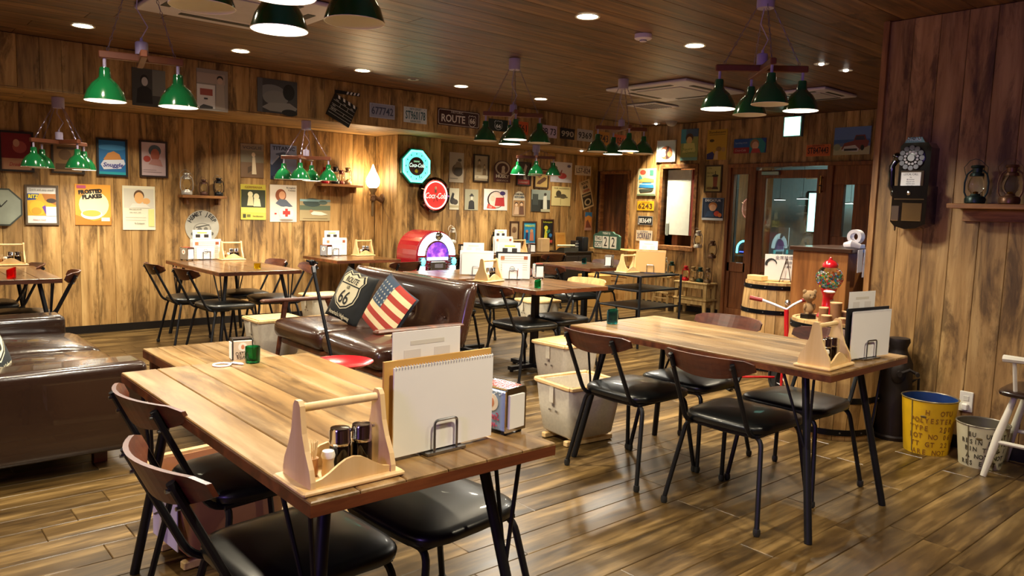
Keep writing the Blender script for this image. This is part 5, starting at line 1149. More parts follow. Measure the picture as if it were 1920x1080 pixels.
def pendant(px, py, dep, deg, lit, label, arm=.225, zceil=ZC, z=None, only=(0, 1, 2, 3)):
    d = CM.T @ np.array([(px-960)/FPX, (py-540)/FPX, 1.]); q = CC+d*dep; zb = float(q[2]) if z is None else z; X, Y = float(q[0]), float(q[1])
    t = thing('pendant_lamp', label, 'pendant lamp', (X, Y, zb), math.radians(deg), 'four-shade green pendant lamps')
    b = MB(); b.box((0, 0, 0), (arm*2+.05, .032, .036), bev=.004); b.build('wooden_arm', M('#6b3a24', .5, vary=.08), t)
    b = MB(); b.box((0, 0, -.004), (.032, arm*2+.05, .034), bev=.004); b.build('wooden_arm', M('#6b3a24', .5, vary=.08), t)
    b = MB(); b.lathe([(.03, .018), (.03, .075), (.026, .08), (.008, .084), (.007, .10)], n=16); b.build('junction_cup', LILAC, t)
    H = zceil-zb
    for k, (x, y) in enumerate(((arm, 0), (0, arm), (-arm, 0), (0, -arm))):
        if k not in only: continue
        make_shade(t, (x, y), k in lit, -.062)
        if k in lit:
            ca, sa = math.cos(math.radians(deg)), math.sin(math.radians(deg)); area_lamp((X+x*ca-y*sa, Y+x*sa+y*ca, zb-.235), P_PEND, .07, (1., .93, .78), 160)
        b = MB(); n = max(6, int(H/.028)); tx, ty = x*.10, y*.10
        pts = [(x*.92+(tx-x*.92)*i/n, y*.92+(ty-y*.92)*i/n, .018+(H-.06)*i/n) for i in range(n+1)]
        for i in range(n):
            a_, c_ = Vector(pts[i]), Vector(pts[i+1]); m_ = (a_+c_)/2; dv = (c_-a_).normalized(); s_ = dv.cross(Vector((0, 0, 1)) if i % 2 else Vector((ty-y, x-tx, .01))); s_ = s_.normalized()*.006
            b.tube([a_-dv*.003, m_+s_, c_+dv*.003, m_-s_], .0019, 4, closed=True)
        tag(b.build('chain', CHAIN, t), kind='stuff')
    b = MB(); b.tube([(0, 0, .10), (.03, .02, .16), (-.02, .0, .24), (0, 0, H-.06)], .003, 5); b.build('cable', LILAC, t)
    b = MB(); b.lathe([(.045, H-.09), (.048, H-.085), (.048, H-.001)], n=20); b.build('ceiling_cup', LILAC, t)
pendant(266, 110, 3.79, -12, (0, 2), 'green two-shade pendant lamp hanging over the coffee table, both shades lit', arm=.165, only=(0, 2))
pendant(526, -113, 2.33, -23, (1, 3), 'green pendant lamp cut by the top edge over the front table')
pendant(1428, 129, 4.2, -41-4, (0, 2), 'green pendant lamp over the right table in front of the ceiling air conditioner')
pendant(962, 215, 6.3, -35, (1, 3), 'green pendant lamp over the middle table in front of the route sign')
pendant(1165, 241, 7.1, -30, (1, 3), 'green pendant lamp over the table by the crate cabinet, beside the ceiling panel')
pendant(1005, 295, 9.7, -41, (2,), 'small bright green pendant lamp over the wall counter, light wood arm', zceil=ZS)
pendant(111, 266, 6.45, -65, (1,), 'green pendant lamp over the far left table', zceil=ZS)
pendant(574, 296, 7.7, -40, (3, 1), 'green pendant lamp in front of the lantern shelf left of the torch', zceil=ZS)

# ------------------------------------------------------------------ ceiling fittings
DL = M((1., .90, .62), emit=16.)
for i, (x, y) in enumerate(DOWNLIGHTS):
    nm = ['leftmost of the back row', 'second from the left of the back row', 'third of the back row', 'fourth of the back row', 'rightmost of the back row', 'left one of the middle pair', 'right one of the pair, beside the right pendant', 'over the loveseat front, added outside the picture', 'over the coffee table side, added outside the picture', 'near the camera, over the front table, added outside the picture', 'near the camera by the right wall, added outside the picture', 'behind the left sofa, far one, added outside the picture', 'behind the left sofa, near one, added outside the picture'][i]
    lb = 'round downlight in the ceiling, '+nm
    t = thing('downlight', lb, 'ceiling light', (x, y, ZC), 0, 'round downlights in the ceiling')
    b = MB(); b.lathe([(.066, -.001), (.078, -.0035), (.080, .0)], n=28, cap=False); b.lathe([(.066, -.001), (.08, .001)], n=28, cap=False); b.build('ring', M('#d8cdb8', .4), t)
    b = MB(); b.lathe([(.066, -.0008), (.04, -.0035), (.0, -.0045)], n=28, cap=False); b.build('lens', DL, t)
def spot(x, y, z, lb, lit=True):
    t = thing('spotlight', lb, 'ceiling light', (x, y, z), 0, 'small recessed spotlights'); b = MB(); b.lathe([(.032, -.002), (.055, -.006), (.058, 0)], n=24, cap=False); b.build('ring', M('#b9b2a6', .3), t)
    b = MB(); b.sphere((0, 0, -.004), (.022, .022, .012), 10); b.build('bulb', M((1., .93, .8), emit=12.) if lit else M('#8c8578', .4), t)
spot(5.89, 3.12, ZC, 'small recessed spotlight right of the right pendant, left one'); spot(6.26, 3.10, ZC, 'small recessed spotlight right of the right pendant, right one')
spot(8.45, 6.82, ZC, 'small recessed spotlight by the far wall above the bottle poster'); spot(7.55, 7.35, ZS, 'small spotlight under the soffit left of the right green lamps'); spot(4.2, 6.41, ZC, 'small unlit ceiling disc between two downlights of the back row', False)
WHT = M('#c9c3cf', .45, vary=.02)
def cassette(x0, y0, x1, y1, label, th=.03):
    t = thing('ceiling_air_conditioner', label, 'air conditioner', ((x0+x1)/2, (y0+y1)/2, ZC), 0, 'ceiling air conditioners'); w_, l = x1-x0, y1-y0
    b = MB(); pad(b, (0, 0, -th/2), (w_, l, th), .014, 4); weld(b.build('panel', WHT, t))
    b = MB(); b.box((0, 0, -th-.004), (w_*.55, l*.55, .008), bev=.003); b.build('intake_grille', M('#b5afb9', .5), t)
    for s in (-1, 1):
        b = MB(); b.box((s*w_*.38, 0, -th-.001), (w_*.055, l*.5, .004)); b.build('air_slot', DARK, t)
        b = MB(); b.box((0, s*l*.38, -th-.001), (w_*.5, l*.055, .004)); b.build('air_slot', DARK, t)
cassette(1.42, 4.42, 2.40, 5.42, 'white ceiling air conditioner behind the pendant cut by the top edge')
cassette(5.75, 4.32, 6.70, 5.30, 'white ceiling air conditioner left of the right pendant')
cassette(6.90, 3.60, 7.55, 4.15, 'small white ceiling air conditioner right of the right pendant, above the exit sign')
t = thing('ceiling_vent', 'white square ceiling vent below the air conditioner', 'vent', (6.99, 5.70, ZC)); b = MB(); b.box((0, 0, -.008), (.42, .42, .014), bev=.004); b.build('frame', WHT, t); 
for k in range(9): b = MB(); b.box((0, -.14+.035*k, -.018), (.32, .012, .006), T=None); b.build('louvre', M('#9a94a0', .5), t)
t = thing('access_hatch', 'ceiling access hatch outlined by a thin light frame', 'hatch', (6.23, 5.67, ZC)); b = MB()
for s in (-1, 1): b.box((s*.24, 0, -.002), (.012, .49, .004)); b.box((0, s*.24, -.002), (.49, .012, .004))
b.build('frame', M('#a08d72', .5), t)
t = thing('smoke_detector', 'white round smoke detector on the ceiling between two downlights', 'smoke detector', (4.19, 3.53, ZC)); b = MB(); b.lathe([(.06, 0), (.06, -.028), (.052, -.034), (.026, -.036), (.024, -.048), (.0, -.052)], n=24, cap=False); b.build('body', M('#d6cede', .45), t); b = MB(); b.lathe([(.0255, -.038), (.0255, -.044)], n=16); b.build('sensor_slot', DARK, t)
t = thing('dome_speaker', 'small grey dome on the ceiling by the far wall', 'speaker', (8.38, 6.50, ZC)); b = MB(); b.lathe([(.075, 0), (.07, -.03), (.045, -.055), (0, -.065)], n=20, cap=False); b.build('dome', M('#a8a29c', .5), t); b = MB(); b.lathe([(.08, 0), (.08, -.006)], n=20); b.build('flange', M('#a8a29c', .5), t)
# exit sign
p = at(1486, 237, 0, XF-.25); t = thing('exit_sign', 'glowing green-white exit sign box over the entrance', 'exit sign', (XF-.25, float(p[1]), float(p[2])), -PI/2)
b = MB(); b.box((0, .02, 0), (.24, .05, .24), bev=.004); b.build('case', M('#5a6b66', .5), t); b = MB(); b.box((-.0, -.008, 0), (.20, .006, .215)); b.build('lit_face', M((.45, 1., .78), emit=2.6), t)
b = MB(); b.tube([(0, .02, .12), (0, .02, ZC-float(p[2]))], .008, 6); b.tube([(.10, .02, .12), (.10, .02, ZC-float(p[2]))], .004, 6); b.build('hanger', IRON, t)

# ------------------------------------------------------------------ entrance, window, niche
def brd(par, name, y0, y1, z0, z1, x0, x1, mat=W_DOOR, bev=.003):
    b = MB(); b.box(((x0+x1)/2, (y0+y1)/2, (z0+z1)/2), (x1-x0, y1-y0, z1-z0), bev=bev); return b.build(name, mat, par)
X = XF
t = thing('door_1', None, None); t['kind'] = 'structure'
xa, xb = X-.03, X+.10
brd(t, 'head_rail', DY0, DY1, DZ-.045, DZ, xa, xb)
for y0, y1 in ((DY1-.045, DY1), (5.33, 5.41), (4.33, 4.40), (DY0, DY0+.045)): brd(t, 'post', y0, y1, 0, DZ-.045, xa, xb)
# side light left
brd(t, 'rail', 5.41, DY1-.045, .60, .72, X, X+.06); brd(t, 'rail', 5.41, DY1-.045, DZ-.13, DZ-.045, X, X+.06); brd(t, 'rail', 5.41, DY1-.045, 0.0, .12, X, X+.06); brd(t, 'lower_panel', 5.45, DY1-.09, .12, .60, X+.02, X+.05)
for y0, y1 in ((5.41, 5.455), (5.655, DY1-.045)): brd(t, 'stile', y0, y1, .12, DZ-.13, X, X+.06)
b = MB(); b.box((X+.035, 5.555, 1.29), (.006, .20, 1.14)); b.build('glass_pane', PANE, t)
# side light right
brd(t, 'upper_panel', DY0+.045, 4.33, 1.72, DZ-.045, X, X+.06); brd(t, 'rail', DY0+.045, 4.33, .95, 1.12, X, X+.06); brd(t, 'lower_panel', DY0+.045, 4.33, 0, .95, X+.02, X+.05)
for y0, y1 in ((DY0+.045, 3.80), (3.90, 4.08), (4.20, 4.33)): brd(t, 'stile', y0, y1, 1.12, 1.72, X, X+.06)
b = MB(); b.box((X+.035, 4.05, 1.42), (.006, .5, .6)); b.build('glass_pane', PANE, t)
# door leaf, ajar
t = thing('door_2', None, None); t['kind'] = 'structure'
brd(t, 'stile', 5.20, 5.325, .01, 1.90, X+.0, X+.045); brd(t, 'stile', 4.41, 4.53, .01, 1.90, X, X+.045); brd(t, 'rail', 4.53, 5.20, 1.80, 1.90, X, X+.045); brd(t, 'rail', 4.53, 5.20, .62, .80, X, X+.045); brd(t, 'rail', 4.53, 5.20, .01, .16, X, X+.045); brd(t, 'lower_panel', 4.53, 5.20, .16, .62, X+.015, X+.035)
b = MB(); b.box((X+.022, 4.865, 1.30), (.006, .68, 1.02)); b.build('glass_pane', PANE, t)
b = MB(); b.tube([(X-.05, 4.46, 1.62), (X-.05, 4.46, 1.82)], .016, 10, m=BRASS); b.tube([(X-.05, 4.46, 1.64), (X+.0, 4.46, 1.64)], .009, 8, m=BRASS); b.tube([(X-.05, 4.46, 1.80), (X+.0, 4.46, 1.80)], .009, 8, m=BRASS); b.tube([(X-.05, 4.46, 1.70), (X-.05, 4.46, 1.71)], .02, 10, m=DARK); b.build('handle', None, t)
b = MB(); b.box((X-.03, 5.12, 1.86), (.045, .24, .05), bev=.005, m=STEEL); b.tube([(X-.04, 5.1, 1.90), (X-.09, 4.98, 1.925), (X-.02, 4.84, 1.94)], .007, 6, m=STEEL); b.build('door_closer', None, t)
# lobby beyond the entrance
GW = M('#7f8a8c', .7, vary=.04)
lb = slab('wall_lobby', (11.2, 2.2, -.05), (11.3, 6.6, 2.9), GW); slab('ceiling_lobby', (X+.13, 2.2, 2.75), (11.3, 6.6, 2.85), M('#8f9a9c', .7)); slab('floor_lobby', (X+.02, 2.2, -.05), (11.3, 6.6, -.001), M('#5a5148', .4)); slab('wall_lobby_left', (X+.13, 6.6, 0), (11.3, 6.7, 2.8), W_DOOR); slab('wall_lobby_right', (X+.13, 2.1, 0), (11.3, 2.2, 2.8), W_DOOR)
area_lamp((10.0, 4.6, 2.7), 60, .25, (.72, 1., .94), 170)  # unseen lamp added to lighten the lobby behind the door glass
LIT = M((.50, .95, .86), emit=1.7)
for k, (y0, y1, z0, z1, s) in enumerate(((5.72, 5.98, 1.10, 1.72, None), (4.93, 5.13, 1.05, 1.72, None), (4.32, 4.72, 1.15, 1.72, '\u7533\u8fbc'), (3.62, 3.88, 1.1, 1.76, '2'), (3.3, 3.45, 1.1, 1.76, None), (4.02, 4.16, 1.2, 1.70, None))):
    t = thing('lobby_light_panel', 'glowing pale green window panel seen through the entrance glass, '+('far left', 'left of the middle', 'with red characters', 'with the number 2', 'farthest right', 'narrow, right of the red one')[k], 'window panel', (11.185, (y0+y1)/2, (z0+z1)/2), -PI/2, 'lit panels of the lobby')
    b = MB(); b.box((0, 0, 0), (y1-y0, .01, z1-z0)); b.build('lit_face', LIT, t); b = MB(); w_, h_ = y1-y0, z1-z0
    for sx in (-1, 1): b.box((sx*w_/2, -.004, 0), (.03, .03, h_+.03)); b.box((0, -.004, sx*h_/2), (w_, .03, .03))
    b.build('frame', M('#1b1a1a', .4), t)
    if s: text(s, .16, M('#7a1c1c' if k == 2 else '#203a3c', .5, vary=0), t, (.02 if k == 2 else 0, -.006, 0), bold=.003)
for y, z0, z1 in ((5.25, 0, 2.0), (4.80, 0, 1.9), (4.22, 0, 1.9), (3.5, 0, 1.9)):
    b = MB(); b.box((10.6, y, (z0+z1)/2), (.09, .12, z1-z0), bev=.004); tag(b.build('lobby_post', W_DOOR), {5.25: 'dark wooden lobby post at the left edge of the door glass', 4.80: 'dark wooden lobby post in the middle of the door glass', 4.22: 'dark wooden lobby post behind the closed right stile of the door', 3.5: 'dark wooden lobby post at the far right, behind the narrow pane'}[y], 'post', 'wooden posts of the lobby')
b = MB(); b.box((10.6, 4.4, 1.95), (.10, 2.6, .12)); tag(b.build('lobby_beam', W_DOOR), 'dark wooden beam across the lobby', 'beam')
t = thing('lobby_bench', 'dark wooden bench front with a high back beyond the entrance', 'bench', (10.1, 4.75, 0)); b = MB(); b.box((0, 0, .5), (.08, 1.0, 1.0), bev=.01); b.build('back', W_DOOR, t); b = MB(); b.box((.2, 0, .42), (.4, 1.0, .05)); b.build('seat', W_DOOR, t)
def shrub(x, y, z, r, h, label, n=420):
    t = thing('potted_shrub', label, 'plant', (x, y, z), 0, 'potted shrubs in the lobby'); b = MB(); b.lathe([(r*.5, 0), (r*.65, r*.9)], n=14); b.build('pot', M('#5a4c3c', .6), t); b = MB(); rnd = random.Random(int(x*100+y*10))
    for i in range(n):
        a, e, q = rnd.random()*2*PI, rnd.random(), rnd.random()**.4; X_ = r*q*math.cos(a); Y_ = r*q*math.sin(a); Z_ = r*.9+h*e; s = .035; d = Vector((rnd.uniform(-1, 1), rnd.uniform(-1, 1), rnd.uniform(-.4, 1))).normalized(); u = d.cross(Vector((0, 0, 1))).normalized()*s*.5
        p_ = Vector((X_, Y_, Z_)); b.add([tuple(p_), tuple(p_+u+d*s), tuple(p_+d*s*2), tuple(p_-u+d*s)], [(0, 1, 2, 3)])
    tag(b.build('foliage', M('#2f4a24', .6, vary=.1), t), kind='stuff')
shrub(10.75, 4.55, .55, .22, .55, 'leafy green shrub behind the bench, left of the handle side'); shrub(10.75, 3.98, .5, .2, .75, 'leafy green shrub seen through the narrow right pane')
b = MB(); b.box((10.75, 4.5, .28), (.3, .9, .55), bev=.01); tag(b.build('planter_box', W_DOOR), 'low wooden box carrying the shrub in the lobby', 'box'); b = MB(); b.box((10.75, 3.9, .25), (.3, .25, .5), bev=.01); tag(b.build('planter_box', W_DOOR), 'low wooden box under the right shrub in the lobby', 'box')
for k, (y, z) in enumerate(((5.0, 1.32), (4.78, 1.36))):
    pass
for k, (px, py) in enumerate(((1462, 375), (1505, 373), (1595, 382))):
    d = CM.T @ np.array([(px-960)/FPX, (py-540)/FPX, 1.]); q = CC+d*((10.3)/d[0]); t = thing('lobby_lamp', 'small flat round lamp glowing in the lobby, '+('left', 'middle', 'right')[k]+' one', 'lamp', tuple(map(float, q)), 0, 'flat lamps of the lobby')
    b = MB(); b.lathe([(.02, .03), (.08, .008), (.085, 0)], n=18); b.build('shade', M('#2a2a2a', .4), t); b = MB(); b.lathe([(.08, -.002), (.08, .0)], n=18); b.build('diffuser', M((1, 1, .92), emit=4.), t); b = MB(); b.tube([(0, 0, .03), (0, 0, 2.75-float(q[2]))], .003, 5); b.build('cable', IRON, t)
for k, (y, z, w_, h_) in enumerate(((5.62, 1.05, .16, .26), (5.02, 1.12, .14, .34))):
    b = MB(); b.box((9.9, y, z), (.01, w_, h_)); b.tube([(9.91, y, 0), (9.91, y, z)], .008, 6); tag(b.build('notice_board', M('#b9c2c4', .5)), 'white notice on a stand in the lobby, '+('left' if not k else 'right')+' one', 'notice')
# neon reflection in the left side glass, modelled as an added blue-lit arch box
t = thing('lobby_arch_reflection', 'added arched box with a turquoise tube, modelling a neon reflection in the left entrance pane', 'light', (9.3, 5.85, 0), -PI/2); zz = .80
b = MB(); b.box((0, .06, .39), (.32, .16, .78), bev=.01); b.build('stand', W_DOOR, t)
b = MB(); b.prism([(x, z+zz) for x, z in archpts(.13, .07, .13, .0)], .10); b.build('case', M('#141826', .3), t)
b = MB(); b.tube([(-.11, -.012, zz+.01)]+[(.11*math.cos(PI-a*PI/10), -.012, zz+.07+.11*math.sin(a*PI/10)) for a in range(11)]+[(.11, -.012, zz+.01)], .013, 8); b.build('tube', M((.15, .85, .95), emit=3.), t); b = MB(); b.box((0, -.008, zz+.03), (.14, .01, .012)); b.build('light_bar', M((.05, .1, 1.), emit=3.), t)
# window with white board
t = thing('window_1', None, None); t['kind'] = 'structure'; FW = .05
brd(t, 'window_frame', WY0-.02, WY1+.02, WZ1-.03, WZ1+.03, X-.02, X+.1, W_SHELF); brd(t, 'window_frame', WY0-.02, WY1+.02, WZ0-.03, WZ0+.03, X-.04, X+.1, W_SHELF)
brd(t, 'window_frame', WY0-.02, WY0+.03, WZ0+.03, WZ1-.03, X-.02, X+.1, W_SHELF); brd(t, 'window_frame', WY1-.03, WY1+.02, WZ0+.03, WZ1-.03, X-.02, X+.1, W_SHELF)
slab('wall_window_recess', (X+.45, 5.9, .5), (X+.5, 7.2, 2.3), M('#2b1a10', .6))
for lo, hi in (((X+.10, 7.0, .6), (X+.5, 7.05, 2.2)), ((X+.10, 6.0, .6), (X+.5, 6.05, 2.2)), ((X+.10, 6.0, 2.15), (X+.5, 7.05, 2.2)), ((X+.10, 6.0, .6), (X+.5, 7.05, .64))): slab('wall_window_recess', lo, hi, M('#2b1a10', .6))
b = MB(); b.box((X+.06, (WY0+WY1)/2+.03, 1.48), (.012, .40, .90), bev=.002); b.box((X+.051, (WY0+WY1)/2+.19, 1.12), (.004, .045, .18), m=None); o = b.build('white_board', M('#cfd6cc', .4)); tag(o, 'white panel hanging in the far wall window', 'panel')
b = MB(); b.box((X+.045, (WY0+WY1)/2+.19, 1.10), (.010, .045, .17), bev=.002); tag(b.build('grey_plate', M('#7a8078', .4)), 'small grey plate on the white window panel', 'plate')
b = MB()
for k in range(4): b.tube([(X+.06, WY0+.045+.02*k, 1.03), (X+.06+.008*(k % 2), WY0+.045+.02*k, 1.5), (X+.06, WY0+.045+.02*k, 1.93)], .012, 8)
tag(b.build('red_curtain', M('#7a2a20', .8)), 'narrow dark red curtain at the right of the far wall window', 'curtain')
area_lamp((X+.25, 6.5, 2.12), 3, .1, (1, .95, .8), 150)
# niche door
t = thing('door_3', None, None); t['kind'] = 'structure'
brd(t, 'leaf', NY0+.03, NY1-.03, .01, 1.90, X+.05, X+.08, wood('niche_door_wood', '#2a1710', '#4a2c18', '#6a4426', 2, 1, .4, stain=.4)); brd(t, 'jamb', NY0, NY0+.04, 0, 1.93, X-.02, X+.1, W_SHELF); brd(t, 'jamb', NY1-.04, NY1, 0, 1.93, X-.02, X+.1, W_SHELF); brd(t, 'head', NY0+.04, NY1-.04, 1.885, 1.93, X-.02, X+.1, W_SHELF)

# ------------------------------------------------------------------ far corner: crate cabinet, calendar, dark cabinet
t = thing('crate_cabinet', 'tan wooden crate cabinet with diagonal braces under the green calendar sign', 'cabinet', (8.30, 7.44, 0), -PI/2)
b = MB(); b.box((0, .17, .385), (.72, .34, .76)); b.build('body', W_TAN, t)
for z0, z1 in ((.40, .765), (.02, .385)):
    for x in (-.335, .335): b = MB(); b.box((x, -.012, (z0+z1)/2), (.05, .02, z1-z0), bev=.003); b.build('frame_stile', W_TAN, t)
    for z in (z0+.025, z1-.025): b = MB(); b.box((0, -.012, z), (.62, .02, .05), bev=.003); b.build('frame_rail', W_TAN, t)
    b = MB(); b.box((0, -.010, 0), (.66, .016, .05), T=TR(0, 0, (z0+z1)/2) @ RY(-math.radians(24))); b.build('brace', W_TAN, t)
b = MB(); b.box((0, .17, .775), (.76, .38, .02), bev=.003); b.build('top', W_TAN, t)
t = thing('cardboard_box', 'yellow-brown cardboard box standing before the crate cabinet', 'box', (7.86, 7.30, 0), -PI/2); b = MB(); b.box((0, 0, .22), (.36, .30, .44), bev=.004); b.build('carton', M('#b98a45', .7, vary=.05), t); b = MB(); b.box((0, -.1505, .22), (.05, .001, .43)); b.box((0, 0, .4405), (.05, .30, .001)); b.build('tape', M('#a3763a', .4), t)
t = thing('calendar_sign', 'green perpetual calendar sign reading TODAY IS THU OCT 22', 'calendar', (8.22, 7.42, .785), -PI/2-.12)
pl = [(-.27, 0), (.27, 0), (.285, .02), (.285, .19), (.24, .215), (.17, .225), (.13, .255), (-.15, .255), (-.19, .225), (-.25, .215), (-.285, .19), (-.285, .02)]
b = MB(); b.prism(pl, .03, T=TR(0, -.015, 0)); b.build('case', M('#3c5f50', .45, vary=.06), t)
cw = M('#e6e3d2', .5, vary=.02); ck = M('#2a2a28', .5, vary=0)
for x, w_, z, h in ((-.17, .155, .145, .075), (-.17, .155, .055, .075), (-.01, .14, .10, .17), (.155, .14, .10, .17)):
    b = MB(); b.box((x, -.0165, z), (w_, .004, h), bev=.001); b.build('flap', cw, t)
for s, x, z, sz, sx in (('THU', -.17, .145, .075, .85), ('OCT', -.17, .055, .075, .85), ('2', -.01, .10, .19, .8), ('2', .155, .10, .19, .8)): text(s, sz, ck, t, (x, -.0195, z), sx=sx, bold=.0015)
text('TODAY IS', .042, cw, t, (0, -.016, .225), sx=.9, bold=.001)
t = thing('dark_cabinet', 'black low cabinet in the back corner carrying books and a typewriter', 'cabinet', (7.92, 7.86, 0)); b = MB(); b.box((0, 0, .36), (.56, .34, .72), bev=.004); b.build('body', M('#14110f', .5, vary=.05), t); b = MB(); b.box((0, -.005, .725), (.60, .36, .02), bev=.003); b.build('top', M('#1d1713', .4), t)
for s in (-1, 1): b = MB(); b.box((s*.135, -.172, .36), (.25, .006, .62), bev=.002); b.build('door', M('#191512', .5), t)
t = thing('typewriter', 'small dark typewriter with pale keys in the back corner', 'typewriter', (7.80, 7.80, .7355), -.2); b = MB(); b.prism([(-.11, 0), (.11, 0), (.09, .02), (.02, .055), (-.1, .06)], .24, T=RZ(PI/2) @ TR(0, -.12, 0)); b.build('body', M('#3a3830', .4, .4), t)
b = MB(); b.tube([(-.15, .04, .08), (.15, .04, .08)], .016, 10); b.build('platen', M('#c9c4a4', .4), t)
b = MB()
for r_ in range(3):
    for k in range(9): b.lathe([(.007, 0), (.007, .006)], (-.08+.02*k, -.09+.03*r_, .022+.012*r_), 8)
b.build('keys', M('#d8d4b8', .4), t)
for k in range(5):
    b = MB(); b.box((0, 0, .075), (.024, .10, .15), bev=.002); o = b.build('book', M(('#2a2624', '#3b3a38', '#26282c', '#443c34', '#2b2422')[k], .5)); o.location = (7.985+.026*k, 7.86, .7355); tag(o, 'dark book in the row beside the calendar sign, '+('first', 'second', 'third', 'fourth', 'last')[k]+' from the left', 'book', 'books on the dark cabinet')
    b = MB()
    for z in (.03, .07, .11): b.box((0, -.0505, z), (.018, .001, .014))
    b.build('spine_print', M('#b9b4a8', .5), o)
t = thing('picture_frame', 'orange-brown leather frame leaning on the wall above the typewriter', 'frame', (7.86, 7.99, .7355)); b = MB(); b.box((0, 0, .13), (.20, .02, .26), T=RX(-.12), bev=.004); b.build('frame', M('#c08a3c', .5, vary=.08), t); b = MB(); b.box((0, -.011, .13), (.15, .002, .2), T=RX(-.12)); b.build('panel', M('#b87c30', .5, vary=.1), t)
b = MB(); b.box((7.45, 7.93, .82), (.16, .1, .20), bev=.01); tag(b.build('pale_box', M('#c2a070', .6)), 'small pale box on the wall counter under the framed prints', 'box')
b = MB(); pad(b, (8.10, 7.80, .84), (.12, .16, .208), .02, 4); tag(weld(b.build('black_box', M('#0e0e10', .4))), 'black box beside the calendar sign', 'box')
# stools and stacked benches with lanterns
def stool(x, y, ht, wd, label, n2=None, deg=-90):
    t = thing('wooden_stool', label, 'stool', (x, y, 0), math.radians(deg), 'raw wood stools by the far wall'); b = MB(); b.box((0, 0, ht-.014), (wd, wd*.85, .028), bev=.004); b.build('seat', W_STOOL, t)
    for sx in (-1, 1):
        for sy in (-1, 1): b = MB(); b.tube([(sx*wd*.34, sy*wd*.28, ht-.028), (sx*wd*.48, sy*wd*.42, 0)], [.016, .019], 4); b.build('leg', W_STOOL, t)
    z = ht*.36
    for sy in (-1, 1): b = MB(); b.tube([(-wd*.42, sy*wd*.37, z), (wd*.42, sy*wd*.37, z)], .009, 6); b.build('rung', W_STOOL, t)
    for sx in (-1, 1): b = MB(); b.tube([(sx*wd*.41, -wd*.36, z+.08), (sx*wd*.41, wd*.36, z+.08)], .009, 6); b.build('rung', W_STOOL, t)
    if n2: b = MB(); b.box((0, 0, n2), (wd*1.05, wd*.9, .024), bev=.004); b.build('lower_shelf', W_STOOL, t)
stool(8.44, 6.87, .61, .30, 'tall raw wood stool carrying the dark owl figure by the far wall'); stool(8.46, 6.52, .475, .28, 'shorter raw wood stool with a middle shelf carrying two lanterns', .245)
t = thing('owl_figure', 'dark carved owl figure on the tall wooden stool', 'figurine', (8.44, 6.85, .61), -PI/2); OW = M('#3a2c22', .6, .2, vary=.2)
b = MB(); b.lathe([(.05, 0), (.055, .01), (.05, .02), (.045, .025), (.062, .07), (.062, .12), (.045, .155), (.05, .18), (.048, .205), (.03, .22), (0, .225)], n=18); b.build('body', OW, t)
b = MB(); 
for s in (-1, 1): b.lathe([(.014, 0), (.0, .035)], (s*.032, 0, .21), 8); b.sphere((s*.02, -.045, .185), (.013, .008, .013), 10)
b.lathe([(.006, 0), (0, -.02)], (0, -.05, .178), 6); b.build('face', OW, t)
b = MB(); 
for s in (-1, 1): b.sphere((s*.058, 0, .1), (.015, .04, .06), 10)
b.build('wings', OW, t)
def bench(x, y0, y1, z0, ht, label):
    t = thing('low_bench', label, 'bench', (x, (y0+y1)/2, z0), -PI/2, 'two stacked raw wood benches'); L_ = y1-y0
    b = MB(); b.box((0, 0, ht-.011), (L_+.03, .25, .022), bev=.003); b.build('seat', W_STOOL, t)
    for s in (-1, 1):
        for q in (-1, 1): b = MB(); b.prism([(-.03, 0), (.012, 0), (.03, ht-.022), (-.03, ht-.022)] if s < 0 else [(-.012, 0), (.03, 0), (.03, ht-.022), (-.03, ht-.022)], .022, T=TR(s*(L_/2-.03), q*.095-.011, 0)); b.build('leg', W_STOOL, t)
        b = MB(); b.box((s*(L_/2-.035), 0, ht*.75), (.02, .17, .04)); b.build('side_rail', W_STOOL, t)
    for q in (-1, 1): b = MB(); b.box((0, q*.10, ht-.05), (L_-.10, .018, .056)); b.build('apron', W_STOOL, t)
bench(8.49, 5.80, 6.30, 0, .215, 'lower raw wood bench of the stack left of the entrance'); bench(8.49, 5.80, 6.30, .2155, .215, 'upper raw wood bench of the stack, carrying four lanterns')
lantern(8.47, 6.57, .4755, '#b9b5a4', 'large pale lantern with thick glass on the shorter stool', 1.05, PI/2); lantern(8.46, 6.43, .4755, '#14352c', 'dark green lantern on the shorter stool', .85, PI/2)
for y, col, lab in ((6.20, '#b3121c', 'red lantern at the left of the stacked benches'), (6.08, '#8a6f46', 'brass lantern second from the left on the stacked benches'), (5.97, '#14352c', 'green lantern third from the left on the stacked benches'), (5.85, '#6a5238', 'brown lantern at the right of the stacked benches')): lantern(8.47, y, .4315, col, lab, .85, PI/2)

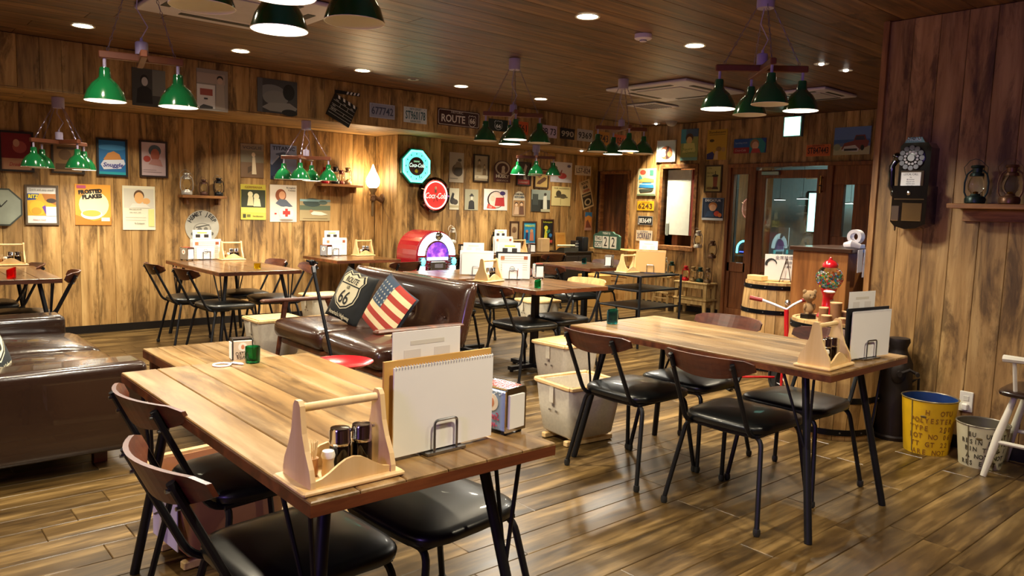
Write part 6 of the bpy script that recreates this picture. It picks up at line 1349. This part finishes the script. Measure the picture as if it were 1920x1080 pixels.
# ------------------------------------------------------------------ barrels and what stands on them
def barrel(x, y, ht, r, label, hoops, hcol='#15151a'):
    t = thing('oak_barrel', label, 'barrel', (x, y, 0), 0, 'stave barrels on the right'); n = 22; rb = lambda z: r*(1+.10*(1-((z/ht)*2-1)**2))
    for k in range(n):
        a0, a1 = 2*PI*k/n+.006, 2*PI*(k+1)/n-.006; vs_ = []; fs = []; m_ = 6
        for i in range(m_+1):
            z = ht*i/m_; R1 = rb(z); R0 = R1-.02
            for a, R2 in ((a0, R0), (a0, R1), (a1, R1), (a1, R0)): vs_.append((R2*math.cos(a), R2*math.sin(a), z))
        for i in range(m_):
            for j in range(4): fs.append((i*4+j, i*4+(j+1) % 4, i*4+4+(j+1) % 4, i*4+4+j))
        fs += [(3, 2, 1, 0), (m_*4, m_*4+1, m_*4+2, m_*4+3)]; b = MB(); b.add(vs_, fs); b.build('stave', W_BARREL, t)
    for z in hoops:
        b = MB(); b.lathe([(rb(z)+.001, z-.018), (rb(z)+.005, z-.018), (rb(z)+.005, z+.018), (rb(z)+.001, z+.018)], n=40); h = b.build('hoop', M(hcol, .35, .7, vary=.03), t)
        b = MB()
        for k in range(12): a = k*PI/6+.2; b.sphere(((rb(z)+.006)*math.cos(a), (rb(z)+.006)*math.sin(a), z), .006, 6)
        b.build('rivets', STEEL, h)
    b = MB(); b.lathe([(0, ht-.02), (r-.02, ht-.02), (r-.02, ht-.006), (0, ht-.006)], n=32, cap=False); b.build('head', W_BARREL, t)
    return t
BX, BY, BZ = 4.63, 2.24, .70
barrel(BX, BY, BZ+.006, .255, 'oak barrel carrying the gumball machine, the bear and the logs, behind the right table', (.05, .25, .47, BZ-.03))
barrel(5.95, 3.42, .786, .25, 'taller oak barrel with an easel sign, left of the wooden counter', (.06, .30, .54, .745))
# gumball machine
t = thing('gumball_machine', 'red gumball machine with a clear globe full of coloured gumballs', 'gumball machine', (BX+.055, BY+.085, BZ)); t.scale = (.8, .8, .8); RED = M('#b3141c', .2, coat=.6, vary=.02)
b = MB(); b.lathe([(.075, 0), (.08, .01), (.07, .03), (.045, .06), (.04, .17), (.06, .22), (.065, .235)], n=24); b.build('pedestal', RED, t)
b = MB(); b.lathe([(.05, .235), (.085, .26), (.105, .305), (.10, .35), (.075, .39), (.05, .405)], n=28, cap=False); b.build('globe', CLEAR, t)
b = MB(); b.lathe([(.055, .40), (.06, .41), (.058, .43), (.035, .455), (.012, .465), (.012, .48), (0, .485)], n=24, cap=False); b.build('lid', RED, t)
cols = [M(c_, .3, coat=.3, vary=0) for c_ in ('#d8302a', '#e8c82a', '#2f8a4a', '#2a7ab4', '#e8e4d8', '#e07a2a', '#58b878')]; b = MB(); rg = random.Random(4)
for i in range(230):
    z = .25+.095*rg.random(); R2 = .088*math.sqrt(max(0, 1-((z-.31)/.11)**2)); a = rg.random()*2*PI; q = R2*(.55+.45*rg.random()); b.sphere((q*math.cos(a), q*math.sin(a), z), .0085, 6, m=cols[i % 7])
tag(b.build('gumballs', None, t), kind='stuff')
b = MB(); b.box((-.04, -.055, .13), (.04, .02, .05), T=None, bev=.004); b.lathe([(.018, 0), (.018, .012)], n=14, T=TR(-.028, -.05, .13) @ RX(PI/2)); b.build('coin_slot', CHROME, t)
b = MB(); b.sphere((-.055, -.035, .215), (.045, .045, .012), 12); b.build('white_collar', M('#e8e4de', .4), t)
# logs
def log(l, f, h, r, label):
    dx, dy, z = -.125+l*.755+f*.655, -.05-l*.655+f*.755, BZ
    t = thing('log_figure', label, 'log', (BX+dx, BY+dy, z), 0, 'small toy logs on the barrel'); b = MB(); b.lathe([(r*1.04, 0), (r, .006), (r*.97, h*.5), (r, h-.003)], n=16); b.build('bark', M('#7a5230', .6, vary=.15), t); b = MB(); b.lathe([(r*.97, h-.003), (r*1.03, h-.002), (r*1.03, h+.004), (0, h+.005)], n=16, cap=False); b.build('cut_face', M('#d0a878', .6, vary=.04), t)
log(.01, 0, .12, .034, 'tallest toy log standing in the middle of the log group'); log(-.058, -.035, .045, .030, 'short toy log at the left front of the log group'); log(-.052, .028, .085, .028, 'medium toy log at the left rear of the log group'); log(.075, .015, .065, .028, 'short toy log at the right of the log group'); log(.03, -.065, .035, .026, 'lowest toy log at the very front of the log group')
# bear
t = thing('bear_figure', 'small brown teddy bear figure on a black six-sided base', 'figurine', (BX-.085, BY+.135, BZ), math.radians(-35)); t.scale = (.85, .85, .85); FUR = M('#8a6c46', .9, vary=.12, bump=.5)
b = MB(); b.lathe([(.062, 0), (.062, .03)], n=6, smooth=False); b.build('base', M('#0e0d0d', .3), t)
b = MB(); b.lathe([(.022, .03), (.034, .045), (.038, .07), (.030, .10), (.018, .118), (.02, .125), (.042, .145), (.048, .165), (.042, .19), (.022, .205), (0, .208)], n=18)
for s in (-1, 1): b.sphere((s*.04, 0, .198), (.017, .011, .017), 10); b.sphere((s*.036, -.01, .085), (.012, .013, .026), 10); b.sphere((s*.018, -.012, .038), (.014, .022, .013), 10)
b.sphere((0, -.042, .158), (.018, .014, .013), 10); b.build('body', FUR, t)
b = MB(); b.sphere((0, -.056, .163), (.005, .004, .004), 8)
for s in (-1, 1): b.sphere((s*.017, -.042, .178), (.0045, .004, .0045), 8)
b.build('face', DARK, t)
# easel sign on barrel 2
t = thing('easel_sign', 'white notice board with a black crescent on a small dark easel', 'sign', (5.94, 3.37, .78), math.radians(-52))
b = MB(); b.box((0, .0, .125), (.27, .006, .22), T=RX(-.18), bev=.001); b.build('board', M('#c9c3c0', .5, vary=.03), t)
b = MB(); b.add([((-.085+.05*math.cos(a))*1, -.006-.0, .15+.05*math.sin(a)) for a in [PI*.05+k*PI/9 for k in range(10)]]+[((-.078+.036*math.cos(a))*1, -.006, .142+.042*math.sin(a)) for a in [PI*.05+k*PI/9 for k in range(9, -1, -1)]], [tuple(range(20))], RX(-.18), DARK)
b.build('crescent', None, t)
for s_, x_, z_, q_ in (('\u5168\u5e2d\u7981\u7159', .02, .205, .036), ('\u55ab\u7159', .06, .165, .026), ('\u3054\u6848\u5185', .05, .13, .02)): text(s_, q_, M('#6a6468', .6, vary=0), t, (0, 0, 0), sx=1, T=RX(-.18) @ TR(x_, -.0042, z_))
b = MB(); b.tube([(-.02, -.045, .0), (.035, .0, .20)], .004, 6); b.tube([(.075, -.045, .0), (.04, .0, .20)], .004, 6); b.tube([(.03, .09, 0), (.036, .005, .2)], .004, 6); b.tube([(-.01, -.038, .03), (.07, -.038, .03)], .004, 6); b.build('easel', M('#3a2416', .5), t)
b = MB(); b.box((5.82, 3.52, .808), (.10, .14, .045), T=None, bev=.004); tag(b.build('wooden_tray', M('#c9b076', .6)), 'small pale tray at the left of the easel sign', 'tray')
# counter
t = thing('register_counter', 'wooden register counter box with a dark top near the entrance', 'counter', (5.62, 2.72, 0), -PI/2); CW = wood('counter_wood', '#6a3f1d', '#8f5a2c', '#a46d38', 2, 1, .4, stain=.2, randv=.02)
b = MB(); b.box((0, 0, .545), (.42, .62, 1.09), bev=.003); b.build('body', CW, t); b = MB(); b.box((.01, 0, 1.105), (.47, .68, .03), bev=.004); b.build('top', M('#3a2115', .3, coat=.3), t)
t = thing('register_desk', 'purple-brown desk with a drawer right of the register counter', 'desk', (5.80, 2.22, 0), -PI/2); PU = M('#4a2c34', .4, vary=.05)
b = MB(); b.box((0, 0, .84), (.54, .5, .18), bev=.003); b.build('body', PU, t); b = MB(); b.box((0, -.01, .945), (.56, .54, .03), bev=.003); b.build('top', M('#1a1214', .3), t); b = MB(); b.box((0, -.256, .84), (.46, .012, .14), bev=.003); d_ = b.build('drawer', PU, t); b = MB(); b.box((-.10, -.270, .87), (.07, .012, .014)); b.build('drawer_pull', STEEL, d_)
for sx in (-1, 1): b = MB(); b.box((sx*.25, .0, .375), (.03, .46, .75)); b.build('side_leg', DARK, t)
t = thing('card_terminal', 'grey card terminal lying on the register desk', 'card terminal', (5.66, 2.40, .96), -PI/2+.4); b = MB(); b.prism([(-.09, 0), (.09, 0), (.09, .05), (-.09, .015)], .11, T=TR(0, -.055, 0)); b.build('body', M('#a9a4a0', .4), t); b = MB(); b.box((.03, -.0, .05), (.06, .07, .004), T=RY(-.18)); b.build('keypad', M('#55525a', .4), t)
t = thing('receipt_roll', 'white receipt paper roll with curling slips at the end of the counter', 'paper roll', (5.48, 2.545, 1.12), -PI/2); b = MB(); b.lathe([(.028, -.03), (.052, -.03), (.052, .03), (.028, .03), (.028, -.03)], n=24, T=TR(0, 0, .085) @ RX(PI/2) @ RZ(0), cap=False); b.build('roll', M('#d6d2da', .5, vary=.02), t)
b = MB(); b.box((0, 0, .016), (.10, .10, .032), bev=.004); b.build('holder', M('#b9b5bf', .4), t); b = MB(); b.tube([(-.03, -.09, .025), (.03, -.12, .035), (.07, -.08, .02)], [.02, .026, .018], 8); b.build('crumpled_slip', M('#dcd8df', .6), t)
t = thing('paper_slips', 'white paper slips hanging from the end of the counter top', 'paper', (5.44, 2.468, 1.09), -PI/2); b = MB(); b.box((.010, -.06, -.05), (.004, .07, .16), T=RX(.05)); b.box((.016, .02, -.07), (.004, .06, .20), T=RX(-.06)); b.build('slips', M('#d6d2da', .6), t)
t = thing('register_screen', 'black register screen glowing blue at its edge, beside the near wall end', 'screen', (5.86, 2.36, .96), -PI/2); b = MB(); b.box((0, 0, .21), (.24, .04, .28), T=RX(-.1), bev=.006); b.build('case', M('#0d0f16', .3), t); b = MB(); b.box((.0, -.024, .22), (.18, .003, .20), T=RX(-.1)); b.build('display', M((.12, .35, 1.), emit=1.6), t); b = MB(); b.box((0, 0, .01), (.2, .16, .02)); b.box((0, .02, .05), (.05, .03, .08)); b.build('stand', M('#0d0f16', .3), t)
# old machine beside barrel
t = thing('milk_can', 'tall dark iron churn with a round hub and crank handle beside the right wall', 'churn', (4.80, 1.915, 0), math.radians(-60)); t.scale = (.76, .76, 1.0); MC = M('#2e2623', .5, .5, vary=.15)
b = MB(); b.lathe([(.135, 0), (.14, .02), (.125, .03), (.12, .42), (.115, .47), (.07, .54), (.065, .56), (.085, .60), (.08, .62), (0, .625)], n=24); b.build('body', MC, t)
b = MB(); b.lathe([(.06, 0), (.06, .015), (.05, .025), (.02, .03), (.018, .06)], n=20, T=TR(0, -.115, .42) @ RX(PI/2)); b.build('hub', MC, t)
b = MB(); b.tube([(.0, -.16, .42), (.07, -.17, .45), (.12, -.17, .43)], .010, 8); b.tube([(.12, -.17, .43), (.12, -.22, .43)], .014, 8); b.build('crank', MC, t)
b = MB(); b.tube([(-.12, 0, .36), (-.165, 0, .38), (-.17, 0, .22), (-.12, 0, .20)], .010, 8); b.tube([(.12, 0, .36), (.165, 0, .38), (.17, 0, .22), (.12, 0, .20)], .010, 8); b.build('side_handles', MC, t)
# tricycle handlebar
t = thing('toy_tricycle', 'small red tricycle with white handlebar and red grips between the two barrels', 'tricycle', (4.85, 2.66, 0), math.radians(235)); t.scale = (1.15,)*3; TRD = M('#b3141c', .25, coat=.5); WH = M('#d8d4d8', .3, .3)
b = MB(); b.lathe([(.12, -.012), (.135, -.012), (.135, .012), (.12, .012), (.12, -.012)], (0, 0, 0), 24, T=TR(0, 0, .135) @ RX(PI/2), cap=False); b.build('front_wheel', DARK, t)
b = MB()
for k in range(8): a = k*PI/4; b.tube([(0, 0, .135), (.12*math.cos(a), 0, .135+.12*math.sin(a))], .003, 4)
b.build('spokes', WH, t)
for s in (-1, 1): b = MB(); b.tube([(0, s*.03, .135), (0, s*.03, .30), (-.02, 0, .36)], .008, 8); b.build('fork', TRD, t)
b = MB(); b.tube([(-.02, 0, .34), (-.05, 0, .52), (-.06, 0, .60)], .014, 8); b.build('stem', TRD, t)
b = MB(); b.tube([(-.13, -.13, .65), (-.10, -.06, .625), (-.06, 0, .60), (-.10, .06, .625), (-.13, .13, .65)], .008, 8); b.build('handlebar', WH, t)
for s in (-1, 1): b = MB(); b.tube([(-.13, s*.125, .648), (-.155, s*.195, .66)], .013, 8); b.build('grip', M('#8c1a18', .5), t)
b = MB(); b.sphere((-.05, .0, .645), .018, 10); b.build('bell', CHROME, t)
b = MB(); b.tube([(-.02, 0, .36), (-.25, 0, .30), (-.48, 0, .16)], .014, 8); b.tube([(-.48, -.16, .09), (-.48, .16, .09)], .008, 8); b.build('frame', TRD, t)
b = MB(); pad(b, (-.30, 0, .345), (.16, .13, .04), .015, 4); b.build('saddle', DARK, t)
for s in (-1, 1): b = MB(); b.lathe([(.07, -.012), (.09, -.012), (.09, .012), (.07, .012), (.07, -.012)], (0, 0, 0), 20, T=TR(-.48, s*.16, .09) @ RX(PI/2), cap=False); b.lathe([(.07, -.003), (.07, .003)], n=20, T=TR(-.48, s*.16, .09) @ RX(PI/2)); b.build('rear_wheel', DARK, t)
# buckets
def bucket(x, y, rt, rb_, h, outer, inner, label, lines, ink, rz, fs):
    t = thing('lettered_bucket', label, 'bucket', (x, y, 0), rz, 'two tin waste buckets by the right wall'); n = 36
    b = MB(); b.lathe([(0, .004), (rb_, .004), (rb_+.003, .0), (rb_+.004, .012), (rt, h), (rt+.004, h+.003), (rt-.002, h+.004), (rt-.004, h)], n=n, cap=False); b.build('outer_shell', M(outer, .45, vary=.08), t)
    b = MB(); b.lathe([(rt-.0045, h), (rb_-.002, .012), (0, .011)], n=n, cap=False); b.build('inner_shell', M(inner, .5, vary=.05), t)
    b = MB(); b.tube([(rt*math.cos(k*PI/18), rt*math.sin(k*PI/18), h+.001) for k in range(36)], .004, 6, closed=True); b.build('rim', M('#7a7468', .35, .6), t)
    m = M(ink, .6, vary=0)
    for i, ln in enumerate(lines):
        z = h*.80-i*fs*1.12; R2 = (rb_+(rt-rb_)*z/h)+.003; tot = len(ln)*fs*.62
        for j, ch in enumerate(ln):
            if ch == ' ': continue
            a = -PI/2+((j+.5)*fs*.62-tot/2)/R2; me = textmesh(ch, fs, .8, bold=fs*.02); me.materials.clear(); me.materials.append(m)
            me.transform(TR(R2*math.cos(a), R2*math.sin(a), z) @ RZ(a+PI/2) @ RX(-math.atan2(rt-rb_, h)*-1)); link('lettering', me, t)
    for a, z, w_ in ((-1.9, h*.72, .03), (-1.0, h*.45, .02)):
        R2 = (rb_+(rt-rb_)*z/h)-.001; b = MB(); b.sphere((0, 0, 0), (w_*.6, .0035, w_*.3), 8, T=TR(R2*math.cos(a), R2*math.sin(a), z) @ RZ(a+PI/2)); b.build('rust_spot', M('#5a4a20', .7), t)
    b = MB(); a = -2.35; b.tube([((rb_+.005)*math.cos(a), (rb_+.005)*math.sin(a), .01), ((rt+.002)*math.cos(a), (rt+.002)*math.sin(a), h)], .0025, 4); b.build('seam', M('#6a6040', .5), t)
bucket(4.70, 1.675, .148, .115, .315, '#d3a614', '#16366e', 'yellow tin bucket with blue inside and worn lettering POLYESTER', ['   H  OTU', 'POLYESTER', 'TYPE  200', 'LOT NO 06', 'TT GT 22', 'ARE NOT'], '#8a5c12', math.radians(-62), .042)
bucket(4.68, 1.385, .130, .100, .235, '#bdb695', '#5a5340', 'cream tin bucket with rusty inside and lettering UNSAT POLYESTER TYPE', ['EU  UNSAT', 'RESIN POLYES', 'BIN TYPE 1', 'A NOT NOT', 'RES E IT WI'], '#3f3b28', math.radians(-60), .036)
# white high-back chair
t = thing('windsor_chair', 'white-painted spindle armchair with a dark seat, cut by the right edge', 'chair', (4.685, 1.10, 0), math.radians(92)); WP = M('#d2ccba', .4, vary=.03)
b = MB(); cushion(b, .40, .40, .44, .035, .002); b.build('seat', M('#23130d', .25, coat=.4), t)
for sx in (-1, 1):
    for sy in (-1, 1): b = MB(); b.tube([(sx*.12, sy*.12, .44), (sx*.17, sy*.16, .22), (sx*.21, sy*.20, 0)], [.014, .021, .015], 10); b.build('leg', WP, t)
for sy in (-1, 1): b = MB(); b.tube([(-.18, sy*.17, .19), (.18, sy*.17, .19)], .011, 8); b.build('stretcher', WP, t)
b = MB(); b.tube([(0, -.17, .19), (0, .17, .19)], .010, 8); b.build('stretcher', WP, t)
b = MB(); b.tube([(-.14, -.175, .47)]+[(-.19-.05*math.sin(k*PI/12), -.185*math.cos(k*PI/12), .66+.26*math.sin(k*PI/12)) for k in range(13)]+[(-.14, .175, .47)], .014, 8); b.build('back_bow', WP, t)
for k in range(5): y = -.10+.05*k; b = MB(); b.tube([(-.16, y, .47), (-.225, y*1.2, .66+.26*math.sqrt(max(0, 1-(y*1.2/.185)**2))-.01)], .006, 6); b.build('spindle', WP, t)
for s in (-1, 1):
    b = MB(); b.tube([(-.17, s*.188, .64), (.02, s*.215, .645), (.17, s*.20, .64)], [.013, .016, .020], 8); b.build('arm', WP, t)
    for x in (.02, .12): b = MB(); b.tube([(x, s*.205, .64), (x-.01, s*.17, .47)], .010, 8); b.build('arm_post', WP, t)
# outlet
t = thing('wall_outlet', 'white wall socket with a plug above the cream bucket', 'outlet', (XP, 1.555, .285), -PI/2); b = MB(); b.box((0, -.004, 0), (.072, .010, .12), bev=.003); b.build('plate', M('#d8d4c6', .4), t); b = MB(); b.box((0, -.010, .02), (.030, .004, .03), bev=.001); b.build('socket', M('#c8c4b6', .4), t); b = MB(); b.box((0, -.02, -.03), (.034, .03, .04), bev=.005); b.build('plug', M('#dedad0', .4), t)
# telephone on the right wall
t = thing('wall_telephone', 'black vintage wall pay telephone with a round dial and chrome plates', 'telephone', (XP, 1.93, 1.56), -PI/2); PB = M('#08080a', .15, coat=.7, vary=0)
b = MB(); b.prism([(-.07, -.02), (.105, -.02), (.105, .205), (.085, .235), (-.055, .235), (-.07, .215)], .12, T=TR(0, -.12, 0)); b.build('upper_case', PB, t)
b = MB(); b.prism([(-.085, -.235), (-.06, -.262), (0, -.278), (.06, -.272), (.115, -.245), (.115, -.02), (-.085, -.02)], .15, T=TR(0, -.15, 0)); b.build('lower_case', PB, t)
b = MB(); b.prism([(-.052, .236), (.062, .236), (.045, .268), (-.035, .268)], .01, T=TR(0, -.115, 0)); hd = b.build('coin_head', M('#7fb0bf', .3, .6), t); text('PHONE', .026, M('#d8e8ee', .4), hd, (.005, -.1155, .252), sx=.9)
b = MB()
for k in range(3): b.tube([(-.03+.03*k+.008*math.cos(a*PI/6), -.117, .262+.008*math.sin(a*PI/6)) for a in range(12)], .002, 4, closed=True)
b.build('coin_rings', CHROME, hd)
b = MB(); b.lathe([(.074, 0), (.074, .006), (.06, .010)], n=32, T=TR(.0, -.12, .145) @ RX(PI/2)); di = b.build('dial', M('#141418', .2), t)
b = MB()
for k in range(12): a = k*PI/6; b.lathe([(.0145, 0), (.0145, .004)], (.0, 0, 0), 12, T=TR(.060*math.cos(a), -.129, .145+.060*math.sin(a)) @ RX(PI/2))
b.build('finger_holes', M('#6a6a70', .3, .4), di)
b = MB()
for k in range(12): a = k*PI/6+.26; b.lathe([(.0075, 0), (.0075, .003)], (0, 0, 0), 10, T=TR(.036*math.cos(a), -.131, .145+.036*math.sin(a)) @ RX(PI/2))
b.build('number_discs', M('#c9c9cc', .3), di)
b = MB(); b.lathe([(.020, 0), (.020, .006)], n=20, T=TR(0, -.131, .145) @ RX(PI/2)); b.build('dial_hub', M('#8f8f92', .3, .5), di)
b = MB(); b.box((.010, -.124, .010), (.135, .008, .125), bev=.003); fr = b.build('card_frame', CHROME, t); b = MB(); b.box((.006, -.129, .010), (.112, .003, .100)); b.build('call_card', PAPER, fr)
text('LOCAL CALL', .018, INK('#3a3a3c'), fr, (.006, -.1312, .048), sx=.8)
for k, s in enumerate(('10c', 'lift receiver', 'deposit coin', 'wait for tone', 'then dial', 'TELEPHONE')): text(s, .0105, INK('#55555a'), fr, (.006, -.1312, .030-.0125*k), sx=.9)
b = MB(); b.lathe([(.013, 0), (.011, .006), (0, .008)], n=14, T=TR(.01, -.15, -.065) @ RX(PI/2)); b.build('lock', CHROME, t)
b = MB(); b.box((.015, -.152, -.10), (.17, .006, .006)); b.build('chrome_strip', CHROME, t)
b = MB(); b.box((.035, -.152, -.175), (.115, .006, .11), bev=.003); b.build('coin_plate', CHROME, t)
b = MB(); b.box((-.058, -.152, -.185), (.045, .010, .09), bev=.003); b.build('coin_return', M('#9a8a80', .2, .9), t)
b = MB(); b.tube([(-.10, -.09, -.05), (-.118, -.10, -.02), (-.120, -.10, .10), (-.10, -.09, .14)], [.020, .020, .018, .02], 12); b.sphere((-.092, -.10, .155), (.030, .030, .028), 14); b.sphere((-.088, -.10, -.065), (.030, .028, .026), 14); b.build('handset', PB, t)
b = MB(); b.tube([(-.10, -.09, .13), (-.06, -.07, .12)], .010, 8); b.build('cradle_hook', CHROME, t)
b = MB(); b.tube([(-.10, -.09, -.09), (-.105, -.08, -.16), (-.10, -.05, -.24), (-.095, -.05, -.29), (-.085, -.07, -.27), (-.08, -.08, -.22)], .004, 6); b.build('cord', PB, t)
